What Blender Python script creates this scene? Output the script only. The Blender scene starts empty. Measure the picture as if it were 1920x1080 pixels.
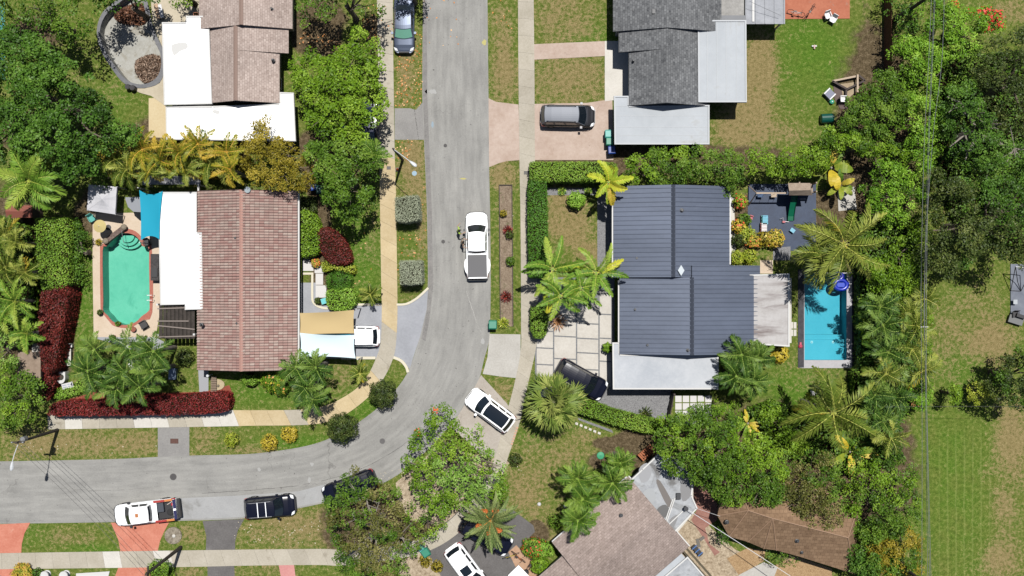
import bpy, math, random
import numpy as np
from mathutils import Vector, Matrix
from mathutils.geometry import tessellate_polygon
R = math.radians
# ------------------------------------------------------------------ camera, sky, sun, exposure
H = 88.0            # flying height of the camera, metres
S = 1 / 21.0        # metres per photo pixel on the ground
scn = bpy.context.scene
C = scn.collection
cd = bpy.data.cameras.new('camera'); cam = bpy.data.objects.new('camera', cd); C.objects.link(cam)
cam.location = (0, 0, H); cam.rotation_euler = (0, 0, 0)
cd.sensor_fit = 'HORIZONTAL'; cd.angle = 2 * math.atan(960 * S / H); cd.clip_end = 6000; cd.clip_start = 1
scn.camera = cam
SUN_ELEV, SUN_AZ = R(72), R(17)
W = bpy.data.worlds.new('World'); scn.world = W; W.use_nodes = True
nt = W.node_tree; sky = nt.nodes.new('ShaderNodeTexSky'); sky.sky_type = 'NISHITA'; sky.sun_disc = False
sky.sun_elevation = SUN_ELEV; sky.sun_rotation = SUN_AZ
nt.links.new(sky.outputs[0], nt.nodes['Background'].inputs[0]); nt.nodes['Background'].inputs[1].default_value = 0.05
ld = bpy.data.lights.new('sun', 'SUN'); ld.energy = 5.0; ld.angle = R(0.5); ld.color = (1, .965, .91)
sun = bpy.data.objects.new('sun', ld); C.objects.link(sun)
tosun = Vector((math.sin(SUN_AZ) * math.cos(SUN_ELEV), math.cos(SUN_AZ) * math.cos(SUN_ELEV), math.sin(SUN_ELEV)))
sun.rotation_euler = tosun.to_track_quat('Z', 'Y').to_euler(); sun.location = (0, 0, 60)
scn.view_settings.view_transform = 'Standard'; scn.view_settings.look = 'None'
scn.view_settings.exposure = 0.58; scn.view_settings.gamma = 1
scn.cycles.max_bounces = 6; scn.cycles.diffuse_bounces = 1; scn.cycles.transparent_max_bounces = 8
scn.cycles.use_denoising = True

# ------------------------------------------------------------------ helpers
def P(x, y, h=0.0):
    k = S * (H - h) / H
    return ((x - 960) * k, (540 - y) * k)
def PP(pts, h=0.0): return [P(x, y, h) for x, y in pts]
FX = 2.35
def L(r, g, b, k=1.0):
    "albedo of something that shows as this colour in the sun"
    o = []
    for c in (r, g, b):
        c /= 255; l = c / 12.92 if c < .04045 else ((c + .055) / 1.055) ** 2.4
        o.append(min(.85, max(.002, l / FX * k)))
    return (*o, 1)
MATS = {}
def node(nt, t, **kw):
    n = nt.nodes.new(t)
    for k, v in kw.items(): setattr(n, k, v)
    return n
def mat(name, col, rough=.7, metal=0, spec=.4, coat=0, emit=None):
    if name in MATS: return MATS[name]
    m = bpy.data.materials.new(name); m.use_nodes = True
    b = m.node_tree.nodes['Principled BSDF']
    b.inputs['Base Color'].default_value = col; b.inputs['Roughness'].default_value = rough
    b.inputs['Metallic'].default_value = metal; b.inputs['Specular IOR Level'].default_value = spec
    b.inputs['Coat Weight'].default_value = coat; b.inputs['Coat Roughness'].default_value = .05
    MATS[name] = m; return m
def ramp(nt, fac, stops):
    r = node(nt, 'ShaderNodeValToRGB'); cr = r.color_ramp
    while len(cr.elements) < len(stops): cr.elements.new(.5)
    for e, (p, c) in zip(cr.elements, stops): e.position = p; e.color = c
    nt.links.new(fac, r.inputs[0]); return r.outputs[0]
def mixc(nt, fac, a, b, mode='MIX'):
    m = node(nt, 'ShaderNodeMix', data_type='RGBA', blend_type=mode)
    for s, v in ((m.inputs[0], fac), (m.inputs[6], a), (m.inputs[7], b)):
        if hasattr(v, 'is_output') or isinstance(v, bpy.types.NodeSocket): nt.links.new(v, s)
        else: s.default_value = v
    return m.outputs[2]
def mth(nt, op, a, b=0.0, c=None):
    m = node(nt, 'ShaderNodeMath', operation=op)
    for i, v in enumerate((a, b) if c is None else (a, b, c)):
        if isinstance(v, bpy.types.NodeSocket): nt.links.new(v, m.inputs[i])
        else: m.inputs[i].default_value = v
    return m.outputs[0]
def noise(nt, vec, scale, detail=4, rough=.6, dist=0):
    n = node(nt, 'ShaderNodeTexNoise'); n.inputs['Scale'].default_value = scale; n.inputs['Detail'].default_value = detail
    n.inputs['Roughness'].default_value = rough; n.inputs['Distortion'].default_value = dist
    if vec is not None: nt.links.new(vec, n.inputs['Vector'])
    return n.outputs['Fac']
def mapped(nt, src, scale=(1, 1, 1), rot=(0, 0, 0)):
    m = node(nt, 'ShaderNodeMapping'); m.inputs['Scale'].default_value = scale; m.inputs['Rotation'].default_value = rot
    nt.links.new(src, m.inputs['Vector']); return m.outputs[0]
def pmat(name, c1, c2, big=.35, fine=6.0, fa=.5, c3=None, c3s=1.2, c3t=.6, rough=.85, bump=.3, bs=12, stretch=None, tint=False, metal=0, spec=.3, tk=.5):
    "weathered surface: broad blotches c1-c2, fine grain, stains c3, own relief"
    if name in MATS: return MATS[name]
    m = bpy.data.materials.new(name); m.use_nodes = True; nt = m.node_tree; b = nt.nodes['Principled BSDF']
    tc = node(nt, 'ShaderNodeTexCoord').outputs['Object']
    v = mapped(nt, tc, stretch) if stretch else tc
    f = noise(nt, v, big, 5, .62, .3); g = noise(nt, tc, fine, 3, .7)
    k = mth(nt, 'ADD', mth(nt, 'MULTIPLY', f, 1 - fa), mth(nt, 'MULTIPLY', g, fa))
    col = ramp(nt, k, [(.36, c1), (.64, c2)])
    if c3: col = mixc(nt, ramp(nt, noise(nt, v, c3s, 6, .65, .5), [(c3t, (0, 0, 0, 1)), (min(1, c3t + .14), (1, 1, 1, 1))]), col, c3)
    if tint:
        a = node(nt, 'ShaderNodeAttribute', attribute_name='tint')
        tt = mth(nt, 'MULTIPLY_ADD', a.outputs['Fac'], tk * 2, 1 - tk)
        cc = node(nt, 'ShaderNodeCombineColor'); [nt.links.new(tt, cc.inputs[i]) for i in range(3)]
        col = mixc(nt, 1.0, col, cc.outputs[0], 'MULTIPLY')
    nt.links.new(col, b.inputs['Base Color'])
    b.inputs['Roughness'].default_value = rough; b.inputs['Metallic'].default_value = metal; b.inputs['Specular IOR Level'].default_value = spec
    bp = node(nt, 'ShaderNodeBump'); bp.inputs['Strength'].default_value = bump; bp.inputs['Distance'].default_value = .03
    nt.links.new(noise(nt, tc, bs, 4, .7), bp.inputs['Height']); nt.links.new(bp.outputs[0], b.inputs['Normal'])
    MATS[name] = m; return m

class M:
    "collects faces; build() links them as one mesh object"
    def __init__(s): s.v = []; s.f = []; s.m = []; s.t = []
    def add(s, vs, fs, mi=0, t=.5):
        o = len(s.v); s.v += [tuple(v) for v in vs]
        for f in fs: s.f.append([o + i for i in f]); s.m.append(mi); s.t.append(t)
        return s
    def box(s, x0, y0, z0, x1, y1, z1, mi=0, t=.5):
        v = [(x, y, z) for z in (z0, z1) for x, y in ((x0, y0), (x1, y0), (x1, y1), (x0, y1))]
        return s.add(v, [(3, 2, 1, 0), (4, 5, 6, 7), (0, 1, 5, 4), (1, 2, 6, 5), (2, 3, 7, 6), (3, 0, 4, 7)], mi, t)
    def obox(s, c, d, l, w, h, mi=0, z=None, t=.5):
        "box centred at c=(x,y,zbottom), long axis along unit direction d (2d)"
        dx, dy = d; px, py = -dy, dx; vs = []
        for zz in (c[2], c[2] + h):
            for a, b in ((-1, -1), (1, -1), (1, 1), (-1, 1)):
                vs.append((c[0] + dx * a * l / 2 + px * b * w / 2, c[1] + dy * a * l / 2 + py * b * w / 2, zz))
        return s.add(vs, [(3, 2, 1, 0), (4, 5, 6, 7), (0, 1, 5, 4), (1, 2, 6, 5), (2, 3, 7, 6), (3, 0, 4, 7)], mi, t)
    def prism(s, poly, z0, z1, holes=(), mi=0, side=None, t=.5, bottom=False):
        loops = [list(poly)] + [list(h) for h in holes]; flat = [p for l in loops for p in l]
        tri = tessellate_polygon([[Vector((x, y, 0)) for x, y in l] for l in loops])
        fs = []
        for a, b, c in tri:
            A, B, D = flat[a], flat[b], flat[c]
            fs.append((a, b, c) if (B[0]-A[0])*(D[1]-A[1])-(B[1]-A[1])*(D[0]-A[0]) > 0 else (a, c, b))
        s.add([(x, y, z1) for x, y in flat], fs, mi, t)
        if bottom: s.add([(x, y, z0) for x, y in flat], [f[::-1] for f in fs], mi, t)
        for li, l in enumerate(loops):
            n = len(l); ar = sum(l[i][0]*l[(i+1)%n][1]-l[(i+1)%n][0]*l[i][1] for i in range(n))
            fw = (ar > 0) == (li == 0)
            vs = [(x, y, z0) for x, y in l] + [(x, y, z1) for x, y in l]
            q = [(i, (i+1) % n, n+(i+1) % n, n+i) for i in range(n)]
            s.add(vs, q if fw else [f[::-1] for f in q], mi if side is None else side, t)
        return s
    def tube(s, pts, r, n=6, mi=0, t=.5, cap=True):
        pts = [Vector(p) for p in pts]; rs = r if isinstance(r, (list, tuple)) else [r] * len(pts); vs = []; fs = []
        for i, p in enumerate(pts):
            d = (pts[min(i+1, len(pts)-1)] - pts[max(i-1, 0)]).normalized()
            a = d.cross(Vector((0, 0, 1))) if abs(d.z) < .9 else d.cross(Vector((1, 0, 0)))
            a.normalize(); b = d.cross(a)
            for k in range(n):
                an = 2*math.pi*k/n; vs.append(p + (a*math.cos(an) + b*math.sin(an)) * rs[i])
        for i in range(len(pts)-1):
            for k in range(n): fs.append((i*n+k, i*n+(k+1) % n, (i+1)*n+(k+1) % n, (i+1)*n+k))
        if cap: fs.append(tuple(range(n))[::-1]); fs.append(tuple((len(pts)-1)*n+k for k in range(n)))
        return s.add(vs, fs, mi, t)
    def lathe(s, c, prof, n=20, mi=0, t=.5, sx=1, sy=1):
        vs = []; fs = []
        for r, z in prof:
            for k in range(n): an = 2*math.pi*k/n; vs.append((c[0]+r*sx*math.cos(an), c[1]+r*sy*math.sin(an), c[2]+z))
        for i in range(len(prof)-1):
            for k in range(n): fs.append((i*n+k, i*n+(k+1) % n, (i+1)*n+(k+1) % n, (i+1)*n+k))
        fs.append(tuple(range(n))[::-1]); fs.append(tuple((len(prof)-1)*n+k for k in range(n)))
        return s.add(vs, fs, mi, t)
    def build(s, name, mats, parent=None, smooth=False, label=None, base=None):
        me = bpy.data.meshes.new(name)
        v = s.v
        if parent is not None and '_b' in parent: b = parent['_b']; v = [(x-b[0], y-b[1], z-b[2]) for x, y, z in v]
        elif base is not None: v = [(x-base[0], y-base[1], z-base[2]) for x, y, z in v]
        me.from_pydata(v, [], s.f)
        for m in (mats if isinstance(mats, (list, tuple)) else [mats]): me.materials.append(m)
        me.polygons.foreach_set('material_index', s.m)
        at = me.attributes.new('tint', 'FLOAT', 'FACE'); at.data.foreach_set('value', s.t)
        if smooth: me.polygons.foreach_set('use_smooth', [True] * len(s.f))
        me.update()
        o = bpy.data.objects.new(name, me); C.objects.link(o)
        if base is not None: o.location = base
        if parent is not None:
            o.parent = parent
            if '_b' in parent: o['_b'] = parent['_b']
        if label: o['label'] = label
        return o
def tag(o, label, cat, group=None):
    o['label'] = label; o['category'] = cat
    if group: o['group'] = group
    return o
def thing(name, label, cat, loc=(0, 0, 0), group=None, rz=0, world=True):
    "an Empty at the thing's base; with world=True its parts are given in world coordinates"
    o = bpy.data.objects.new(name, None); C.objects.link(o); o.location = loc; o.rotation_euler = (0, 0, rz)
    o.empty_display_size = .3
    if world: o['_b'] = tuple(float(a) for a in loc)
    return tag(o, label, cat, group)
def struct(name, m, mats, kind='structure', **k):
    o = m.build(name, mats, **k); o['kind'] = kind; return o
def copy_tree(o, parent=None):
    c = o.copy(); C.objects.link(c); c.parent = parent
    for ch in list(o.children): copy_tree(ch, c)
    return c
def smoothpts(pts, n=4, closed=False):
    "Catmull-Rom through the points"
    out = []; N = len(pts)
    for i in range(N if closed else N-1):
        if closed: p0, p1, p2, p3 = (pts[(i+j) % N] for j in (-1, 0, 1, 2))
        else: p0, p1, p2, p3 = pts[max(i-1, 0)], pts[i], pts[i+1], pts[min(i+2, N-1)]
        for k in range(n):
            t = k/n
            out.append(tuple(.5*((2*p1[j])+(-p0[j]+p2[j])*t+(2*p0[j]-5*p1[j]+4*p2[j]-p3[j])*t*t+(-p0[j]+3*p1[j]-3*p2[j]+p3[j])*t**3) for j in (0, 1)))
    if not closed: out.append(tuple(pts[-1]))
    return out
def resample(pts, n):
    p = np.array(pts, float); d = np.r_[0, np.cumsum(np.hypot(*np.diff(p, axis=0).T))]
    q = np.linspace(0, d[-1], n); return np.c_[np.interp(q, d, p[:, 0]), np.interp(q, d, p[:, 1])]
def inpoly(px, py, poly):
    r = np.zeros(px.shape, bool); n = len(poly)
    for i in range(n):
        x0, y0 = poly[i]; x1, y1 = poly[(i+1) % n]
        if y0 == y1: continue
        c = ((y0 > py) != (y1 > py)) & (px < (x1-x0)*(py-y0)/(y1-y0)+x0); r ^= c
    return r
def edgedist(px, py, poly):
    d = np.full(px.shape, 1e9); n = len(poly)
    for i in range(n):
        a = np.array(poly[i]); b = np.array(poly[(i+1) % n]); ab = b-a; l = ab@ab
        if l < 1e-9: continue
        t = np.clip(((px-a[0])*ab[0]+(py-a[1])*ab[1])/l, 0, 1)
        d = np.minimum(d, np.hypot(px-a[0]-t*ab[0], py-a[1]-t*ab[1]))
    return d
# ------------------------------------------------------------------ ground
POOL1 = smoothpts([(193,470),(194,560),(194,582),(203,592),(211,602),(224,608),(240,609),(256,603),(266,593),(279,583),(281,570),(280,500),(279,465),(268,462),(262,450),(252,441),(238,437),(222,440),(210,452),(200,462)], 3, True)
POOL2 = [(1508,513),(1587,513),(1587,675),(1508,675)]
POND = smoothpts([(262,-20),(225,5),(198,30),(188,60),(196,90),(212,118),(232,145),(250,156),(272,158),(292,148),(302,128),(301,100),(288,72),(278,40),(270,10)], 3, True)
def gblobs(a, X, Y, lst):
    for x, y, rx, ry, v in lst:
        cx, cy = P(x, y); d = np.hypot((X-cx)/(rx*S), (Y-cy)/(ry*S)); a[:] = a + v*np.clip(1.25-d, 0, 1)
gx = np.arange(-52, 52.01, .26); gy = np.arange(-32, 32.01, .26)
GX, GY = np.meshgrid(gx, gy)
dry = np.full(GX.shape, .27); soil = np.zeros(GX.shape); lush = np.full(GX.shape, .35)
# dry straw-coloured turf
gblobs(dry, GX, GY, [(1425,120,36,74,1.1),(1400,215,60,50,.9),(1380,255,56,30,.6),(1790,620,60,60,.2),(1850,640,60,50,.3),(1060,400,35,50,.4),(1060,10,90,50,.42),(1040,60,60,40,.3),(1065,150,90,60,.62),(1110,60,40,20,.2),
 (945,140,26,60,.75),(942,60,24,70,.42),(765,130,30,90,.5),(775,290,26,50,.75),(770,350,34,44,.5),(790,420,12,80,.5),(945,330,28,28,1.1),
 (1060,400,35,70,.8),(1100,440,40,60,.4),(1105,480,30,25,.7),(50,835,70,36,.45),(160,830,110,34,.5),(270,830,50,34,.4),(380,825,34,36,.4),(470,845,60,14,.4),
 (130,1005,60,20,.35),(360,1000,30,25,.5),(520,990,110,50,.42),(560,975,60,25,.25),(640,1000,60,60,.5),(500,1070,80,14,.3),(360,1072,30,12,.5),
 (1010,870,90,90,.3),(1090,830,60,40,.3),(985,930,40,50,.4),(1030,990,40,40,.4),(700,430,15,70,.25),(650,470,40,70,.15),
 (1895,830,36,70,.75),(1876,950,24,50,.6),(1880,1050,40,50,.7),(1850,890,20,30,.3),(1905,900,20,120,.2),(1790,620,60,80,.3),(1870,640,45,60,.45),(1840,560,40,40,.3),(1900,20,60,30,.5),(1900,760,40,40,.3),
 (940,730,30,25,.4),(945,420,12,160,.3),(770,520,28,60,.3),(640,705,40,40,.25),(1520,690,60,40,.15),(1470,250,50,30,.35),(1545,110,80,110,-.2),(1780,920,80,170,-.35),(1800,600,60,80,-.2)])
gblobs(lush, GX, GY, [(1530,110,90,110,.3),(1500,60,60,60,.15),(670,500,60,130,.5),(500,730,90,40,.45),(60,1000,50,30,.2),(175,1030,60,15,.4),(780,770,40,40,.55),(560,830,90,20,.5),
 (160,560,20,140,.45),(1500,740,80,60,.55),(1080,790,60,30,.25),(1000,820,40,30,.35),(700,770,80,50,.5),(775,500,22,50,.35),(1790,880,90,200,.15),(1810,680,50,60,.25),(220,190,50,60,.2),(1120,70,60,30,.3)])
# bare earth, mulch and leaf litter
gblobs(soil, GX, GY, [(1190,830,40,30,1.1),(1150,865,60,22,1.0),(1130,830,30,14,.8),(1010,1000,30,25,.9),(1000,985,20,16,.5),(600,40,60,60,1.2),(590,80,50,30,1.0),(700,60,30,60,.9),(60,640,70,110,1.1),
 (20,400,60,80,1.1),(360,255,200,50,1.0),(170,400,50,60,.9),(620,300,80,70,1.1),(600,400,30,90,1.0),(600,540,30,80,1.0),(1250,300,330,34,1.2),(1640,300,100,330,1.1),
 (1650,700,80,160,1.0),(1560,900,200,120,1.2),(1350,850,200,80,1.2),(700,980,110,100,.7),(830,1040,60,60,.9),(1400,420,44,70,1.0),(110,620,36,150,.9),(1440,760,80,60,.5),
 (700,1000,120,80,.7),(1530,400,70,40,1.2),(60,60,110,60,.7),(60,250,100,60,.9),(1840,330,100,160,.5),(250,690,70,26,.7),(1070,340,70,12,.7),(196,120,8,50,.0)])
for a in (dry, soil, lush): np.clip(a, 0, 1, out=a)
ring1 = [(x*1.0, y*1.0) for x, y in PP(POOL1)]
cxg = (GX[:-1, :-1]+GX[1:, 1:])/2; cyg = (GY[:-1, :-1]+GY[1:, 1:])/2
keep = np.ones(cxg.shape, bool)
for pl in (PP(POOL1), PP(POOL2), PP(POND)): keep &= ~(inpoly(cxg, cyg, pl) | (edgedist(cxg, cyg, pl) < .2))
ny, nx = GX.shape; idx = np.arange(nx*ny).reshape(ny, nx)
q = np.stack([idx[:-1, :-1], idx[:-1, 1:], idx[1:, 1:], idx[1:, :-1]], -1)[keep]
me = bpy.data.meshes.new('ground'); V = np.c_[GX.ravel(), GY.ravel(), np.zeros(nx*ny)]
B = 1500; o0 = len(V); ex, ey = gx[-1], gy[-1]; e0, f0 = gx[0], gy[0]
V = np.r_[V, [(-B,-B,0),(B,-B,0),(B,B,0),(-B,B,0),(e0,f0,0),(ex,f0,0),(ex,ey,0),(e0,ey,0)]]
q = np.r_[q, [(o0, o0+1, o0+5, o0+4), (o0+1, o0+2, o0+6, o0+5), (o0+2, o0+3, o0+7, o0+6), (o0+3, o0, o0+4, o0+7)]]
me.vertices.add(len(V)); me.vertices.foreach_set('co', V.ravel()); me.loops.add(q.size); me.loops.foreach_set('vertex_index', q.ravel())
me.polygons.add(len(q)); me.polygons.foreach_set('loop_start', np.arange(len(q))*4); me.polygons.foreach_set('loop_total', np.full(len(q), 4))
me.update()
ca = me.color_attributes.new('cover', 'FLOAT_COLOR', 'POINT')
col = np.ones((len(V), 4)); n0 = nx*ny; col[:n0, 0] = dry.ravel(); col[:n0, 1] = soil.ravel(); col[:n0, 2] = lush.ravel(); col[n0:, :3] = (.3, 0, .4); mow = np.clip((GX-P(1745,0)[0])/1.5, 0, 1)*np.clip((P(0,790)[1]-GY)/2.5, 0, 1)*np.clip((P(1900,0)[0]-GX)/3, 0, 1); col[:, 3] = 0; col[:n0, 3] = mow.ravel()
ca.data.foreach_set('color', col.ravel())
gm = bpy.data.materials.new('turf'); gm.use_nodes = True; nt = gm.node_tree; b = nt.nodes['Principled BSDF']
tc = node(nt, 'ShaderNodeTexCoord').outputs['Object']; at = node(nt, 'ShaderNodeAttribute', attribute_name='cover')
sep = node(nt, 'ShaderNodeSeparateColor'); nt.links.new(at.outputs['Color'], sep.inputs[0])
nA = noise(nt, tc, .55, 6, .68, .4); nB = noise(nt, tc, 3.2, 5, .75, .3); nC = noise(nt, tc, 14, 3, .8)
g1 = ramp(nt, mth(nt, 'ADD', mth(nt, 'MULTIPLY', nB, .6), mth(nt, 'MULTIPLY', nC, .4)), [(.36, L(74,94,32)), (.5, L(118,132,58)), (.64, L(164,164,96))])
g2 = ramp(nt, mth(nt, 'ADD', mth(nt, 'MULTIPLY', nB, .5), mth(nt, 'MULTIPLY', nC, .5)), [(.34, L(58,90,24)), (.5, L(96,134,42)), (.64, L(136,170,66))])
g = mixc(nt, ramp(nt, mth(nt, 'ADD', sep.outputs[2], mth(nt, 'MULTIPLY', mth(nt, 'SUBTRACT', nA, .5), 1.2)), [(.2, (0,0,0,1)), (.75, (1,1,1,1))]), g1, g2)
dc = ramp(nt, mth(nt, 'ADD', mth(nt, 'MULTIPLY', nB, .4), mth(nt, 'MULTIPLY', nC, .6)), [(.34, L(112,100,60)), (.5, L(164,144,100)), (.64, L(206,184,140))])
df = mth(nt, 'ADD', mth(nt, 'ADD', sep.outputs[0], mth(nt, 'MULTIPLY', mth(nt, 'SUBTRACT', nA, .5), 1.5)), mth(nt, 'MULTIPLY', mth(nt, 'SUBTRACT', mth(nt, 'ADD', mth(nt, 'MULTIPLY', nB, .65), mth(nt, 'MULTIPLY', nC, .35)), .5), 4.2))
g = mixc(nt, ramp(nt, df, [(.35, (0,0,0,1)), (.85, (.88,.88,.88,1))]), g, dc)
xs_ = node(nt, 'ShaderNodeSeparateXYZ'); nt.links.new(tc, xs_.inputs[0])
sx_ = mth(nt, 'ADD', mth(nt, 'MULTIPLY', xs_.outputs[0], 8.4), mth(nt, 'MULTIPLY', nA, 3.2))
str_ = mth(nt, 'MULTIPLY', mth(nt, 'MULTIPLY', ramp(nt, mth(nt, 'SINE', sx_), [(.72, (0,0,0,1)), (1, (.32,.32,.32,1))]), at.outputs['Alpha']), mth(nt, 'MULTIPLY', nC, 1.4))
g = mixc(nt, str_, g, L(186,192,118))
sc = ramp(nt, mth(nt, 'ADD', mth(nt, 'MULTIPLY', nB, .5), mth(nt, 'MULTIPLY', nC, .5)), [(.34, L(52,44,30)), (.5, L(106,92,68)), (.66, L(172,154,126))])
sf = mth(nt, 'ADD', sep.outputs[1], mth(nt, 'MULTIPLY', mth(nt, 'SUBTRACT', nA, .5), .9))
g = mixc(nt, ramp(nt, sf, [(.4, (0,0,0,1)), (.6, (1,1,1,1))]), g, sc)
nt.links.new(g, b.inputs['Base Color']); b.inputs['Roughness'].default_value = .95; b.inputs['Specular IOR Level'].default_value = .1
bp = node(nt, 'ShaderNodeBump'); bp.inputs['Strength'].default_value = .8; bp.inputs['Distance'].default_value = .08
nt.links.new(noise(nt, tc, 9, 4, .8), bp.inputs['Height']); nt.links.new(bp.outputs[0], b.inputs['Normal'])
me.materials.append(gm); go = bpy.data.objects.new('ground', me); C.objects.link(go); go['kind'] = 'structure'

# ------------------------------------------------------------------ road
RL = [(793,-60),(793,0),(792,180),(795,262),(800,380),(802,480),(802,541),(797,585),(786,635),(766,695),(740,733),(708,765),(672,792),(635,814),(600,829),(560,839),(500,848),(450,852),(360,854),(290,857),(200,861),(0,865),(-80,866)]
RR = [(914,-60),(914,0),(916,183),(917,305),(919,400),(920,540),(919,600),(917,640),(908,672),(898,712),(878,750),(850,790),(815,830),(770,872),(730,900),(680,922),(620,940),(560,953),(500,965),(455,972),(400,975),(210,979),(0,982),(-80,983)]
n = 120; a = resample(smoothpts(RL, 4), n); bb = resample(smoothpts(RR, 4), n)
m = M(); nl = 10; vs = []; uv = []; acc = 0
for i in range(n):
    if i: acc += np.hypot(*(((a[i]+bb[i])-(a[i-1]+bb[i-1]))/2))*S
    for k in range(nl+1):
        p = a[i]*(1-k/nl)+bb[i]*k/nl; wx, wy = P(*p); vs.append((wx, wy, .02)); uv.append((k/nl, acc))
fs = [(i*(nl+1)+k, i*(nl+1)+k+1, (i+1)*(nl+1)+k+1, (i+1)*(nl+1)+k) for i in range(n-1) for k in range(nl)]
m.add(vs, [f[::-1] for f in fs])
rm = bpy.data.materials.new('asphalt'); rm.use_nodes = True; nt = rm.node_tree; b = nt.nodes['Principled BSDF']
tc = node(nt, 'ShaderNodeTexCoord'); uvm = mapped(nt, tc.outputs['UV'], (5.5, .12, 1)); ob = tc.outputs['Object']
st = noise(nt, uvm, 2.2, 5, .6); bl = noise(nt, ob, .35, 6, .65, .4); fi = noise(nt, ob, 9, 3, .75)
k = mth(nt, 'ADD', mth(nt, 'ADD', mth(nt, 'MULTIPLY', st, .42), mth(nt, 'MULTIPLY', bl, .33)), mth(nt, 'MULTIPLY', fi, .25))
c = ramp(nt, k, [(.36, L(148,147,144)), (.5, L(171,170,166)), (.64, L(190,189,184))])
sp = ramp(nt, noise(nt, ob, 1.6, 3, .9, .6), [(.69, (0,0,0,1)), (.76, (.8,.8,.8,1))]); c = mixc(nt, sp, c, L(212,210,206))
sp2 = ramp(nt, noise(nt, ob, 4.5, 2, .5), [(.24, (1,1,1,1)), (.29, (0,0,0,1))]); c = mixc(nt, sp2, c, L(105,102,100))
vo = node(nt, 'ShaderNodeTexVoronoi', feature='DISTANCE_TO_EDGE'); vo.inputs['Scale'].default_value = .22
dn = node(nt, 'ShaderNodeTexNoise'); dn.inputs['Scale'].default_value = .9; nt.links.new(ob, dn.inputs['Vector'])
va = node(nt, 'ShaderNodeVectorMath', operation='MULTIPLY_ADD'); nt.links.new(dn.outputs['Color'], va.inputs[0]); va.inputs[1].default_value = (2.2,2.2,0); nt.links.new(ob, va.inputs[2])
nt.links.new(va.outputs[0], vo.inputs['Vector'])
ck = mth(nt, 'MULTIPLY', ramp(nt, vo.outputs['Distance'], [(.0, (1,1,1,1)), (.006, (0,0,0,1))]), ramp(nt, noise(nt, ob, .16, 2), [(.5, (0,0,0,1)), (.62, (.45,.45,.45,1))]))
c = mixc(nt, ck, c, L(95,92,90))
nt.links.new(c, b.inputs['Base Color']); b.inputs['Roughness'].default_value = .9; b.inputs['Specular IOR Level'].default_value = .25
bp = node(nt, 'ShaderNodeBump'); bp.inputs['Strength'].default_value = .35; bp.inputs['Distance'].default_value = .01
nt.links.new(noise(nt, ob, 30, 3, .8), bp.inputs['Height']); nt.links.new(bp.outputs[0], b.inputs['Normal'])
ro = struct('road', m, rm); u = ro.data.uv_layers.new(name='UVMap')
for lp in ro.data.loops: u.data[lp.index].uv = uv[lp.vertex_index]

conc = lambda n, c1, c2, **k: pmat(n, c1, c2, .5, 7, .45, **k)
m_apron = conc('concrete_apron', L(196,192,184), L(220,217,210), c3=L(170,165,155), c3t=.66)
m_walk = conc('sidewalk_concrete', L(190,182,164), L(214,206,190), c3=L(160,150,132), c3s=.8, c3t=.62, tint=True, tk=.28)
m_walk2 = conc('sidewalk_concrete_warm', L(214,192,148), L(236,216,176), c3=L(180,162,126), c3s=.8, c3t=.64, tint=True, tk=.22)
m_pinkpave = pmat('pink_pavers', L(200,176,160), L(224,204,190), .5, 3, .4, c3=L(170,146,130), c3s=1.5, c3t=.62)
m_blue = pmat('grey_blue_pavers', L(170,173,180), L(190,193,200), .5, 5, .35, c3=L(150,150,155), c3t=.7)
m_salmon = pmat('salmon_concrete', L(214,128,104), L(236,158,134), .8, 6, .4, c3=L(240,182,160), c3s=.9, c3t=.62)
m_dark = pmat('dark_asphalt', L(104,101,100), L(130,127,126), .7, 8, .5, c3=L(148,144,140), c3s=.7, c3t=.62)
m_patch = pmat('grey_asphalt_patch', L(152,150,148), L(176,174,171), .6, 7, .5, c3=L(120,118,116), c3t=.68)
m_deck = pmat('beige_deck', L(226,204,178), L(242,224,202), .7, 7, .4, c3=L(205,180,150), c3t=.68)
m_white = pmat('white_slab', L(226,222,212), L(246,242,234), .6, 6, .4, c3=L(208,200,186), c3t=.64)
m_gravel = pmat('grey_gravel', L(108,108,110), L(178,178,180), 3, 16, .85, c3=L(210,210,210), c3s=9, c3t=.62, bump=.8, bs=20)
m_tan = pmat('tan_pavers', L(190,150,120), L(214,176,146), .8, 8, .5)
m_rubble = pmat('pale_rubble', L(150,130,104), L(226,208,180), 1.6, 5, .6, c3=L(110,96,76), c3s=2.4, c3t=.6, bump=.9, bs=8)
m_straw = pmat('orange_mulch', L(160,126,88), L(212,180,136), 3, 12, .7, c3=L(150,120,80), c3s=1.2, c3t=.6, bump=.8)
m_red = pmat('red_mulch', L(140,70,52), L(180,98,76), 2, 10, .6, bump=.8)
m_redwalk = pmat('dusty_red_path', L(160,112,100), L(186,140,126), 1, 6, .5)
m_curb = mat('cream_kerb_paint', L(246,238,214), .8)
def flat(name, px, z, mt, holes=(), sm=0, kind='structure', z0=-.01):
    if sm: px = smoothpts(px, sm, True)
    return struct(name, M().prism(PP(px), z0, z, holes=[PP(h) for h in holes]), mt, kind)
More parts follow.
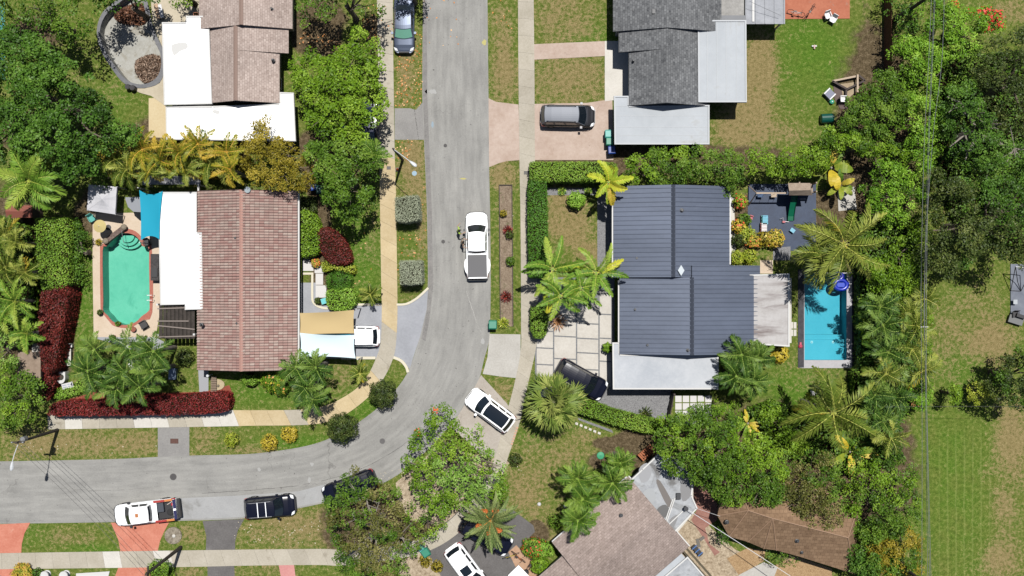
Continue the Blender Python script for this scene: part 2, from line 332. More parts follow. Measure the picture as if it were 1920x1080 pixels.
# driveways, aprons, patches
flat('driveway', [(740,203),(768,203),(780,206),(794,190),(796,262),(740,262)], .012, m_patch)
flat('driveway', [(296,800),(355,800),(355,856),(296,858)], .012, m_patch)
flat('driveway', [(914,183),(930,191),(972,196),(976,300),(950,302),(935,306),(916,314)], .012, m_pinkpave)
flat('driveway', [(1000,195),(1100,193),(1134,188),(1148,186),(1150,272),(1150,300),(1000,300)], .024, m_pinkpave)
flat('walkway', [(1000,83),(1138,77),(1138,105),(1000,112)], .028, m_pinkpave)
flat('walkway', [(1134,77),(1165,77),(1168,98),(1185,98),(1185,200),(1160,200),(1150,188),(1134,190)], .032, m_white)
flat('driveway', [(918,626),(976,627),(976,665),(970,709),(940,706),(905,701),(914,670)], .028, m_apron)
flat('driveway', [(902,703),(950,756),(962,775),(958,815),(935,860),(900,850),(845,800),(876,752)], .028, conc('old_concrete', L(188,178,166), L(210,202,192), c3=L(160,150,138)))
flat('driveway', [(0,983),(57,980),(46,1000),(41,1020),(40,1038),(-60,1038),(-60,984)], .024, m_salmon)
flat('driveway', [(208,980),(318,978),(306,1000),(300,1015),(296,1033),(226,1035),(222,1012)], .024, m_salmon)
flat('driveway', [(-60,1066),(40,1066),(36,1110),(-60,1110)], .024, m_salmon)
flat('driveway', [(222,1064),(286,1062),(276,1110),(205,1110)], .024, m_salmon)
flat('driveway', [(380,977),(458,973),(446,995),(441,1015),(441,1033),(386,1033),(387,1005)], .024, m_dark)
flat('driveway', [(389,1059),(439,1059),(442,1110),(390,1110)], .024, m_dark)
flat('walkway', [(522,1056),(551,1056),(558,1110),(532,1110)], .024, pmat('rose_concrete', L(220,150,146), L(236,172,166)))
flat('driveway', [(798,1030),(830,985),(870,950),(960,955),(1000,985),(1003,997),(985,1015),(972,1030),(966,1045),(985,1080),(985,1120),(850,1120)], .024, m_dark)
flat('path', [(752,1052),(800,1030),(850,1110),(740,1110)], .018, m_rubble)
flat('path', [(953,1035),(968,1022),(985,1040),(1020,1068),(1035,1110),(990,1110)], .03, m_tan)
flat('gravel_bed', [(790,865),(820,835),(850,842),(905,855),(940,850),(955,868),(935,900),(905,935),(870,965),(820,985),(770,975),(745,940),(742,905)], .016, m_rubble)
# blue-grey drive of the pink-roofed house
flat('driveway', [(560,530),(593,530),(594,560),(600,573),(660,573),(748,571),(762,570),(782,559),(803,540),(800,580),(788,630),(768,692),(756,678),(742,671),(700,672),(560,672)], .026, m_blue)
for k, (x0, y0, x1, y1) in enumerate([(568,487,588,508),(568,485,590,486),(590,498,608,512),(592,535,612,558),(592,513,606,534),(568,470,590,484)]):
    flat('paving_slab', [(x0,y0),(x1,y0),(x1,y1),(x0,y1)], .05+.004*k, mat('white_paving', L(236,234,232)))
m = M()
for ln, w in (([(586,513),(586,562),(590,570),(598,575),(610,578),(640,578)], 4), ([(568,513),(588,513)], 4), ([(665,571),(716,571)], 4), ([(744,571),(762,570),(782,559),(803,540)], 4), ([(640,671),(704,671)], 5), ([(738,670),(752,676),(762,688),(765,698)], 5)):
    p = resample(smoothpts(ln, 4), 14)
    for i in range(13):
        (x0, y0), (x1, y1) = P(*p[i]), P(*p[i+1]); l = math.hypot(x1-x0, y1-y0); m.obox(((x0+x1)/2, (y0+y1)/2, 0), ((x1-x0)/l, (y1-y0)/l), l+.01*i/13, w*S, .1+.0005*i)
struct('kerb', m, m_curb)
# decks and pools
flat('pool_deck', [(174,400),(300,398),(302,575),(292,632),(176,632),(174,500)], .036, m_deck, holes=[smoothpts([(188,470),(189,575),(192,586),(205,602),(214,611),(234,615),(250,612),(268,600),(286,586),(285,470),(272,455),(255,435),(235,430),(215,436),(200,452),(190,464)], 3, True)])
flat('walkway', [(178,632),(292,632),(292,645),(240,652),(178,634)], .03, mat('grey_paving', L(178,180,186)))
flat('walkway', [(226,634),(295,634),(308,641),(306,655),(236,655)], .04, mat('grey_paving', None))
flat('pool_coping', smoothpts([(188,466),(189,575),(192,586),(205,602),(214,611),(234,615),(250,612),(268,600),(286,586),(285,466),(272,452),(255,434),(235,429),(215,435),(200,450),(190,462)], 3, True), .07, pmat('brick_coping', L(186,108,92), L(206,132,114), 3, 9, .6), holes=[POOL1])
flat('pool_coping', [(1497,511),(1597,511),(1597,690),(1504,690),(1497,689)], .07, pmat('pale_coping', L(196,194,198), L(214,212,216)), holes=[POOL2])
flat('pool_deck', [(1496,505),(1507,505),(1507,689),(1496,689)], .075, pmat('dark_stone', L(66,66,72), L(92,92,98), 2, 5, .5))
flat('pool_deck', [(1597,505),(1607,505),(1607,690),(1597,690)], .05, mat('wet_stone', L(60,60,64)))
def basin(name, px, depth, mt, steps=None):
    w = PP(px); m = M(); n = len(w); m.add([(x, y, .06) for x, y in w]+[(x, y, -depth) for x, y in w], [((i+1) % n, i, n+i, n+(i+1) % n) for i in range(n)])
    m.prism(w, -depth-.01, -depth)
    if steps: steps(m)
    return struct(name, m, mt)
def waterm(name, tintc):
    m = bpy.data.materials.new(name); m.use_nodes = True; nt = m.node_tree; nt.nodes.remove(nt.nodes['Principled BSDF'])
    t = node(nt, 'ShaderNodeBsdfTransparent'); t.inputs[0].default_value = tintc
    g = node(nt, 'ShaderNodeBsdfGlossy'); g.inputs['Roughness'].default_value = .04
    f = node(nt, 'ShaderNodeFresnel'); f.inputs['IOR'].default_value = 1.33
    bp = node(nt, 'ShaderNodeBump'); bp.inputs['Strength'].default_value = .4; bp.inputs['Distance'].default_value = .06
    tc = node(nt, 'ShaderNodeTexCoord').outputs['Object']; nt.links.new(noise(nt, tc, 3, 3, .5), bp.inputs['Height'])
    nt.links.new(bp.outputs[0], g.inputs['Normal']); nt.links.new(bp.outputs[0], f.inputs['Normal'])
    x = node(nt, 'ShaderNodeMixShader'); nt.links.new(f.outputs[0], x.inputs[0]); nt.links.new(t.outputs[0], x.inputs[1]); nt.links.new(g.outputs[0], x.inputs[2])
    nt.links.new(x.outputs[0], nt.nodes['Material Output'].inputs[0]); return m
def st1(m):
    cx, cy = P(236, 447)
    for r, z in ((1.25, -.9), (.95, -.6), (.62, -.35)):
        pts = [(cx+r*math.cos(t), cy+.25+r*math.sin(t)*.95) for t in np.linspace(math.pi, 2*math.pi, 14)]; m.prism(pts+[(cx+r, cy+.28), (cx-r, cy+.28)], -1.25, z)
basin('pool_basin', POOL1, 1.3, pmat('aqua_plaster', L(118,212,192), L(144,228,208), .35, 3, .3, c3=L(100,196,176), c3s=.5, c3t=.6, rough=.7, bump=.05), st1)
def st2(m):
    x0, y0 = P(1508, 675); x1, y1 = P(1587, 637); m.box(x0, y0, -1.3, x1, y1, -.45); _, y2 = P(0, 628); m.box(x0, y1, -1.3, x1, y2, -.8)
basin('pool_basin', POOL2, 1.4, pmat('blue_plaster', L(108,196,214,1.15), L(124,206,222,1.15), .4, 3, .3, rough=.7, bump=.05), st2)
for nm, pl, tn in (('pool_water', POOL1, (.80,.975,.91,1)), ('pool_water', POOL2, (.60,.90,.95,1))):
    struct(nm, M().prism(PP(pl), -.08, -.075), waterm('water', tn))
# empty kidney-shaped basin with rim
flat('pond_rim', smoothpts([(262,-30),(220,0),(192,25),(182,60),(190,95),(207,124),(228,152),(248,163),(274,165),(300,155),(309,130),(308,98),(295,68),(285,40),(278,8)], 3, True), .09, pmat('rim_stone', L(120,122,128), L(150,150,152)), holes=[POND])
basin('pond_basin', POND, .9, pmat('basin_plaster', L(176,174,164), L(206,206,200), .5, 5, .4, c3=L(150,140,118), c3s=.5, c3t=.52))
flat('patio', [(282,-20),(312,-20),(350,-20),(372,-20),(395,20),(395,60),(312,60),(312,200),(284,180),(262,174),(248,166),(272,166),(300,156),(310,130),(309,98),(296,68),(286,40)], .05, pmat('cream_patio', L(206,194,170), L(226,214,190), .6, 5, .4))
flat('path', [(279,184),(312,184),(312,258),(279,258)], .03, pmat('yellow_paving', L(226,204,160), L(240,222,182)))
# sidewalks as slabs
def walk(name, Lp, Rp, step, z=.05, warm=(), white=()):
    a = resample(smoothpts(Lp, 6), 9000); b_ = resample(smoothpts(Rp, 6), 9000)
    l = float(np.sum(np.hypot(*np.diff((a+b_)/2, axis=0).T)))*S; n = max(2, int(l/step)); rnd = random.Random(len(Lp)*7); m = M()
    for i in range(n):
        i0, i1 = int(i*8999/n), int((i+1)*8999/n); g = max(1, int(.018/l*8999)); ids = np.linspace(i0+(g if i else 0), i1, 5).astype(int)
        poly = [P(*a[j]) for j in ids]+[P(*b_[j]) for j in ids[::-1]]; t = rnd.uniform(.35, .62); c = ((a[i0]+b_[i1])/2); mi = 0
        for (x0, y0, x1, y1) in warm:
            if x0 < c[0] < x1 and y0 < c[1] < y1: mi = 1
        for (x0, y0, x1, y1) in white:
            if x0 < c[0] < x1 and y0 < c[1] < y1: mi = 2
        m.prism(poly, 0, z+rnd.uniform(-.004, .004), mi=mi, t=t)
    return struct(name, m, [m_walk, m_walk2, m_white])
walk('sidewalk', [(706,-60),(708,60),(710,180),(712,340),(715,540),(716,575),(714,640),(705,672),(690,703),(670,727),(640,747),(605,762),(560,768),(480,769),(430,769),(380,770),(90,776)],
     [(737,-60),(737,60),(740,280),(742,340),(745,540),(745,600),(742,650),(736,675),(722,705),(700,735),(670,762),(640,781),(605,793),(560,797),(480,798),(430,799),(380,800),(90,805)], 1.5, warm=[(700,300,760,600),(560,680,700,800),(425,750,530,810)], white=[(370,760,440,810),(120,760,160,810),(240,760,300,810)])
walk('sidewalk', [(971,-60),(972,130),(974,300),(976,420),(977,600),(976,660),(962,730),(945,790),(930,850),(905,905),(860,960),(800,1005),(720,1025),(640,1030),(600,1029),(480,1030),(330,1032),(0,1037),(-60,1038)],
     [(1000,-60),(1002,130),(1003,300),(1005,420),(1008,600),(1005,652),(990,720),(975,790),(955,850),(935,905),(890,970),(830,1020),(760,1045),(650,1060),(600,1059),(480,1060),(330,1063),(0,1067),(-60,1068)], 1.5, white=[(295,1020,335,1070),(180,1020,220,1070)])
# big square slabs in front of the metal-roofed house
m = M(); xs = [[1005,1038,1081,1123,1147],[582,620,652,683,716,745],[560,590,630,672,707,745],[565,606,634,661,692,725],[545,589,634,677,725]]
for ci in range(4):
    ys = xs[ci+1]; lean = 1
    for j in range(len(ys)-1):
        x0, x1 = xs[0][ci]+1.3, xs[0][ci+1]-1.3; y0, y1 = ys[j]+1.2, ys[j+1]-1.2; sk = (x1-x0)*.05
        m.prism(PP([(x0,y0),(x1,y0+sk),(x1,y1+sk),(x0,y1)]), 0, .05, t=.5+.1*((ci*3+j*5) % 4-1.5)/1.5)
struct('paving', m, pmat('pale_slabs', L(212,206,196), L(236,231,222), .5, 6, .4, c3=L(196,186,170), c3t=.68, tint=True, tk=.12))
flat('gravel_bed', [(1003,520),(1152,520),(1152,735),(1003,735)], .016, pmat('joint_gravel', L(120,122,126), L(158,160,162), 3, 10, .6))
flat('gravel_bed', [(1098,738),(1148,716),(1262,716),(1256,786),(1205,782),(1140,762),(1100,752)], .02, m_gravel)
flat('gravel_bed', [(1120,360),(1152,360),(1152,520),(1120,500)], .014, m_gravel)
flat('gravel_bed', [(1026,352),(1118,352),(1118,366),(1026,366)], .014, m_gravel)
m = M()
for i in range(5):
    for j in range(4): m.prism(PP([(1266+i*14,742+j*14),(1278+i*14,742+j*14),(1278+i*14,754+j*14),(1266+i*14,754+j*14)]), 0, .04, t=.5)
struct('paving', m, mat('white_paving', None))
# planting strip with timber edge
flat('planting_bed', [(936,347),(960,347),(962,612),(937,612)], .012, pmat('leafy_mulch', L(120,100,80), L(178,160,138), 2, 8, .6, c3=L(96,110,60), c3s=1.2, c3t=.58, bump=.8))
m = M()
for (a_, b_) in (((936,347),(938,612)), ((936,347),(960,347)), ((960,347),(962,612))):
    (x0, y0), (x1, y1) = P(*a_), P(*b_); l = math.hypot(x1-x0, y1-y0); m.obox(((x0+x1)/2, (y0+y1)/2, 0), ((x1-x0)/l, (y1-y0)/l), l, .07, .14+.01*(a_[0] > 940))
struct('bed_edging', m, mat('dark_timber', L(60,48,38)))
# play patio, right-hand courts and other hard ground
flat('play_patio', [(1402,345),(1530,345),(1530,470),(1470,470),(1402,440)], .03, pmat('slate_tiles', L(44,60,88), L(60,78,108), 1.2, 3, .3, rough=.6))
flat('terrace', [(1894,495),(1990,495),(1990,598),(1894,598)], .1, pmat('blue_grey_tiles', L(120,126,140), L(146,152,164), .8, 3, .3))
flat('tennis_court', [(-120,-60),(9,-60),(10,150),(-120,150)], .03, pmat('teal_court', L(70,150,150), L(90,168,168)))
flat('patio', [(1471,-30),(1593,-30),(1593,35),(1471,36)], .05, pmat('terracotta_patio', L(192,112,84), L(212,134,104), .7, 5, .4, c3=L(176,150,136), c3s=1.2, c3t=.64))
flat('yard', [(1248,1010),(1300,960),(1345,1000),(1378,1030),(1400,1040),(1480,1110),(1380,1130),(1270,1040)], .014, m_rubble)
flat('path', [(1296,905),(1312,898),(1345,945),(1345,975),(1322,990),(1330,1020),(1350,1035),(1340,1042),(1310,995),(1296,975),(1308,953),(1298,930)], .022, m_redwalk)
flat('gravel_bed', [(1363,1047),(1402,1027),(1435,1032),(1432,1052),(1385,1078)], .026, m_straw)
flat('walkway', [(1385,1078),(1432,1054),(1458,1064),(1440,1110),(1380,1110)], .03, m_apron)
flat('gravel_bed', [(1440,1066),(1490,1042),(1560,1066),(1560,1120),(1440,1120)], .022, m_straw)
flat('red_mulch_bed', [(130,748),(160,740),(180,730),(200,738),(380,735),(430,722),(436,738),(400,748),(130,762)], .014, m_red)
flat('patio', [(372,694),(391,694),(391,733),(374,735)], .04, mat('grey_paving', None))
flat('walkway', [(1300,452),(1340,440),(1340,470)], .02, m_apron)
flat('walkway', [(1366,370),(1376,370),(1380,480),(1367,500)], .03, m_white)
flat('patio', [(1425,488),(1449,488),(1449,513),(1425,513)], .03, m_deck)
flat('walkway', [(1450,465),(1482,462),(1482,488),(1449,488)], .035, m_gravel)
for i, (x, y) in enumerate(((1482,604),(1488,604),(1482,618),(1488,618))): flat('stepping_stone', [(x,y),(x+5,y),(x+5,y+12),(x,y+12)], .04, m_white)
flat('driveway', [(60,640),(75,640),(78,730),(60,730)], .012, m_apron)
flat('path', [(1570,355),(1602,350),(1606,392),(1572,396)], .03, m_apron)
flat('road_patch', [(250,948),(340,934),(450,929),(560,921),(640,900),(690,882),(712,903),(680,919),(620,937),(560,950),(500,962),(455,969),(400,972),(300,974),(250,970)], .0245, pmat('pale_worn_asphalt', L(176,177,178), L(194,195,195), .5, 8, .4, c3=L(160,160,158), c3s=.6, c3t=.55))
flat('road_patch', [(793,0),(800,0),(801,180),(806,300),(810,400),(812,540),(805,600),(798,640),(790,635),(800,585),(803,541),(803,480),(801,380),(796,262),(793,180)], .0245, pmat('edge_asphalt', L(136,134,132), L(166,163,160), 1.5, 8, .5))
def seam_line(pts, w=.035, c=(112,110,108)):
    p = resample(smoothpts(pts, 5), 40); m = M(); rr = random.Random(int(pts[0][0]))
    for i in range(39):
        if rr.random() < .12: continue
        (x0, y0), (x1, y1) = P(*p[i]), P(*p[i+1]); l = math.hypot(x1-x0, y1-y0); m.obox(((x0+x1)/2+rr.uniform(-.03,.03), (y0+y1)/2+rr.uniform(-.03,.03), .026), ((x1-x0)/l, (y1-y0)/l), l*1.1, w*rr.uniform(.5,1.4), .003)
    struct('crack_seal', m, mat('crack_tar%d' % c[0], L(*c)))
seam_line([(380,925),(480,918),(560,910),(640,892),(700,868),(750,838),(790,805)]); seam_line([(874,545),(884,575),(892,600),(901,622)], .05, (196,194,190)); seam_line([(855,0),(858,120),(856,240),(860,330)], .02, (150,148,146)); seam_line([(100,915),(200,920),(300,912)], .02, (140,138,136)); seam_line([(777,205),(782,240),(785,262)], .04)
# small marks on the road
def disc(name, x, y, r, z, mt, n=18): return struct(name, M().prism([(P(x, y)[0]+r*math.cos(t), P(x, y)[1]+r*math.sin(t)) for t in np.linspace(0, 2*math.pi, n, False)], z-.01, z), mt)
for x, y, r, c in ((835,273,.16,60),(831,453,.17,70),(325,894,.31,80),(717,827,.26,100)):
    o = thing('manhole_cover', {835:'small dark round cover in the road near the pink driveway', 831:'small dark round cover in the road left of the white pickup', 325:'large dark round manhole cover in the road above the black parked car', 717:'brownish manhole cover in the bend of the road'}[x], 'manhole cover', (*P(x, y), .02))
    M().lathe((*P(x, y), .0), [(r, 0), (r, .03), (r*.9, .034)], 20).build('rim', mat('iron_rim%d' % c, L(c+30, c+28, c+26)), o)
    m = M(); m.lathe((*P(x, y), .0), [(r*.86, .03), (r*.86, .037)], 20)
    for k in range(-3, 4): m.box(P(x, y)[0]-r*.6, P(x, y)[1]+k*r*.2-.012, .036, P(x, y)[0]+r*.6, P(x, y)[1]+k*r*.2+.012, .045)
    m.build('lid', mat('iron%d' % c, L(c, c-2, c-2), .6), o)
o = thing('storm_drain', 'rusty rectangular storm drain grate in the grey asphalt patch', 'drain', (*P(327,827), .02))
x, y = P(327,827); M().box(x-.36, y-.22, 0, x+.36, y+.22, .03).build('frame', mat('rust', L(90,60,52)), o)
m = M(); [m.box(x-.32, y+k*.08-.02, .031, x+.32, y+k*.08+.02, .05) for k in (-2, -1, 0, 1, 2)]; m.build('grate', mat('rust2', L(120,78,66)), o)
wp = mat('faded_white_paint', L(216,216,214)); rng = random.Random(3)
for (x, y, sx, sy) in ((812,172,9,6),(811,233,3,8),(908,80,5,8),(800,172,4,5),(905,640,5,8),(868,335,8,2),(585,870,4,5),(580,900,4,8),(486,880,4,5)):
    m = M(); pts = [(P(x, y)[0]+sx*S*math.cos(t)*rng.uniform(.5, 1), P(x, y)[1]+sy*S*math.sin(t)*rng.uniform(.5, 1)) for t in np.linspace(0, 2*math.pi, 16, False)]
    m.prism(pts, .015, .0245); struct('paint_mark', m, mat('yellow_mark', L(205,196,120)) if (x, y) in ((868,335),(908,80)) else (mat('blue_mark', L(158,178,192)) if x == 811 else mat('pale_patch', L(186,186,184))))
disc('paint_mark', 777, 325, .22, .012, mat('blue_paint', L(170,200,220)))
# ------------------------------------------------------------------ buildings
def shingle(name, ca, cb, row=.19, wid=.34, rot=True, k=1, big=.18):
    m = bpy.data.materials.new(name); m.use_nodes = True; nt = m.node_tree; b = nt.nodes['Principled BSDF']
    tc = node(nt, 'ShaderNodeTexCoord').outputs['Object']; v = mapped(nt, tc, rot=(0, 0, R(90) if rot else 0))
    br = node(nt, 'ShaderNodeTexBrick'); nt.links.new(v, br.inputs['Vector']); br.inputs['Scale'].default_value = 1
    br.inputs['Brick Width'].default_value = wid; br.inputs['Row Height'].default_value = row; br.inputs['Mortar Size'].default_value = .012
    br.inputs['Color1'].default_value = ca; br.inputs['Color2'].default_value = cb; br.inputs['Mortar'].default_value = [c*.55 for c in ca[:3]]+[1]
    n1 = noise(nt, tc, big, 5, .6); n2 = noise(nt, tc, 5, 2, .8)
    c = mixc(nt, ramp(nt, n2, [(.3, (0,0,0,1)), (.7, (1,1,1,1))]), br.outputs['Color'], mixc(nt, .5, ca, cb))
    c = mixc(nt, .6, c, ramp(nt, n1, [(.35, (.7,.7,.7,1)), (.65, (1.15,1.15,1.15,1))]), 'MULTIPLY')
    nt.links.new(c, b.inputs['Base Color']); b.inputs['Roughness'].default_value = .95; b.inputs['Specular IOR Level'].default_value = .15
    bp = node(nt, 'ShaderNodeBump'); bp.inputs['Strength'].default_value = .5; bp.inputs['Distance'].default_value = .02
    nt.links.new(br.outputs['Fac'], bp.inputs['Height']); bp.invert = True; nt.links.new(bp.outputs[0], b.inputs['Normal']); return m
def stucco(name, c): return pmat(name, c, [min(1, v*1.12) for v in c[:3]]+[1], 1, 20, .4, bump=.2)
m_wall_w = stucco('white_stucco', L(226,222,212)); m_wall_c = stucco('cream_stucco', L(206,190,160)); m_wall_g = stucco('grey_stucco', L(150,152,156))
m_glass = mat('dark_glass', (.02,.025,.03,1), .06, spec=.6); m_frame = mat('white_frame', L(230,230,228), .5); m_door = mat('brown_door', L(96,66,46), .5)
m_flat_w = pmat('white_roof_coating', (.72,.72,.72,1), (.8,.8,.8,1), .4, 3, .2, c3=(.40,.40,.39,1), c3s=.3, c3t=.66)
m_flat_g = pmat('pale_grey_membrane', L(200,206,212), L(214,220,226), .3, 3, .2, c3=L(188,186,180), c3s=.3, c3t=.6)
m_pipe = mat('lead_pipe', L(70,72,76), .5, .3); m_fascia = mat('white_fascia', L(236,236,234), .6)
def wallbox(parent, x0, y0, x1, y1, z1, mt, z0=0, gable=None):
    "walls; gable=(ridge x, ridge z) adds triangular ends under a north-south ridge"
    m = M(); m.box(x0, y0, z0, x1, y1, z1)
    if gable:
        xr, zr = gable
        for y in (y0, y1): m.add([(x0, y+.001*(1 if y == y1 else -1), z1), (x1, y+.001*(1 if y == y1 else -1), z1), (xr, y+.001*(1 if y == y1 else -1), zr)], [(0, 1, 2) if y == y0 else (0, 2, 1)])
    return m.build('wall', mt, parent)
def window(parent, x, y, nx_, ny_, w=1.3, h=1.1, z=1.0, name='window'):
    "opening on a wall face whose outward normal is (nx_,ny_)"
    tx, ty = -ny_, nx_; m = M()
    for a, b_, c, d in ((-w/2, -w/2+.07, 0, h), (w/2-.07, w/2, 0, h), (-w/2+.07, w/2-.07, 0, .07), (-w/2+.07, w/2-.07, h-.07, h), (-.025, .025, .07, h-.07)):
        if name != 'window' and a == -.025: continue
        m.obox((x+tx*(a+b_)/2+nx_*.03, y+ty*(a+b_)/2+ny_*.03, z+c), (tx, ty), b_-a, .1, d-c)
    f = m.build(name if name != 'window' else 'window', m_frame, parent)
    m = M(); m.obox((x+nx_*.01, y+ny_*.01, z+.07), (tx, ty), w-.14, .04, h-.14); m.build('pane' if name == 'window' else 'panel', m_glass if name == 'window' else m_door, f)
def windows_round(parent, x0, y0, x1, y1, z=1.0, door=None, ang=0):
    for xx in np.arange(x0+2, x1-1.2, 3.4): window(parent, xx, y0, 0, -1, z=z); window(parent, xx, y1, 0, 1, z=z)
    for yy in np.arange(y0+2, y1-1.2, 3.4):
        if not (door and door[0] == 'w' and abs(yy-door[1]) < 1.4): window(parent, x0, yy, -1, 0, z=z)
        if not (door and door[0] == 'e' and abs(yy-door[1]) < 1.4): window(parent, x1, yy, 1, 0, z=z)
    if door: window(parent, x0 if door[0] == 'w' else x1, door[1], -1 if door[0] == 'w' else 1, 0, w=1, h=2.1, z=.05, name='door')
def gable_roof(parent, x0, x1, y0, y1, ze, xr, zr, mt, rib=None, seam=None, th=.16, name='roof', cap=None):
    m = M(); prof = [(x0, ze), (xr, zr), (x1, ze)]
    if rib:
        n = int((y1-y0)/rib*6); ys = np.linspace(y0, y1, n+1); vs = []
        for i, y in enumerate(ys):
            dz = .075*max(-.6, math.sin(2*math.pi*(y-y0)/rib)); 
            for k in range(2):
                (xa, za), (xb, zb) = prof[k], prof[k+1]
                for t in (0, .5, 1): vs.append((xa+(xb-xa)*t, y, za+(zb-za)*t+dz+.03))
        fs = [(i*6+k, i*6+k+1, (i+1)*6+k+1, (i+1)*6+k) for i in range(n) for k in (0, 1, 3, 4)]; m.add(vs, [f for f in fs])
        lo = [(x0, ze-th), (x1, ze-th)]
        m.add([(x, y, z-.03) for y in (y0+.02, y1-.02) for x, z in ((x0+.02, ze), (xr, zr), (x1-.02, ze), (x1-.02, ze-th), (xr, zr-th), (x0+.02, ze-th))], [(0,1,7,6),(1,2,8,7),(2,3,9,8),(3,4,10,9),(4,5,11,10),(5,0,6,11),(0,5,4,1),(1,4,3,2),(6,7,10,11),(7,8,9,10)], 1)
    else:
        m.add([(x, y, z) for y in (y0, y1) for x, z in ((x0, ze), (xr, zr), (x1, ze))], [(0,1,4,3),(1,2,5,4)])
        m.add([(x, y, z) for y in (y0, y1) for x, z in ((x0, ze), (xr, zr), (x1, ze), (x1, ze-th), (xr, zr-th), (x0, ze-th))], [(2,3,9,8),(3,4,10,9),(4,5,11,10),(5,0,6,11),(0,5,4,1),(1,4,3,2),(6,7,10,11),(7,8,9,10)], 1)
    if seam:
        for y in np.arange(y0+seam/2, y1, seam):
            for (xa, za), (xb, zb) in ((prof[0], prof[1]), (prof[2], prof[1])):
                m.add([(xa, y-.03, za), (xa, y+.03, za), (xb, y+.03, zb), (xb, y-.03, zb), (xa, y-.02, za+.07), (xa, y+.02, za+.07), (xb, y+.02, zb+.07), (xb, y-.02, zb+.07)], [(4,5,6,7) if xa < xb else (7,6,5,4), (0,4,7,3), (1,2,6,5), (0,1,5,4)], 0)
    r = m.build(name, mt, parent)
    if cap:
        M().add([(xr-.17, y0, zr+.0), (xr, y0, zr+.11), (xr+.17, y0, zr+.0), (xr-.17, y1, zr+.0), (xr, y1, zr+.11), (xr+.17, y1, zr+.0)], [(0,1,4,3)[::-1], (1,2,5,4)[::-1], (0,2,1), (3,4,5)]).build('ridge_cap', cap, r)
    return r
def flat_roof(parent, px, z, mt, th=.22, rim=None, name='flat_roof', holes=()):
    r = M().prism(PP(px, z), z-th, z, bottom=True).build(name, mt, parent)
    if rim:
        w = PP(px, z); c = np.mean(w, axis=0); inner = [tuple(np.array(p)+(c-np.array(p))*0) for p in w]; m = M(); n = len(w)
        area = sum(w[i][0]*w[(i+1) % n][1]-w[(i+1) % n][0]*w[i][1] for i in range(n)); sg = 1 if area > 0 else -1
        for i in range(n):
            (x0, y0), (x1, y1) = w[i], w[(i+1) % n]; l = math.hypot(x1-x0, y1-y0)
            if l < .05: continue
            d = ((x1-x0)/l, (y1-y0)/l); q = (-d[1]*sg*.06, d[0]*sg*.06)
            m.obox(((x0+x1)/2+q[0], (y0+y1)/2+q[1], z-th-.01), d, l-.12*(i % 2), .12, th+.09-.004*(i % 2))
        m.build('edge_trim', rim, r)
    return r
def pipe(parent, px, py, z, h=.35, r=.08): M().lathe((*P(px, py, z+.2), z-.2), [(r*1.9, 0), (r*1.9, .22), (r, .24), (r, .2+h), (r*.6, .2+h)], 10).build('vent_pipe', m_pipe, parent)
def posts(parent, pts, z1, w=.12, mt=None, name='post'):
    for x, y in pts: M().box(x-w/2, y-w/2, 0, x+w/2, y+w/2, z1).build(name, mt or m_frame, parent)

# --- brown-shingled house, top left
m_br = shingle('brown_shingle', L(174,155,146,1.05), L(228,211,202,1.05), .19, .28); m_brf = mat('tan_fascia', L(170,150,138))
h = thing('house', 'house with pinkish brown shingle roof and two bright white flat roofs, top left', 'house', (*P(460, 90), 0))
ZE = 2.75
a, b2 = P(374, 0, ZE)[0], P(549, 0, ZE)[0]; yN = P(0, -150, ZE)[1]; y1 = P(0, 55, ZE)[1]
gable_roof(h, a, b2, y1, yN, ZE+.15, P(453, 0, 4.1)[0], 4.25, [m_br, m_brf], cap=mat('shingle_cap', L(168,142,130)))
a2, b3 = P(393, 0, ZE)[0], P(541, 0, ZE)[0]; y2 = P(0, 100, ZE)[1]; y3 = P(0, 193, ZE)[1]; xr = P(442, 0, 3.9)[0]
gable_roof(h, a2, b3, y2, y1+.3, ZE, xr, 3.95, [m_br, m_brf], cap=mat('shingle_cap', L(168,142,130)), name='roof')
gable_roof(h, a2, P(524, 0, ZE)[0], y3, y2+.004, ZE, xr, 3.95, [m_br, m_brf], cap=mat('shingle_cap', L(168,142,130)), name='roof')
wallbox(h, a+.5, y1+.5, b2-.5, yN-.4, 2.8, m_wall_c, gable=(P(453, 0, 4.1)[0], 4.0)); wallbox(h, a2+.3, y3+.45, P(524, 0, ZE)[0]-.5, y1+.498, 2.7, m_wall_c, gable=(xr, 3.75))
windows_round(h, a2+.3, y3+.45, P(524, 0, ZE)[0]-.5, y1+.498, door=('e', (y2+y3)/2))
flat_roof(h, [(304,42),(349,42),(349,30),(392,30),(398,195),(308,197)], 2.95, m_flat_w, rim=m_fascia)
flat_roof(h, [(311,199),(398,199),(460,197),(524,194),(524,173),(551,174),(555,265),(312,262)], 2.62, m_flat_w, rim=m_fascia)
for pl_, z_, g_ in (([(322,84),(348,80),(352,90),(338,96),(326,104)],2.95,.34),([(400,206),(412,208),(410,214),(400,212)],2.62,.34)): M().prism(PP(smoothpts(pl_, 3, True), z_), z_, z_+.004).build('roof_stain', mat('stain%d' % (g_*100), (g_, g_, g_*.98, 1)), h)
wallbox(h, P(312,0,2.6)[0]+.4, P(0,258,2.6)[1]+.3, P(548,0,2.6)[0]-.4, P(0,199,2.6)[1]-.1, 2.38, m_wall_c)
wallbox(h, P(308,0,2.9)[0]+.5, P(0,195,2.9)[1]+.1, P(393,0,2.9)[0]-.02, P(0,45,2.9)[1]-.5, 2.7, m_wall_c)
pipe(h, 509, 16, 3.4); pipe(h, 511, 112, 3.2)

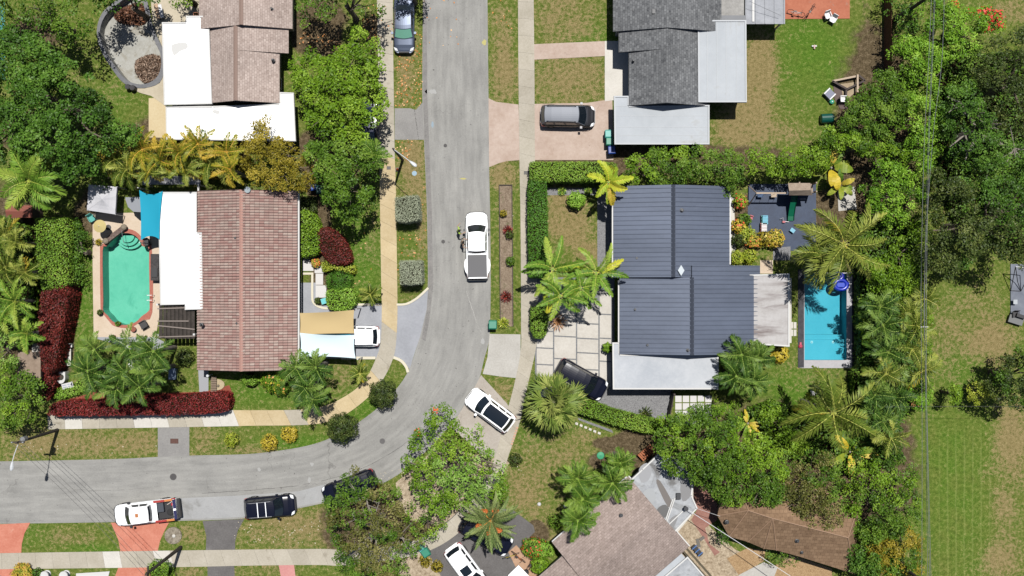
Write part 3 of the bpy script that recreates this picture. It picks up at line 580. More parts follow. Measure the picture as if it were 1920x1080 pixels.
# --- pink-tiled house with the pool, left
def tile_mat():
    m = bpy.data.materials.new('pink_barrel_tile'); m.use_nodes = True; nt = m.node_tree; b = nt.nodes['Principled BSDF']
    tc = node(nt, 'ShaderNodeTexCoord').outputs['Object']
    br = node(nt, 'ShaderNodeTexBrick'); nt.links.new(mapped(nt, tc), br.inputs['Vector']); br.inputs['Scale'].default_value = 1; br.offset = 0
    br.inputs['Brick Width'].default_value = .38; br.inputs['Row Height'].default_value = .238; br.inputs['Mortar Size'].default_value = .014
    br.inputs['Color1'].default_value = L(192,154,146); br.inputs['Color2'].default_value = L(222,202,190); br.inputs['Mortar'].default_value = L(112,90,84)
    n1 = noise(nt, mapped(nt, tc, (.25, 2.2, 1)), 1.2, 5, .7); n2 = noise(nt, tc, .5, 5, .6)
    c = mixc(nt, ramp(nt, n1, [(.44, (0,0,0,1)), (.66, (.6,.6,.6,1))]), br.outputs['Color'], L(192,146,138))
    c = mixc(nt, ramp(nt, n2, [(.5, (0,0,0,1)), (.72, (.5,.5,.5,1))]), c, L(176,166,156))
    nt.links.new(c, b.inputs['Base Color']); b.inputs['Roughness'].default_value = .85; b.inputs['Specular IOR Level'].default_value = .2; return m
m_tile = tile_mat(); m_tcap = mat('tile_ridge', L(208,160,146), .8); m_tf = mat('tile_fascia', L(220,214,204))
h = thing('house', 'house with faded pink barrel tile roof between the teal pool and the front drive', 'house', (*P(450, 525), 0))
ZE = 2.75; x0, x1 = P(369.5, 0, ZE)[0], P(558, 0, ZE)[0]; y0, y1 = P(0, 694, ZE)[1], P(0, 358, ZE)[1]; xr = P(452, 0, 4.0)[0]
gable_roof(h, x0, x1, y0, y1, ZE, xr, 4.0, [m_tile, m_tf], rib=.238, cap=m_tcap)
wallbox(h, x0+.5, y0+.55, x1-.62, y1-.5, 2.7, m_wall_w, gable=(xr, 3.82)); windows_round(h, x0+.5, y0+.55, x1-.62, y1-.5, door=('e', P(0,515)[1]))
M().box(x1+.01, y0, ZE-.2, x1+.15, y1, ZE-.05).build('gutter', m_fascia, h)
flat_roof(h, [(297,360),(369.5,360),(369.5,436),(379,436),(381,580),(347,581),(347,571),(301,572),(299,480)], 2.9, m_flat_w, rim=m_fascia, th=.2)
wallbox(h, P(299,0,2.9)[0]+.3, P(0,570,2.9)[1]+.3, x0+.5, P(0,362,2.9)[1]-.3, 2.7, m_wall_w, z0=0)
for px_, py_ in ((441,446),(444,606),(376,609)): pipe(h, px_, py_, 3.7, .3, .09)
for px_, py_ in ((433,394),(377,610)): pipe(h, px_, py_, 3.4, .2, .06)
o = thing('satellite_dish', 'small grey satellite dish on the top edge of the pink tile roof', 'satellite dish', (*P(464, 355, 3.6), 3.5))
x, y = P(464, 356, 4.0); M().lathe((x, y, 3.95), [(.02, 0), (.15, .02), (.26, .07), (.27, .09), (.15, .05)], 16).build('dish', mat('dish_grey', L(170,184,190)), o)
M().tube([(x, y, 3.4), (x, y, 3.95)], .03).build('mast', m_pipe, o); M().tube([(x, y, 3.97), (x+.1, y+.25, 4.25)], .015).build('feed_arm', m_pipe, o)
# pergola
o = thing('pergola', 'dark timber pergola with pale beams between the pool deck and the pink roof', 'pergola', (*P(330, 602), 0))
z = 2.5; x0p, y0p = P(294, 635, z); x1p, y1p = P(366, 571, z); m = M()
for k in range(9): xx = x0p+.2+k*(x1p-x0p-.2)/9; m.box(xx, y0p, z-.06, xx+.3, y1p, z)
m.build('slats', pmat('weathered_boards', L(52,46,42), L(84,76,70), 2, 10, .5), o)
for y_a, y_b, e in ((579,577,348),(602,602,354),(610.5,617.5,365),(632,630,366)):
    (xa, ya), (xb, yb) = P(295, y_a, z+.1), P(e, y_b, z+.1); l = math.hypot(xb-xa, yb-ya); M().obox(((xa+xb)/2, (ya+yb)/2, z+.003), ((xb-xa)/l, (yb-ya)/l), l, .1, .12).build('beam', mat('grey_beam', L(150,138,130)), o)
for px_, py_ in ((295,571),(296,628),(364,627)): xx, yy = P(px_, py_, 2.6); M().box(xx-.08, yy-.08, 0, xx+.08, yy+.08, 2.68).build('post', m_fascia, o)
# lean-to and clutter north of the pink roof
o = thing('lean_to_roof', 'grey corrugated lean-to roof under the golden palms, north of the white flat roof', 'roof', (*P(320, 345), 0))
z = 2.3; m = M(); (xa, ya), (xb, yb) = P(266, 346, z), P(371, 330, z); k = 0
for xx in np.arange(xa, xb, .3): m.add([(xx, ya, z), (xx+.15, ya, z+.05), (xx+.3, ya, z), (xx, yb, z+.1), (xx+.15, yb, z+.15), (xx+.3, yb, z+.1)], [(0,1,4,3),(1,2,5,4)])
m.build('roof_sheet', mat('zinc', L(170,170,172), .5, .3), o); M().box(P(371,0,z)[0], P(0,358,z)[1], z-.1, P(371,0,z)[0]+.14, yb, z+.12).build('edge_board', m_fascia, o)
posts(o, [(xa+.1, ya+.05), (xb-.1, ya+.05), (xa+.1, yb-.05), (xb-.1, yb-.05)], 2.28)

# --- grey-shingled house, top right
m_gs = shingle('grey_shingle', L(88,90,94), L(164,166,168), .2, .28); m_gf = mat('grey_fascia', L(120,122,126))
h = thing('house', 'house with mottled dark grey shingle roof and pale flat annexes beside the grey minivan', 'house', (*P(1240, 90), 0))
ZE = 2.7; xr = P(1251, 0, 4.1)[0]; xe = P(1352, 0, ZE)[0]; yN = P(0, -150, ZE)[1]; ya = P(0, 60, ZE)[1]
gable_roof(h, P(1149,0,ZE)[0], xe, ya, yN, ZE+.17, xr, 4.22, [m_gs, m_gf])
gable_roof(h, P(1160,0,ZE)[0], P(1322,0,ZE)[0], P(0,98,ZE)[1], ya+.4, ZE, xr, 4.05, [m_gs, m_gf])
ys = P(0,198,ZE)[1]; gable_roof(h, P(1179,0,ZE)[0], P(1322,0,ZE)[0], ys, P(0,98,ZE)[1]-.003, ZE, xr, 4.05, [m_gs, m_gf])
wx0, wx1 = P(1179,0,ZE)[0]+.4, P(1322,0,ZE)[0]-.4
wallbox(h, wx0, ys+.4, wx1, ya+.3, 2.65, m_wall_g, gable=(xr, 3.85)); wallbox(h, P(1149,0,ZE)[0]+.5, ya+.302, xe-.5, yN-.4, 2.8, m_wall_g)
windows_round(h, wx0, ys+.4, wx1, ya+.3, door=('w', P(0,118)[1]))
flat_roof(h, [(1308,38),(1399,38),(1400,192),(1309,192)], 3.02, m_flat_g, rim=mat('pale_trim', L(216,220,224)))
m = M(); z = 3.025
for px_ in (1326,1344,1362,1381): xx = P(px_,0,z)[0]; m.box(xx-.02, P(0,191,z)[1], z-.001, xx+.02, P(0,40,z)[1], z+.02)
m.build('roof_seams', mat('pale_trim', None), h)
flat_roof(h, [(1151,180),(1179,180),(1179,199),(1330,197),(1330,271),(1152,271)], 2.55, m_flat_g, rim=mat('pale_trim', None))
m = M(); z = 2.555
for py_ in (199,217,238,254): yy = P(0,py_,z)[1]; m.box(P(1153,0,z)[0], yy-.015, z-.001, P(1329,0,z)[0], yy+.015, z+.012)
m.build('roof_seams', mat('pale_trim', None), h)
wallbox(h, P(1200,0)[0], P(0,262)[1], P(1318,0)[0], ys+.398, 2.32, m_wall_g); wallbox(h, wx1+.004, P(0,186)[1], P(1385,0)[0], P(0,45)[1], 2.78, m_wall_g)
posts(h, [P(1160,262), P(1160,235)], 2.33); pipe(h, 1187, 19, 3.2, .25, .06); pipe(h, 1188, 113, 3.1, .25, .06)
M().box(*P(1222,27,3.7), 3.5, *P(1228,19,3.7), 4.0).build('roof_vent', m_pipe, h); M().box(*P(1323,36,3.1), 2.75, *P(1331,-40,3.1), 3.05).build('flat_roof', m_flat_g, h)
flat_roof(h, [(1332,-60),(1352,-60),(1395,-60),(1395,40),(1348,39),(1332,39)], 2.68, pmat('stained_roof', L(160,158,154), L(196,194,190), .8, 5, .5, c3=L(240,240,240), c3s=.8, c3t=.7), name='flat_roof')
# metal awning
o = thing('metal_awning', 'ribbed silver metal awning joined to the grey house beside the terracotta patio', 'awning', (*P(1430, 20), 0)); z = 2.5; m = M(); x0a, x1a = P(1397,0,z)[0], P(1472,0,z)[0]; y0a, y1a = P(0,45,z)[1], P(0,-90,z)[1]
m.box(x0a, y0a, z-.06, x1a, y1a, z)
for k in range(5): xx = x0a+.1+k*(x1a-x0a-.2)/4; m.box(xx-.04, y0a+.004, z-.003, xx+.04, y1a-.004, z+.06)
m.build('roof_sheet', pmat('silver_sheet', L(150,154,162), L(186,190,198), .8, 4, .3, rough=.6, metal=0), o); M().box(P(1412,0,z)[0]-.09, P(0,41,z)[1], z+.001, P(1412,0,z)[0]+.09, y1a, z+.075).build('white_strip', m_fascia, o)
posts(o, [(x1a-.2, y0a+.2), (x0a+.2, y0a+.2), (x1a-.2, y1a-.3), (x0a+.2, y1a-.3)], z-.06)
M().tube([(x1a-.2, y0a+.2, 1.6), (x1a-1.1, y0a+.2, 2.42)], .04).build('brace', m_pipe, o)

# --- blue-grey metal-roofed house, centre right
m_met = pmat('blue_grey_metal', L(98,108,128), L(117,128,150), .25, 3, .2, c3=L(134,145,166), c3s=.4, c3t=.68, stretch=(.4,1.4,1), rough=.42, metal=.35, bump=.03, spec=.5); m_met2 = mat('metal_trim', L(88,94,108), .45, .3)
h = thing('house', 'house with blue grey standing seam metal roof beside the narrow blue pool', 'house', (*P(1285, 520), 0))
ZE = 2.8; xr = P(1262,0,4.1)[0]; x0, x1 = P(1149.5,0,ZE)[0], P(1367,0,ZE)[0]; yb_ = P(0,500,ZE)[1]; yt = P(0,349.5,ZE)[1]
gable_roof(h, x0, x1, P(0,520,ZE)[1], yt, ZE+.2, xr, 4.25, [m_met, m_met2], seam=.39, cap=m_met2)
xr2 = P(1297.5,0,4.1)[0]; x2, x3 = P(1161.5,0,ZE)[0], P(1425,0,ZE)[0]; ye = P(0,664,ZE)[1]; yf = P(0,520,ZE)[1]
gable_roof(h, x2, x3, ye, yf-.02, ZE, xr2, 4.1, [m_met, m_met2], seam=.39, cap=m_met2)
yg = P(0,498,ZE)[1]
r_ = M(); zz = lambda x: 4.1-(x-xr2)/(x3-xr2)*(4.1-ZE); xg = P(1296,0,4)[0]
r_.add([(xr2, yf-.02, 4.1), (x3, yf-.02, ZE), (x3, yg, ZE), (xr2, yg, 4.1)], [(0,1,2,3)])
r_.add([(xr2, yg, 4.1), (x3, yg, ZE), (x3, yg, ZE-.16), (xr2, yg, 3.94), (x3, yf-.02, ZE), (x3, yf-.02, ZE-.16)], [(0,3,2,1)[::-1], (1,2,5,4)], 1)
for y in np.arange(yf+.15, yg, .39): r_.add([(x3, y-.03, ZE), (x3, y+.03, ZE), (xr2, y+.03, 4.1), (xr2, y-.03, 4.1), (x3, y-.02, ZE+.07), (x3, y+.02, ZE+.07), (xr2, y+.02, 4.17), (xr2, y-.02, 4.17)], [(7,6,5,4), (0,3,7,4), (1,5,6,2)])
r_.build('roof', [m_met, m_met2], h)
wallbox(h, x0+.5, P(0,510,ZE)[1], x1-.45, yt-.5, 2.9, m_wall_w, gable=(xr, 4.0)); wallbox(h, x2+.5, ye+.5, x3-.9, P(0,510,ZE)[1]-.004, 2.75, m_wall_w, gable=(xr2, 3.88))
windows_round(h, x0+.5, P(0,510,ZE)[1], x1-.45, yt-.5); windows_round(h, x2+.5, ye+.5, x3-.9, P(0,510,ZE)[1], door=('w', P(0,560)[1]))
M().box(x0-.12, P(0,519,ZE)[1], ZE+.03, x0-.01, P(0,385,ZE)[1], ZE+.15).build('gutter', m_fascia, h); M().box(x2-.12, P(0,642,ZE)[1], ZE-.16, x2-.01, yf-.3, ZE-.03).build('gutter', m_fascia, h)
M().box(x1+.01, yg+.1, ZE+.03, x1+.12, yt, ZE+.15).build('gutter', m_fascia, h)
m_cp = pmat('carport_roof', L(198,204,212), L(222,226,232), .4, 4, .3, c3=L(168,170,172), c3s=1.6, c3t=.66)
flat_roof(h, [(1148,642),(1162,642),(1162,664.5),(1413,664.5),(1347,668),(1347,730),(1149,730)][:3]+[(1347,664.5),(1347,730),(1149,730)], 2.62, m_cp, rim=m_fascia, th=.25)
flat_roof(h, [(1403,515),(1480,513),(1480,650),(1403,645)], 2.92, pmat('streaked_roof', L(196,192,190), L(222,220,220), .5, 4, .3, c3=L(140,128,126), c3s=.35, c3t=.52, stretch=(.3,1.6,1)), rim=m_fascia, th=.2)
wallbox(h, P(1190,0)[0], P(0,715)[1], P(1335,0)[0], ye+.498, 2.37, m_wall_g); posts(h, [P(1156,722), P(1156,690)], 2.38, .2)
wallbox(h, x3-.898, P(0,640)[1], P(1468,0)[0], P(0,522)[1], 2.7, m_wall_w)
for px_, py_, z in ((1279,394,4.1),(1194,484,3.3),(1191,580,3),(1214,647,3.2),(1291,657,4.0)): pipe(h, px_, py_, z, .25, .1)
x, y = P(1277,507,4.3); M().prism([(x-.28,y),(x,y-.46),(x+.28,y),(x,y+.46)], 4.1, 4.36).build('skylight', mat('skylight_dome', L(226,236,242), .2), h)

# --- shingled house turned 47 degrees, bottom
ZE = 2.7; A = np.array(P(1035,1017,ZE)); N_ = np.array(P(1178,893,ZE)); E_ = np.array(P(1283,1033,ZE))
u = N_-A; Lr = np.linalg.norm(u)+.0; u /= Lr; th = math.atan2(u[1], u[0]); v = np.array([u[1], -u[0]]); Wd = abs((E_-N_)@v)
ctr = A
h = thing('house', 'house with taupe shingle roof set diagonally beside the stained grey flat roof', 'house', (float(A[0]), float(A[1]), 0), rz=th-math.pi/2, world=False)
# local frame: +y along the ridge, +x across
m_bs = shingle('taupe_shingle', L(156,140,132), L(206,188,180), .2, .3)
gable_roof(h, 0, Wd, 0, Lr, ZE, Wd/2, 3.95, [m_bs, m_fascia]); gable_roof(h, 1.5, Wd+.2, -14, -.004, ZE-.1, Wd/2, 3.8, [m_bs, m_fascia])
wallbox(h, .5, .5, Wd-.5, Lr-.5, 2.65, m_wall_w, gable=(Wd/2, 3.8)); windows_round(h, .5, .5, Wd-.5, Lr-.5); wallbox(h, 2, -13.5, Wd-.3, .496, 2.5, m_wall_w)
M().box(Wd+.02, .2, ZE-.12, Wd+.75, Lr-.9, ZE-.02).build('gutter_roof', m_flat_g, h); M().box(-.1, .05, ZE-.13, -.01, Lr-.1, ZE+.0).build('gutter', m_fascia, h); M().box(0, Lr+.01, ZE-.2, Wd, Lr+.1, ZE-.02).build('fascia', m_fascia, h)
m = M().lathe((Wd*.24, Lr*.7, 3.2), [(.1, 0), (.1, .35), (.16, .37), (.16, .45)], 10); m.build('roof_vent', m_pipe, h)
h2 = thing('flat_roofed_annexe', 'annexe with patched white and grey flat roof beside the diagonal shingle roof', 'annexe', (*P(1230,930), 0))
m_st = pmat('patched_grey_roof', L(172,176,182), L(214,218,222), .45, 4, .35, c3=L(132,132,132), c3s=.5, c3t=.5)
flat_roof(h2, [(1170,910),(1203,880),(1238,847),(1275,862),(1302,895),(1297,928),(1308,953),(1259,1004)], 2.8, m_st, rim=m_fascia, th=.25)
w = PP([(1182,912),(1238,862),(1290,895),(1290,950),(1259,988)]); M().prism(w, 0, 2.55).build('wall', m_wall_w, h2)
for pl_, g_ in (([(1198,880),(1212,868),(1222,880),(1216,900),(1202,904)],(176,178,182)),([(1231,906),(1238,902),(1262,945),(1252,950)],(128,122,118)),([(1232,955),(1248,946),(1256,962),(1240,972)],(112,112,112)),([(1276,905),(1292,890),(1297,925),(1280,940)],(150,150,152)),([(1255,975),(1272,965),(1262,990)],(150,152,156)),([(1205,925),(1222,915),(1230,935),(1215,945)],(186,190,194))):
    M().prism(PP(smoothpts(pl_, 3, True), 2.8), 2.80, 2.806+.002*(g_[0] % 5)).build('roof_patch', mat('patch%d' % g_[0], L(*g_)), h2)
for a_, b__ in (((1266,934),(1246,992)),((1284,956),(1248,990)),((1262,936),(1244,988))):
    (xa, ya), (xb, yb) = P(*a_, 3), P(*b__, 3); l = math.hypot(xb-xa, yb-ya); M().obox(((xa+xb)/2, (ya+yb)/2, 2.801), ((xb-xa)/l, (yb-ya)/l), l, .09, .1+.01*(a_[0] % 3)).build('conduit', m_fascia, h2)
M().box(*P(1268,936,3), 2.8, *P(1276,925,3), 3.15).build('vent_box', m_pipe, h2); M().lathe((*P(1285,952,3), 2.8), [(.14, 0), (.14, .6), (.2, .62), (.2, .68)], 10).build('weatherhead', m_pipe, h2)
h3 = thing('flat_roofed_annexe', 'pale flat-roofed annexe cut by the bottom edge, right of the diagonal shingle roof', 'annexe', (*P(1290,1070), 0))
flat_roof(h3, [(1240,1085),(1289,1043),(1345,1108),(1300,1160)], 2.75, m_st, rim=m_fascia, th=.25); M().prism(PP([(1252,1085),(1287,1055),(1330,1108),(1300,1145)]), 0, 2.5).build('wall', m_wall_w, h3)

# --- hipped brown roof, bottom right
m_bt = shingle('brown_flat_tile', L(138,110,86), L(188,156,126), .3, .36, rot=False)
h = thing('house', 'house with hipped terracotta brown roof half hidden by the trees at the bottom right', 'house', (*P(1480, 980), 0))
e = 2.6; rz_ = 4.5
K = {k: (*P(x, y, z), z) for k, (x, y, z) in dict(a=(1345,967,e), b=(1350,944,e), c=(1385,905,e), d=(1470,895,e), f=(1612,940,e), g=(1608,985,e), i=(1602,1076,e), j=(1500,1044,e), k=(1456,1032,e), l=(1432,1029,e), n=(1402,1016,e), o=(1367,1006,e), R1=(1403,957,4.1), R2=(1449,972,rz_), R3=(1590,1008,rz_)).items()}
kk = list(K); V_ = [K[k] for k in kk]; ix = {k: i for i, k in enumerate(kk)}
F_ = ['aoR1', 'baR1', 'cbR1', 'R1onR2', 'nlR2', 'lkR2', 'kjR3R2', 'jiR3', 'igR3', 'gfR3', 'fdR2R3', 'dcR1R2']
import re as _re
fs = []
for s_ in F_:
    ids = [ix[t] for t in _re.findall(r'R\d|[a-z]', s_)]; pts = [V_[i] for i in ids]
    ar = sum(pts[i][0]*pts[(i+1) % len(pts)][1]-pts[(i+1) % len(pts)][0]*pts[i][1] for i in range(len(pts)))
    ids = ids if ar > 0 else ids[::-1]
    for q_ in range(1, len(ids)-1): fs.append((ids[0], ids[q_], ids[q_+1]))
m = M(); m.add(V_, fs); rim_ = [K[k] for k in 'baonlkjigfdc']; n = len(rim_)
m.add(rim_+[(x, y, z-.18) for x, y, z in rim_], [(i, (i+1) % n, n+(i+1) % n, n+i) for i in range(n)]+[tuple(range(n, 2*n))])
rf_ = m.build('roof', m_bt, h)
for a_, b_ in (('R1','R2'),('R2','R3'),('R1','a'),('R1','o'),('R1','c'),('R2','l'),('R2','k'),('R2','n'),('R3','i'),('R3','g'),('R3','f')): p_, q_ = Vector(K[a_]), Vector(K[b_]); M().tube([p_+Vector((0,0,.02)), q_+Vector((0,0,.02))], .05, 6).build('ridge_cap', mat('brown_ridge', L(184,150,122)), rf_)
M().prism([(x*.0+(x-V_[0][0])*.93+V_[0][0]+.5, (y+18.5)*.9-18.9) for x, y, z in rim_], 0, 2.5).build('wall', m_wall_c, h)
pipe(h, 1364, 980, 3.2, .2, .1); pipe(h, 1496, 1015, 3.6, .2, .1); pipe(h, 1505, 1037, 3.0, .1, .07)
# small red shed roof, left edge
o = thing('shed', 'small shed with rusty red roof between the plants at the left edge', 'shed', (*P(38, 397), 0)); (xa, ya), (xb, yb) = P(12, 408, 2.4), P(60, 385, 2.4)
m = M(); m.add([(xa, ya, 2.3), (xb, ya, 2.3), (xb, yb, 2.3), (xa, yb, 2.3), (xa, (ya+yb)/2, 2.6), (xb, (ya+yb)/2, 2.6)], [(0,1,5,4),(4,5,2,3),(0,4,3),(1,2,5),(0,3,2,1)]); m.build('roof', mat('rusty_red', L(158,92,76)), o)
M().box(xa+.15, ya+.1, 0, xb-.15, yb-.1, 2.295).build('wall', mat('shed_wall', L(120,100,90)), o)
# covered shed left of the hedge cluster
o = thing('house', 'corner of a brown board roof behind the red hedge at the left edge', 'house', (*P(50, 690), 0)); z = 2.5
m = M(); (xa, ya), (xb, yb) = P(33, 720, z), P(76, 660, z); m.box(xa, ya, z-.12, xb, yb, z); m.build('roof', pmat('weathered_tan', L(150,130,112), L(180,160,142), .8, 5, .4), o); M().box(xa+.2, ya+.2, 0, xb-.2, yb-.2, z-.121).build('wall', m_wall_c, o)
# ------------------------------------------------------------------ vehicles
def paint(name, c, metal=0, rough=.3): return mat(name, c, rough, metal, spec=.35, coat=.3)
m_tyre = mat('tyre_rubber', (.012,.012,.013,1), .85); m_rim = mat('alloy_rim', (.45,.45,.47,1), .35, .8); m_blk = mat('black_trim', (.012,.012,.014,1), .5)
m_cg = mat('car_glass', (.006,.009,.013,1), .05, spec=.8); m_lamp = mat('lamp_glass', (.6,.62,.64,1), .1); m_tail = mat('tail_lamp_red', (.45,.01,.02,1), .2)
PK = {  # windshield base, roof start, roof end, rear glass base, hood z, belt z, rear deck z, roof z
 'suv': (.25,.385,.90,.975,.92,1.02,1.0,1.70), 'sedan': (.27,.41,.72,.86,.82,.90,.95,1.44), 'hatch': (.25,.40,.88,.975,.85,.95,.95,1.52),
 'van': (.19,.33,.93,.985,.95,1.05,1.0,1.76), 'pickup': (.215,.325,.585,.615,1.05,1.12,1.12,1.84)}
def car(name, label, cat, px, py, ang, Lc, Wc, kind, pt, group=None, z0=.025, roof=None, glassroof=False, sunroof=False, rack=None, ws=None, trim=None, bed=None, hzs=1.0):
    wb, rs, re_, rb, zh, zb, zd, zr = PK[kind]; hw = Wc/2
    x, y = P(px, py, .9); o = thing(name, label, cat, (x, y, z0), group or 'parked vehicles', rz=R(ang), world=False)
    X = lambda t: Lc*(.5-t)
    # body: rounded plan, changing height
    st = [(0,.60,.62),(.012,.74,.68),(.035,.86,.74),(.075,.945,.80),(.13,.985,.86),(wb-.03,1,.97),(wb+.02,1,1.0),(.4,1,1),(.55,1,1),(.7,1,1),(.8,1,1),(.9,.99,1),(.955,.95,.985),(.985,.88,.93),(1,.76,.80)]
    m = M(); rings = []
    for t, wf, hf in st:
        if t <= wb: zt = zh*hf if t < .12 else zh*(.9+.1*(t-.12)/(wb-.12))
        elif t >= (rb if kind in ('sedan','pickup') else .9): zt = zd*(hf if t > .9 else 1)
        else: zt = zb
        if kind == 'pickup': wf = wf if t < .9 else [.99,.97,.94,.9][min(3, int((t-.9)*40))]; zt = zt if t < .9 else zd
        w = hw*wf; xx = X(t)+(0 if 0 < t < 1 else 0)
        half = [(0,zt+.025),(.45*w,zt+.02),(.80*w,zt+.0),(.90*w,zt-.04),(.975*w,zt-.16),(w,zt-.34),(.985*w,.48),(.95*w,.30),(.6*w,.24)]
        ring = [(xx, a, b_) for a, b_ in half]+[(xx, -a, b_) for a, b_ in half[:0:-1]]; rings.append(ring)
    n = len(rings[0])
    bi = None
    for i in range(len(rings)-1):
        v = rings[i]+rings[i+1]; fs = [(k, (k+1) % n, n+(k+1) % n, n+k) for k in range(n)]
        if bed and st[i][0] >= .66 and st[i+1][0] <= .97: fs = [f for j, f in enumerate(fs) if j not in (0, 1, n-1, n-2)]
        m.add(v, [f[::-1] for f in fs])
    m.add(rings[0], [tuple(range(n))]); m.add(rings[-1], [tuple(range(n))[::-1]])
    body = m.build('body', pt, o, smooth=True)
    # cabin shell
    N = 8; us = np.linspace(-1, 1, N+1); bw, tw = hw*.90, hw*.74; zbt = zb-.02
    BF = [(X(wb)+.20*(1-u*u)*.9, u*bw, zbt) for u in us]; TF = [(X(rs)+.10*(1-u*u), u*tw, zr-.05+.04*(1-u*u)) for u in us]
    TR = [(X(re_)-.06*(1-u*u), u*tw*.97, zr-.07+.04*(1-u*u)) for u in us]; BR = [(X(rb)-.10*(1-u*u), u*bw*.96, (zd if kind != 'pickup' else zb)-.01) for u in us]
    mid = lambda a, b_, t, dz=0: [tuple(p[j]*(1-t)+q_[j]*t+(dz if j == 2 else 0) for j in range(3)) for p, q_ in zip(a, b_)]
    rows = [BF, TF, mid(TF, TR, .2, .035), mid(TF, TR, .5, .05), mid(TF, TR, .8, .035), TR, BR]
    v = [p for r in rows for p in r]; q = N+1; fs = [(i*q+k, i*q+k+1, (i+1)*q+k+1, (i+1)*q+k) for i in range(len(rows)-1) for k in range(N)]
    fs = [f[::-1] for f in fs]
    fs += [(0, q, 5*q, 6*q), (N, 6*q+N, 5*q+N, q+N), (q, 2*q, 3*q, 4*q, 5*q), (q+N, 5*q+N, 4*q+N, 3*q+N, 2*q+N)]
    cab = M().add(v, fs).build('cabin', roof or pt, o, smooth=False)
    def panel(nm, rowsA, rowsB, u0, u1, t0, t1, mt, par=o, off=.012, k=8):
        vs = []; nn = 5
        for i in range(nn):
            t = t0+(t1-t0)*i/(nn-1)
            for j in range(k+1):
                u = u0+(u1-u0)*j/k; f = (u+1)/2*N; a = int(min(N-1, math.floor(f))); fr = f-a
                pa = Vector(rowsA[a]).lerp(Vector(rowsA[a+1]), fr); pb = Vector(rowsB[a]).lerp(Vector(rowsB[a+1]), fr); vs.append(pa.lerp(pb, t))
        nrm = ((vs[k]-vs[0]).cross(vs[-1]-vs[0])).normalized(); nrm = nrm if nrm.z > 0 else -nrm
        c = M().add([p+nrm*off for p in vs], [(i*(k+1)+j, i*(k+1)+j+1, (i+1)*(k+1)+j+1, (i+1)*(k+1)+j)[::-1] for i in range(nn-1) for j in range(k)]); return c.build(nm, mt, par, smooth=True)
    w_ = panel('windshield', BF, TF, -.93, .93, .05, .93, ws or m_cg)
    panel('rear_window', TR, BR, -.88, .88, .12, .80, m_cg)
    # side windows follow the shell's flanks
    for s in (-1, 1):
        i0 = 0 if s < 0 else N; a0, a1, c0, c1 = map(Vector, (BF[i0], TF[i0], BR[i0], TR[i0]))
        cuts = {'pickup': [(.22,.52),(.56,.90)], 'sedan': [(.22,.52),(.55,.82)]}.get(kind, [(.16,.42),(.45,.68),(.71,.90)])
        for t0, t1 in cuts:
            f = lambda t, h: (a0.lerp(c0, t)).lerp(a1.lerp(c1, (t-.10)/.82 if t > .1 else 0), h)
            pts = [f(t0+.05*0, .16), f(t1, .16), f(min(t1, t1-.01), .86), f(t0+.02, .86)]; nn = (pts[1]-pts[0]).cross(pts[3]-pts[0]).normalized(); nn = nn if nn.y*s > 0 else -nn
            M().add([p+nn*.012 for p in pts], [(0,1,2,3) if s < 0 else (3,2,1,0)]).build('side_window', m_cg, o)
    rf = rows[1:6]
    if glassroof: panel('glass_roof', TF, TR, -.84, .84, .05, .97, m_cg, off=.052); 
    if sunroof: panel('sunroof', TF, TR, -.62, .62, .08, .42, m_cg, off=.05)
    for s in (-1, 1):
        M().box(X(wb)-.42, s*hw*.98 if s > 0 else -hw*.98-.2, zb-.02, X(wb)-.22, s*hw*.98+.2 if s > 0 else -hw*.98, zb+.14).build('mirror', trim or (m_blk if kind == 'pickup' else pt), o)
        l = M(); l.add([(X(.02)+.03, s*hw*.55, .70), (X(.035)+.03, s*hw*.84, .70), (X(.085), s*hw*.955, .80), (X(.06), s*hw*.66, .82), (X(.02)+.03, s*hw*.55, .60), (X(.03)+.03, s*hw*.87, .58), (X(.085)+.01, s*hw*.985, .66)], [(0,1,2,3)[::s], (0,4,5,1)[::s], (1,5,6,2)[::s]]); l.build('headlight', m_lamp, o)
        t = M(); t.add([(X(.992)-.04, s*hw*.62, zd-.04), (X(.975)-.05, s*hw*.92, zd-.05), (X(.93), s*hw*1.0, zd-.09), (X(.93), s*hw*1.01, zd-.3), (X(.975)-.05, s*hw*.96, zd-.3), (X(.992)-.05, s*hw*.7, zd-.26)], [(0,1,4,5)[::-s], (1,2,3,4)[::-s]]); t.build('taillight', m_tail, o)
    for nm, tx in (('front_bumper', 0), ('rear_bumper', 1)):
        s = 1 if tx == 0 else -1; b_ = M(); xe = X(tx); b_.prism([(xe+s*.06, -hw*.6), (xe+s*.06, hw*.6), (xe-s*.12, hw*.88), (xe-s*.3, hw*.97), (xe-s*.3, -hw*.97), (xe-s*.12, -hw*.88)][::s], .3, .56 if kind != 'pickup' else .66); b_.build(nm, trim or (m_blk if kind in ('pickup','suv') else pt), o)
    M().box(X(.0)-.02, -hw*.5, .45, X(.0)+.035, hw*.5, .68).build('grille', m_blk, o)
    r = .37 if kind in ('pickup','suv','van') else .33
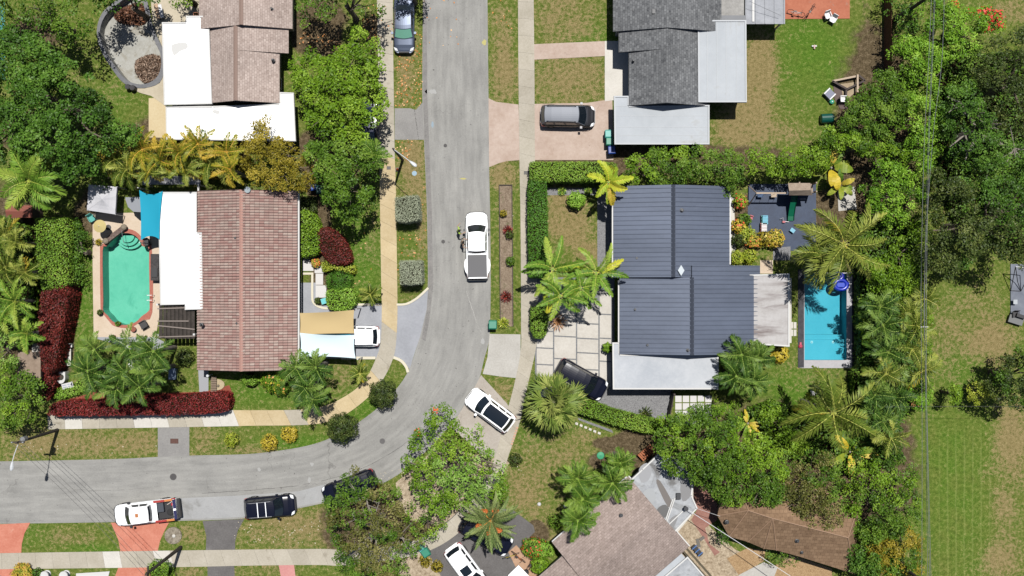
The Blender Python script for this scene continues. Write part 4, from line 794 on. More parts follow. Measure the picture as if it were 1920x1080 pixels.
    for tx in (.165, .81):
        for s in (-1, 1):
            c = (X(tx), s*(hw-.11)); t = M(); seg = 20; prof = [(r*.62, -.11), (r*.93, -.11), (r, -.07), (r, .07), (r*.93, .11), (r*.62, .11)]
            vs = [(c[0]+pr*math.cos(2*math.pi*k/seg), c[1]+pz, r+pr*math.sin(2*math.pi*k/seg)) for pr, pz in prof for k in range(seg)]
            fs = [(i*seg+k, i*seg+(k+1) % seg, (i+1)*seg+(k+1) % seg, (i+1)*seg+k) for i in range(5) for k in range(seg)]
            wh = t.add(vs, fs).build('wheel', m_tyre, o)
            q2 = M(); yo = c[1]+s*.085; q2.add([(c[0]+r*.62*math.cos(2*math.pi*k/10), yo, r+r*.62*math.sin(2*math.pi*k/10)) for k in range(10)], [tuple(range(10))[::-s]]); q2.build('rim', m_rim, wh)
            a = M(); a.add([(c[0]+rr*math.cos(t_), s*(hw+.012 if rr > r+.08 else hw+.004)*1.0, r+rr*math.sin(t_)) for t_ in np.linspace(0, math.pi, 11) for rr in (r+.03, r+.10)], [(2*k, 2*k+1, 2*k+3, 2*k+2)[::s] for k in range(10)]); a.build('wheel_arch', m_blk, o)
    if rack:
        for s in (-1, 1): M().tube([(X(rs)-.15, s*tw*.93, zr+.03), (X(rs)-.3, s*tw*.93, zr+.09), (X(re_)+.3, s*tw*.9, zr+.08), (X(re_)+.12, s*tw*.9, zr)], .022).build('roof_rail', rack, o)
    return o, X, hw, zr, zd, tw
white = paint('white_car_paint', (.80,.81,.82,1)); black = mat('black_car_paint', (.004,.005,.012,1), .25, spec=.25, coat=.1); silver = paint('silver_car_paint', (.06,.075,.11,1), .4, .42); gun = paint('dark_grey_car_paint', (.055,.058,.065,1), .7, .3)
# white crew-cab pickup with grey bed cover
o, X, hw, zr, zd, tw = car('pickup_truck', 'white crew cab pickup with grey bed cover stopped on the right side of the road', 'pickup truck', 894.5, 460, 91, 5.85, 2.0, 'pickup', white, bed=True)
M().box(X(.975), -hw*.80, zd-.03, X(.65), hw*.80, zd+.03).build('bed_cover', mat('grey_vinyl', L(100,100,104), .6), o)
m = M(); [m.box(a, b_, zd+.0, c, d, zd+.055) for a, b_, c, d in ((X(.98),-hw*.84,X(.645),-hw*.80),(X(.98),hw*.80,X(.645),hw*.84),(X(.98),-hw*.796,X(.973),hw*.796),(X(.652),-hw*.796,X(.645),hw*.796))]; m.build('cover_rail', mat('rail_grey', L(72,72,76), .5), o)
for s in (-1, 1): m = M(); m.prism([(X(.70),s*hw*.97),(X(.73),s*(hw+.10)),(X(.80),s*(hw+.15)),(X(.87),s*(hw+.10)),(X(.93),s*hw*.96)][::-s], .66, zd-.06); m.build('wheel_flare', white, o)
M().box(X(1.0)-.16, -hw*.8, .5, X(1.0)+.03, hw*.8, .72).build('step_bumper', m_blk, o)
# work pickup with painted bed
o, X, hw, zr, zd, tw = car('pickup_truck', 'white work pickup with red and orange bed sides parked across the salmon driveway', 'pickup truck', 273, 961, 187, 5.6, 1.95, 'pickup', white, bed=True)
m = M(); m.box(X(.965), -hw*.80, .62, X(.665), hw*.80, .66); m.build('bed_floor', mat('bed_liner', (.02,.02,.022,1), .8), o)
m = M(); [m.box(a, b_, .66, c, d, zd+.01) for a, b_, c, d in ((X(.665),-hw*.80,X(.658),hw*.80),(X(.972),-hw*.80,X(.965),hw*.80),(X(.965),-hw*.80,X(.665),-hw*.78),(X(.965),hw*.78,X(.665),hw*.80))]; m.build('bed_wall', mat('bed_liner', None), o)
for s in (-1, 1): M().box(X(.83), s*hw*.90-.09, zd-.045, X(.655), s*hw*.90+.09, zd+.022).build('bed_side', mat('red_wrap', L(196,66,60), .4), o); M().box(X(.955), s*hw*.90-.09, zd-.045, X(.832), s*hw*.90+.09, zd+.022).build('bed_side', mat('orange_wrap', L(238,150,84), .4), o)
M().box(X(1.0), -hw*.88, .6, X(.957), hw*.88, zd+.024).build('tailgate', mat('navy_wrap', L(42,44,98), .4), o); M().box(X(1.0)-.22, -hw*.85, .42, X(1.0)+.0, hw*.85, .74).build('step_bumper', m_blk, o)
M().box(X(.69), -hw*.72, .661, X(.80), hw*.1, 1.02).build('tool_box', mat('tool_box_black', (.03,.035,.045,1), .5), o)
M().lathe((X(.88), -hw*.25*-1, .661), [(.28, 0), (.30, .12), (.22, .14)], 16).build('hose_coil', m_tyre, o)
m = M(); m.obox((X(.88), hw*.55*-1, .661), (.9, .44), .5, .06, .05); m.obox((X(.93), hw*.45*-1, .662), (.3, .95), .22, .16, .2, 1); m.build('tools', [mat('pale_tool', L(220,206,196)), mat('red_can', L(210,40,60))], o)
M().box(X(.45), -.17, zr-.02, X(.40), .17, zr+.04).build('roof_beacon', mat('amber_lens', L(212,140,90), .3), o)
# the rest
car('minivan', 'grey minivan with silvery ribbed roof parked on the pink paved driveway', 'minivan', 1065, 217, -1, 4.75, 1.95, 'van', paint('bronze_grey_paint', (.03,.03,.034,1), .5, .35), roof=mat('roof_grey', L(112,118,130), .5, .2), rack=m_blk, z0=.03)
car('sedan', 'silver blue sedan parked on the verge at the top, half shaded by the tree', 'car', 757, 46, -90, 4.75, 1.86, 'sedan', silver, ws=mat('green_sunshade', L(140,205,180), .2))
car('parked_car', 'black car hidden under the bright green tree beside the left sidewalk', 'car', 693, 238, -94, 4.5, 1.8, 'sedan', paint('navy_paint', (.008,.011,.03,1)), z0=.02)
car('suv', 'white estate car backed under the tan and pale blue sail shades', 'car', 662, 631, 180, 4.55, 1.85, 'hatch', white, z0=.03)
car('suv', 'white crossover with black glass roof parked on the concrete apron of the road bend', 'car', 919, 770, 143, 4.6, 1.9, 'hatch', white, glassroof=True, z0=.03)
car('suv', 'black off-road wagon parked between the fan palm and the pale carport', 'car', 1090, 712, -29, 4.75, 2.0, 'suv', black, z0=.05)
o, X, hw, zr, zd, tw = car('suv', 'black wagon with two silver roof bars parked at the road edge below the round bushes', 'car', 505, 951, 5, 4.45, 1.9, 'suv', black, rack=m_rim, z0=.02)
for t in (.52, .68): M().box(X(t)-.035, -tw*.92, zr+.09, X(t)+.035, tw*.92, zr+.12).build('roof_bar', mat('bar_silver', (.7,.72,.74,1), .4, .3), o)
car('suv', 'black car parked on the road bend, mostly covered by the brownish tree', 'car', 655, 915, 201, 4.9, 1.9, 'suv', black, z0=.02)
car('suv', 'white car with black sunroof on the dark driveway at the bottom edge', 'car', 875, 1068, -54, 4.7, 1.88, 'hatch', white, sunroof=True, z0=.03)
car('parked_car', 'black car under the date palm with orange fruit stalks', 'car', 911, 1004, -30, 4.9, 1.9, 'suv', black, z0=.03)
o = thing('utility_trailer', 'silver edge of a trailer or vehicle at the bottom, beside the tan paved path', 'vehicle', (*P(980, 1078), .03))
(xa, ya), (xb, yb) = P(964, 1100, .7), P(990, 1070, .7); m = M(); m.obox(((xa+xb)/2, (ya+yb)/2, .45), (.7, -.72), 2.0, 1.3, .25); m.build('body', white, o)
for k in (-1, 1): M().lathe(((xa+xb)/2+k*.45, (ya+yb)/2+k*.43, 0), [(.2, 0), (.25, .1), (.25, .4), (.1, .45)], 12).build('wheel', m_tyre, o)
# ------------------------------------------------------------------ vegetation
def leafmat(name, stops, trans=.12, rough=.5, k=1.0):
    m = bpy.data.materials.new(name); m.use_nodes = True; nt = m.node_tree; b = nt.nodes['Principled BSDF']
    a = node(nt, 'ShaderNodeAttribute', attribute_name='tint'); n_ = len(stops)
    c = ramp(nt, a.outputs['Fac'], [(i/(n_-1), L(*s, k=1.35*k)) for i, s in enumerate(stops)])
    nt.links.new(c, b.inputs['Base Color']); b.inputs['Roughness'].default_value = rough; b.inputs['Specular IOR Level'].default_value = .18
    t = node(nt, 'ShaderNodeBsdfTranslucent'); nt.links.new(c, t.inputs[0]); x = node(nt, 'ShaderNodeMixShader'); x.inputs[0].default_value = trans
    nt.links.new(b.outputs[0], x.inputs[1]); nt.links.new(t.outputs[0], x.inputs[2]); nt.links.new(x.outputs[0], nt.nodes['Material Output'].inputs[0]); return m
LM = dict(
 dark=leafmat('leaf_dark', [(34,60,14),(76,116,34),(120,158,60)]), mid=leafmat('leaf_mid', [(36,62,12),(84,120,30),(134,164,60)]),
 bright=leafmat('leaf_bright', [(54,86,10),(112,150,30),(162,192,68)]), vine=leafmat('leaf_vine', [(54,92,14),(118,166,40),(172,210,78)]),
 olive=leafmat('leaf_olive', [(80,76,14),(146,134,38),(200,178,70)]), brown=leafmat('leaf_brownish', [(66,70,30),(104,108,46),(160,152,96)]),
 lime=leafmat('leaf_lime', [(86,126,28),(136,180,56),(184,216,104)]), sparse=leafmat('leaf_fresh', [(80,110,40),(126,168,62),(176,204,110)]),
 red=leafmat('leaf_red', [(74,20,24),(128,42,42),(180,72,64)]), wine=leafmat('leaf_wine', [(60,22,20),(112,42,38),(164,70,56)]),
 yellow=leafmat('leaf_yellow', [(150,140,36),(212,188,60),(236,214,110)]), grey=leafmat('leaf_grey', [(120,128,104),(152,160,134),(184,190,164)], trans=.1, k=1.1),
 hedge=leafmat('leaf_hedge', [(70,104,24),(118,158,46),(164,192,76)], trans=.12), hedged=leafmat('leaf_hedge_dark', [(50,90,20),(84,134,38),(120,164,60)], trans=.12),
 croton=leafmat('leaf_croton', [(100,130,40),(206,186,70),(226,150,90)]), orange=leafmat('orange_flowers', [(220,110,60),(240,140,80),(230,90,60)]), redf=leafmat('red_flowers', [(190,40,40),(230,60,56),(240,110,90)]),
 bush=leafmat('leaf_bush', [(30,44,16),(70,88,36),(122,132,66)]), ygreen=leafmat('leaf_yellow_green', [(110,130,30),(160,176,52),(206,206,90)]),
 palm=leafmat('palm_green', [(40,68,20),(88,124,40),(156,182,78)], .08), palmd=leafmat('palm_dark', [(30,54,16),(72,106,36),(150,176,80)], .08), palmy=leafmat('palm_yellow', [(70,88,18),(150,150,42),(226,182,74)], .08),
 palmo=leafmat('palm_olive', [(40,58,14),(100,120,38),(188,192,92)], .08), palml=leafmat('palm_light', [(70,110,34),(124,164,56),(190,204,90)], .15), palmb=leafmat('palm_bright_yellow', [(110,150,40),(176,196,60),(232,214,70)], .15),
 date=leafmat('date_grey_green', [(70,96,50),(118,140,78),(168,178,112)], .12), fan=leafmat('fan_green', [(62,88,34),(118,140,60),(178,186,100)], .12), banana=leafmat('banana_green', [(54,84,26),(100,136,44),(168,176,60)], .2), dead=leafmat('dry_frond', [(110,76,54),(168,120,84),(210,160,110)], .05))
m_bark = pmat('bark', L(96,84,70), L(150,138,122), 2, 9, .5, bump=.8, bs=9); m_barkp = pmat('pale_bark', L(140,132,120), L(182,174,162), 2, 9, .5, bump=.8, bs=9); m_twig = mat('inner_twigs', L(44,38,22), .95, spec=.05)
rs = np.random.RandomState(11)
def leafmesh(name, cs, mts, parent, base):
    "cs: list of (centers Nx3, axis Nx3, side Nx3, tint N, material index) kites"
    c = np.concatenate([x[0] for x in cs]); a = np.concatenate([x[1] for x in cs]); s = np.concatenate([x[2] for x in cs]); t = np.concatenate([x[3] for x in cs]); mi = np.concatenate([np.full(len(x[0]), x[4]) for x in cs])
    N = len(c); V = np.empty((N, 4, 3)); V[:, 0] = c-a; V[:, 1] = c-a*.1+s; V[:, 2] = c+a; V[:, 3] = c-a*.1-s; V -= np.array(base)
    me = bpy.data.meshes.new(name); me.vertices.add(N*4); me.vertices.foreach_set('co', V.ravel()); me.loops.add(N*4); me.loops.foreach_set('vertex_index', np.arange(N*4)); me.polygons.add(N)
    me.polygons.foreach_set('loop_start', np.arange(N)*4); me.polygons.foreach_set('loop_total', np.full(N, 4)); 
    for m in mts: me.materials.append(m)
    me.polygons.foreach_set('material_index', mi.astype(np.int32)); me.update(); at = me.attributes.new('tint', 'FLOAT', 'FACE'); at.data.foreach_set('value', np.clip(t, 0, 1))
    o = bpy.data.objects.new(name, me); C.objects.link(o); o.parent = parent; return o
def unit(v): return v/np.maximum(1e-9, np.linalg.norm(v, axis=1, keepdims=True))
def kites(c, nrm, ln, wd, tint, mi, asp=None):
    r = rs.normal(size=c.shape); a = unit(np.cross(nrm, r)); s = unit(np.cross(nrm, a)); l = (ln*(.7+.6*rs.rand(len(c))))[:, None]
    return (c, a*l/2, s*l*wd/2, tint, mi)
def inset_pts(poly, n, lim=0.0):
    p = np.array(poly); lo, hi = p.min(0), p.max(0); out = []
    while sum(map(len, out)) < n:
        q = lo+rs.rand(n*3, 2)*(hi-lo); ok = inpoly(q[:, 0], q[:, 1], poly); q = q[ok]
        if lim: q = q[edgedist(q[:, 0], q[:, 1], poly) > lim]
        if len(q) == 0: lim *= .5; continue
        out.append(q)
    return np.concatenate(out)[:n]
def waves(x, y, k=.5, seed=0): return .5*np.sin(x*k*1.3+seed)+.5*np.sin(y*k*1.7+seed*2.1)+.4*np.sin((x+y)*k*2.3+seed*3)+.3*np.sin((x-1.7*y)*k*3.1+seed)
def tree(name, label, cat, poly, zt, mats='mid', zb=None, leaf=.26, cl=.75, dens=120, group=None, gap=.12, flowers=None, limbs=6, trunk=.22, wild=1, bark=None, extra=None, fl=.05, trx=None, layers=1.6, flat=.6):
    leaf *= .84; dens *= 1.35; zb = zt*.35 if zb is None else zb; w = PP(smoothpts(poly, 3, True), zt*.75); p = np.array(w)
    area = abs(sum(w[i][0]*w[(i+1) % len(w)][1]-w[(i+1) % len(w)][0]*w[i][1] for i in range(len(w))))/2
    cx, cy = (p.max(0)+p.min(0))/2 if trx is None else P(*trx, zt*.4); bx, by = (cx, cy)
    o = thing(name, label, cat, (float(bx), float(by), 0), group, world=True)
    nc = int(area/(cl*cl*1.5)*layers)+4; q = inset_pts(w, nc, cl*.45); d = edgedist(q[:, 0], q[:, 1], w); Rm = max(.6, min(d.max(), zt*.6)); sd = rs.rand()*9
    prof = np.sqrt(1-(1-np.clip(d/Rm, 0, 1))**2); wv = waves(q[:, 0], q[:, 1], .9/cl*.75, sd)
    depth = rs.rand(nc)**1.6; z = zb+(zt-zb)*prof*(1-.5*depth)*(.93)+wv*.45*cl*wild; z = np.maximum(z, zb*.6+.2)
    keep = waves(q[:, 0], q[:, 1], 1.5/cl, sd+4) > (-.95+gap*3); keep |= rs.rand(nc) > .65; q = q[keep]; z = z[keep]; nc = len(q)
    rad = cl*(.55+.6*rs.rand(nc)); nl = np.maximum(8, (dens*rad**2)).astype(int); ci = np.repeat(np.arange(nc), nl); n = len(ci)
    dv = rs.normal(size=(n, 3)); dv[:, 2] = np.abs(dv[:, 2])*1.1-.25; dv = unit(dv); rr = rad[ci]*(.55+.5*rs.rand(n)); ctr = np.c_[q, z][ci]
    c = ctr+dv*rr[:, None]*np.array([1, 1, flat]); nrm = unit(dv*.6+np.array([0, 0, .75])+rs.normal(size=(n, 3))*.6)
    ct = rs.rand(nc)*.5+.25*(waves(q[:, 0], q[:, 1], .6, sd+2)*.5+.5); tint = ct[ci]+rs.rand(n)*.34-.04
    ms = mats.split('+'); mi = 0; parts_ = []
    if len(ms) > 1:
        mk = (waves(q[:, 0], q[:, 1], .45, sd+7)+rs.normal(size=nc)*.35 > .35)[ci]
        k1 = kites(c, nrm, leaf, .62, tint, 0)
        for k, msk in ((0, ~mk), (1, mk)): parts_.append((k1[0][msk], k1[1][msk], k1[2][msk], k1[3][msk], k))
    else: parts_.append(kites(c, nrm, leaf, .62, tint, 0))
    mm = [LM[x] for x in ms[:2]]
    if flowers:
        fc, frac, zone = flowers; f = q if zone is None else q[inpoly(q[:, 0], q[:, 1], PP(zone, zt*.75))]
        zz = z if zone is None else z[inpoly(q[:, 0], q[:, 1], PP(zone, zt*.75))]
        pick = rs.rand(len(f)) < frac; f = f[pick]; zz = zz[pick]
        if len(f):
            ci2 = np.repeat(np.arange(len(f)), 15); dv = unit(rs.normal(size=(len(ci2), 3))+np.array([0, 0, .8])); c2 = np.c_[f, zz+cl*.35][ci2]+dv*np.array([.9, .9, .35])*cl*1.2*rs.rand(len(ci2))[:, None]**.7
            parts_.append(kites(c2, unit(dv+np.array([0, 0, .6])), .2, .8, rs.rand(len(ci2)), len(mm))); mm.append(LM[fc])
    leafmesh('crown', parts_, mm, o, o['_b'])
    # trunk and limbs
    m = M(); th_ = zb+(zt-zb)*.25; m.tube([(bx, by, -.05), (bx+.05, by, th_*.4), (bx+.1*rs.randn(), by+.1*rs.randn(), th_)], [trunk*1.35, trunk, trunk*.8], 8)
    far = inset_pts(w, limbs, cl*.6) if limbs else []
    for fx, fy in far:
        dx, dy = fx-bx, fy-by; l = math.hypot(dx, dy); r_ = trunk*.42
        pts = [(bx, by, th_*.8), (bx+dx*.3+rs.randn()*.15, by+dy*.3+rs.randn()*.15, th_+(zt-th_)*.18), (bx+dx*.65+rs.randn()*.25, by+dy*.65+rs.randn()*.25, th_+(zt-th_)*.32), (fx, fy, zb+(zt-zb)*.5)]
        m.tube(pts, [r_, r_*.75, r_*.5, r_*.2], 6)
        for _ in range(2): e_ = Vector(pts[2])+Vector((rs.randn()*l*.22, rs.randn()*l*.22, (zt-zb)*.2)); m.tube([pts[2], e_], [r_*.4, r_*.15], 5)
    m.build('trunk', bark or m_bark, o)
    return o
def hedge(name, label, poly, h, mt='hedge', leaf=.13, dens=240, group=None, cat='hedge', wild=.06, sm=0, round_=.12):
    px = smoothpts(poly, sm, True) if sm else poly; w = PP(px, h*.92); p = np.array(w); c0 = p.mean(0)
    o = thing(name, label, cat, (float(c0[0]), float(c0[1]), 0), group)
    n = len(w); area = abs(sum(w[i][0]*w[(i+1) % n][1]-w[(i+1) % n][0]*w[i][1] for i in range(n)))/2
    q = inset_pts(w, int(area*dens)); d = edgedist(q[:, 0], q[:, 1], w); zz = h-round_*np.clip(1-d/.35, 0, 1)**2*h*.6+rs.normal(size=len(q))*wild+.05*waves(q[:, 0], q[:, 1], 1.6, len(label)); nrm = unit(rs.normal(size=(len(q), 3))*.33+np.array([0, 0, .9]))
    q = q+rs.normal(size=q.shape)*.04; tnt = rs.rand(len(q))*.6+.2+.14*waves(q[:, 0], q[:, 1], .8, 3); parts_ = [kites(np.c_[q, zz], nrm, leaf, .6, tnt, 0)]
    for i in range(n):
        a = np.array(w[i]); b_ = np.array(w[(i+1) % n]); l = np.linalg.norm(b_-a)
        if l < .02: continue
        k = max(2, int(l*h*dens*.5)); t = rs.rand(k); on = np.array([(b_-a)[1], -(b_-a)[0]])/l
        if inpoly(np.array([((a+b_)/2+on*.02)[0]]), np.array([((a+b_)/2+on*.02)[1]]), w)[0]: on = -on
        c = a+(b_-a)*t[:, None]+on*rs.normal(size=(k, 1))*.05; parts_.append(kites(np.c_[c, rs.rand(k)*h*.97], unit(rs.normal(size=(k, 3))*.4+np.r_[on, .35]), leaf, .6, rs.rand(k)*.6+.2, 0))
    leafmesh('foliage', parts_, [LM[mt]], o, o['_b']); ins = [tuple(c0+(np.array(v)-c0)*(1-.12/max(.3, np.linalg.norm(np.array(v)-c0)))) for v in w]
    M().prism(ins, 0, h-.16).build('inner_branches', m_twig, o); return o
def bush(name, label, x, y, r, h, mt='bush', leaf=.13, cat='shrub', group=None, sq=1.0, flowers=None, dens=260):
    "round clipped shrub: r in photo pixels"
    zc = h*.55; cx, cy = P(x, y, zc); R_ = r*S*(H-zc)/H; o = thing(name, label, cat, (cx, cy, 0), group)
    n = int(dens*R_*R_*5)+60; dv = unit(rs.normal(size=(n, 3))); dv[:, 2] = np.where(dv[:, 2] < -.5, -dv[:, 2], dv[:, 2]); bump = 1+.07*np.sin(dv[:, 0]*9+x)+.07*np.sin(dv[:, 1]*8+y)+.05*np.sin(dv[:, 2]*11)
    c = np.array([cx, cy, zc])+dv*np.array([R_, R_*sq, h*.47])*(bump*(.86+.16*rs.rand(n)))[:, None]
    tn = rs.rand(n)*.55+.15+.22*(bump-1)/.12; ks = [kites(c, unit(dv+rs.normal(size=(n, 3))*.45+np.array([0, 0, .3])), leaf, .6, tn, 0)]
    ms = [LM[mt]]
    if flowers: k = int(n*.06); j = rs.choice(n, k); ks.append(kites(c[j]+dv[j]*.06, unit(dv[j]+np.array([0, 0, .5])), leaf*1.2, .9, rs.rand(k), 1)); ms.append(LM[flowers])
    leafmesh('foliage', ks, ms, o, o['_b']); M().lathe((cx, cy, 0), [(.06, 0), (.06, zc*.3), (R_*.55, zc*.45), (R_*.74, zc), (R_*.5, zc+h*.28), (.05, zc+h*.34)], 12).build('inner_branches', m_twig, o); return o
def fronds(cx, cy, cz, n, Lf, e0, e1, curl, ll, lw, per, mt_i=0, tl=(.2,.9), up=.25, seed=0, az0=0, jit=.25, droop=.25, s0=.12, el_hi=None, vee=.35, plume=.5, sweep=.25):
    r = np.random.RandomState(seed); Cs = [[], [], [], []]
    for i in range(n):
        az = az0+2.39996*i+r.randn()*jit*.5; f = i/max(1, n-1); e = e0+(e1-e0)*f+r.randn()*.08; L_ = Lf*(.82+.3*r.rand()); K = 12; pts = [np.array([cx, cy, cz])]; tang = []; bend = sweep*(.5+.9*r.randn())
        for k in range(K):
            s = (k+.5)/K; el = e-curl*s**1.3; a = az+bend*s; t = np.array([math.cos(a)*math.cos(el), math.sin(a)*math.cos(el), math.sin(el)]); tang.append(t); pts.append(pts[-1]+t*L_/K)
        pts = np.array(pts); tang = np.array(tang); m_ = int(per*L_); s = np.linspace(s0, 1, m_); f_ = s*K; a_ = np.minimum(K-1, f_.astype(int)); p = pts[a_]+(pts[a_+1]-pts[a_])*(f_-a_)[:, None]; t = tang[a_]
        side = unit(np.cross(t, np.array([0, 0, 1.0]))); nrm = np.cross(side, t); tw = r.randn()*.35
        prof = (np.sin(np.pi*np.clip(s*.86+.12, 0, 1))**.6); ft = r.rand()
        for sg in (-1, 1):
            ang = (1.2-.75*s)[:, None]+r.randn(m_, 1)*.14; d = t*np.cos(ang)+side*sg*np.sin(ang)+nrm*(vee+tw*sg-droop*.3+r.randn(m_, 1)*plume); d = unit(d); d[:, 2] -= droop*.7; d = unit(d); l = (ll*prof*(.85+.3*r.rand(m_)))[:, None]
            fn = unit(np.cross(d, t)*sg+nrm*.8); sd = unit(np.cross(fn, d)); Cs[0].append(p+d*l/2); Cs[1].append(d*l/2); Cs[2].append(sd*lw/2*np.ones((m_, 1))); Cs[3].append(np.clip(tl[0]+(tl[1]-tl[0])*(.6*ft+.2*r.rand(m_)+.2*s), 0, 1))
        # rachis
        a = pts[:-1]; b_ = pts[1:]; d = b_-a; sd = unit(np.cross(d, np.array([0, 0, 1.0]))); Cs[0].append((a+b_)/2+np.array([0, 0, .02])); Cs[1].append(d*.62); Cs[2].append(sd*np.linspace(.045, .012, K)[:, None]); Cs[3].append(np.full(K, min(1, tl[1]+.12)))
    return tuple(np.concatenate(x) for x in Cs)+(mt_i,)
PAL = dict(xmas=dict(n=11, Lf=2.25, e0=1.1, e1=.05, curl=1.7, ll=.52, lw=.075, per=15, h=5.2, mt='palmd', vee=.6, droop=.2, plume=.22, sweep=.35),
 areca=dict(n=13, Lf=2.2, e0=1.25, e1=.2, curl=1.6, ll=.45, lw=.07, per=15, h=4.6, mt='palmo', vee=.6, droop=.15, plume=.25, sweep=.6),
 coco=dict(n=23, Lf=4.5, e0=1.2, e1=-.45, curl=1.6, ll=.95, lw=.09, per=11, h=8.5, mt='palmo', vee=.15, droop=.95, plume=.2, sweep=1.1),
 bright=dict(n=10, Lf=2.9, e0=.8, e1=.0, curl=1.0, ll=.5, lw=.09, per=15, h=5.5, mt='palmb', vee=.5, droop=.15, plume=.15, sweep=.5),
 thick=dict(n=13, Lf=2.6, e0=1.1, e1=.0, curl=1.5, ll=.55, lw=.08, per=12, h=6.5, mt='palm', vee=.5, droop=.3, plume=.25, sweep=.7),
 date=dict(n=36, Lf=2.9, e0=1.2, e1=-.45, curl=.75, ll=.42, lw=.065, per=16, h=6.0, mt='date', vee=.6, droop=.0, plume=.15),
 small=dict(n=10, Lf=1.2, e0=.9, e1=.1, curl=1.0, ll=.32, lw=.05, per=26, h=1.6, mt='palm', vee=.3, droop=.1))
SEED = [100]
def palm(label, x, y, kind='xmas', group=None, name='palm_tree', cat='palm', **kw):
    k = dict(PAL[kind]); k.update(kw); h = k['h']; SEED[0] += 1; r = random.Random(SEED[0]); cx, cy = P(x, y, h); o = thing(name, label, cat, (cx, cy, 0), group)
    mm = k['mt'].split('+'); n = k['n']; a = dict(plume=k.get('plume', .3), sweep=k.get('sweep', .3), curl=k['curl'], ll=k['ll'], lw=k['lw'], per=k['per'], vee=k['vee'], droop=k['droop'], tl=k.get('tl', (.1,.95)))
    n2 = max(2, int(n*.25)) if len(mm) > 1 else 0; cs = [fronds(cx, cy, h, n-n2, k['Lf'], k['e0'], k['e1'], seed=SEED[0], az0=r.random()*6, **a)]
    if n2: cs.append(fronds(cx, cy, h, n2, k['Lf']*.95, k['e1']+.2, k['e1']-.1, seed=SEED[0]+500, az0=r.random()*6, mt_i=1, **a))
    leafmesh('crown', cs, [LM[q] for q in mm], o, o['_b']); tr = .16 if kind in ('xmas','areca') else .2
    if kind == 'small': tr = .09
    if kind == 'date': tr = .34
    M().tube([(cx, cy, 0), (cx+.03, cy, h*.5), (cx, cy, h-.05)], [tr*1.35, tr, tr*.85], 9).build('trunk', m_barkp, o)
    if kind in ('xmas', 'bright'): M().tube([(cx, cy, h-.7), (cx, cy, h+.1)], [tr*.95, tr*.45], 8).build('crownshaft', LM['palml'], o)
    if kind == 'date':
        for i in range(5):
            an = [2.1, 1.2, 3.6, 5.4, 4.6][i]; m = M(); e = (cx+math.cos(an)*1.05, cy+math.sin(an)*.95, h+.55); m.tube([(cx, cy, h), (cx+math.cos(an)*.5, cy+math.sin(an)*.45, h+.75), e], .03, 5)
            m.build('fruit_stalk', mat('orange_stalk', L(232,150,60)), o); M().lathe((e[0], e[1], e[2]-.25), [(.04,0),(.2,.08),(.26,.2),(.2,.34),(.12,.3),(.1,.42),(.03,.46)], 9, sx=1.3).build('fruit_cluster', mat('orange_fruit', L(226,124,56)), o)
    return o
def fanpalm(label, x, y, h, R_, n=34, group=None, mt='fan', blades=22, name='fan_palm'):
    cx, cy = P(x, y, h); o = thing(name, label, 'palm', (cx, cy, 0), group); r = np.random.RandomState(int(x)); cs = [[], [], [], []]
    for i in range(n):
        az = 2.39996*i+r.randn()*.25; f = i/(n-1); el = 1.25-1.5*f+r.randn()*.12; hub = np.array([cx, cy, h])+np.array([math.cos(az)*math.cos(el), math.sin(az)*math.cos(el), math.sin(el)])*R_*(.46+.2*r.rand()); hub[2] -= .12*f*R_
        t = np.array([math.cos(az)*math.cos(el-.3), math.sin(az)*math.cos(el-.3), math.sin(el-.3)]); side = np.cross(t, [0, 0, 1]); side /= np.linalg.norm(side); ft = r.rand()
        roll = r.randn()*.5; side = side*math.cos(roll)+np.cross(t, side)*math.sin(roll); a = np.linspace(-1.6, 1.6, blades); d = t*np.cos(a)[:, None]+side*np.sin(a)[:, None]; d[:, 2] -= .18+.1*np.abs(a); d = unit(d+r.randn(blades, 3)*.1); l = (R_*.46*(1-.07*a*a)*(.9+.2*r.rand(blades)))[:, None]
        sd = unit(np.cross(d, np.cross(t, side))); cs[0].append(hub+d*l/2); cs[1].append(d*l/2); cs[2].append(sd*.055*R_/2.2); cs[3].append(np.clip(.15+.6*ft+.3*r.rand(blades), 0, 1))
        dd = hub-np.array([cx, cy, h]); cs[0].append(np.array([[cx, cy, h]])+dd/2); cs[1].append(dd[None]/2); cs[2].append(unit(np.cross(dd[None], np.array([[0, 0, 1.]])))*.03); cs[3].append(np.array([.6]))
    leafmesh('crown', [tuple(np.concatenate(v) for v in cs)+(0,)], [LM[mt]], o, o['_b']); M().tube([(cx, cy, 0), (cx, cy, h*.5), (cx, cy, h)], [.28, .2, .22], 9).build('trunk', m_bark, o); return o
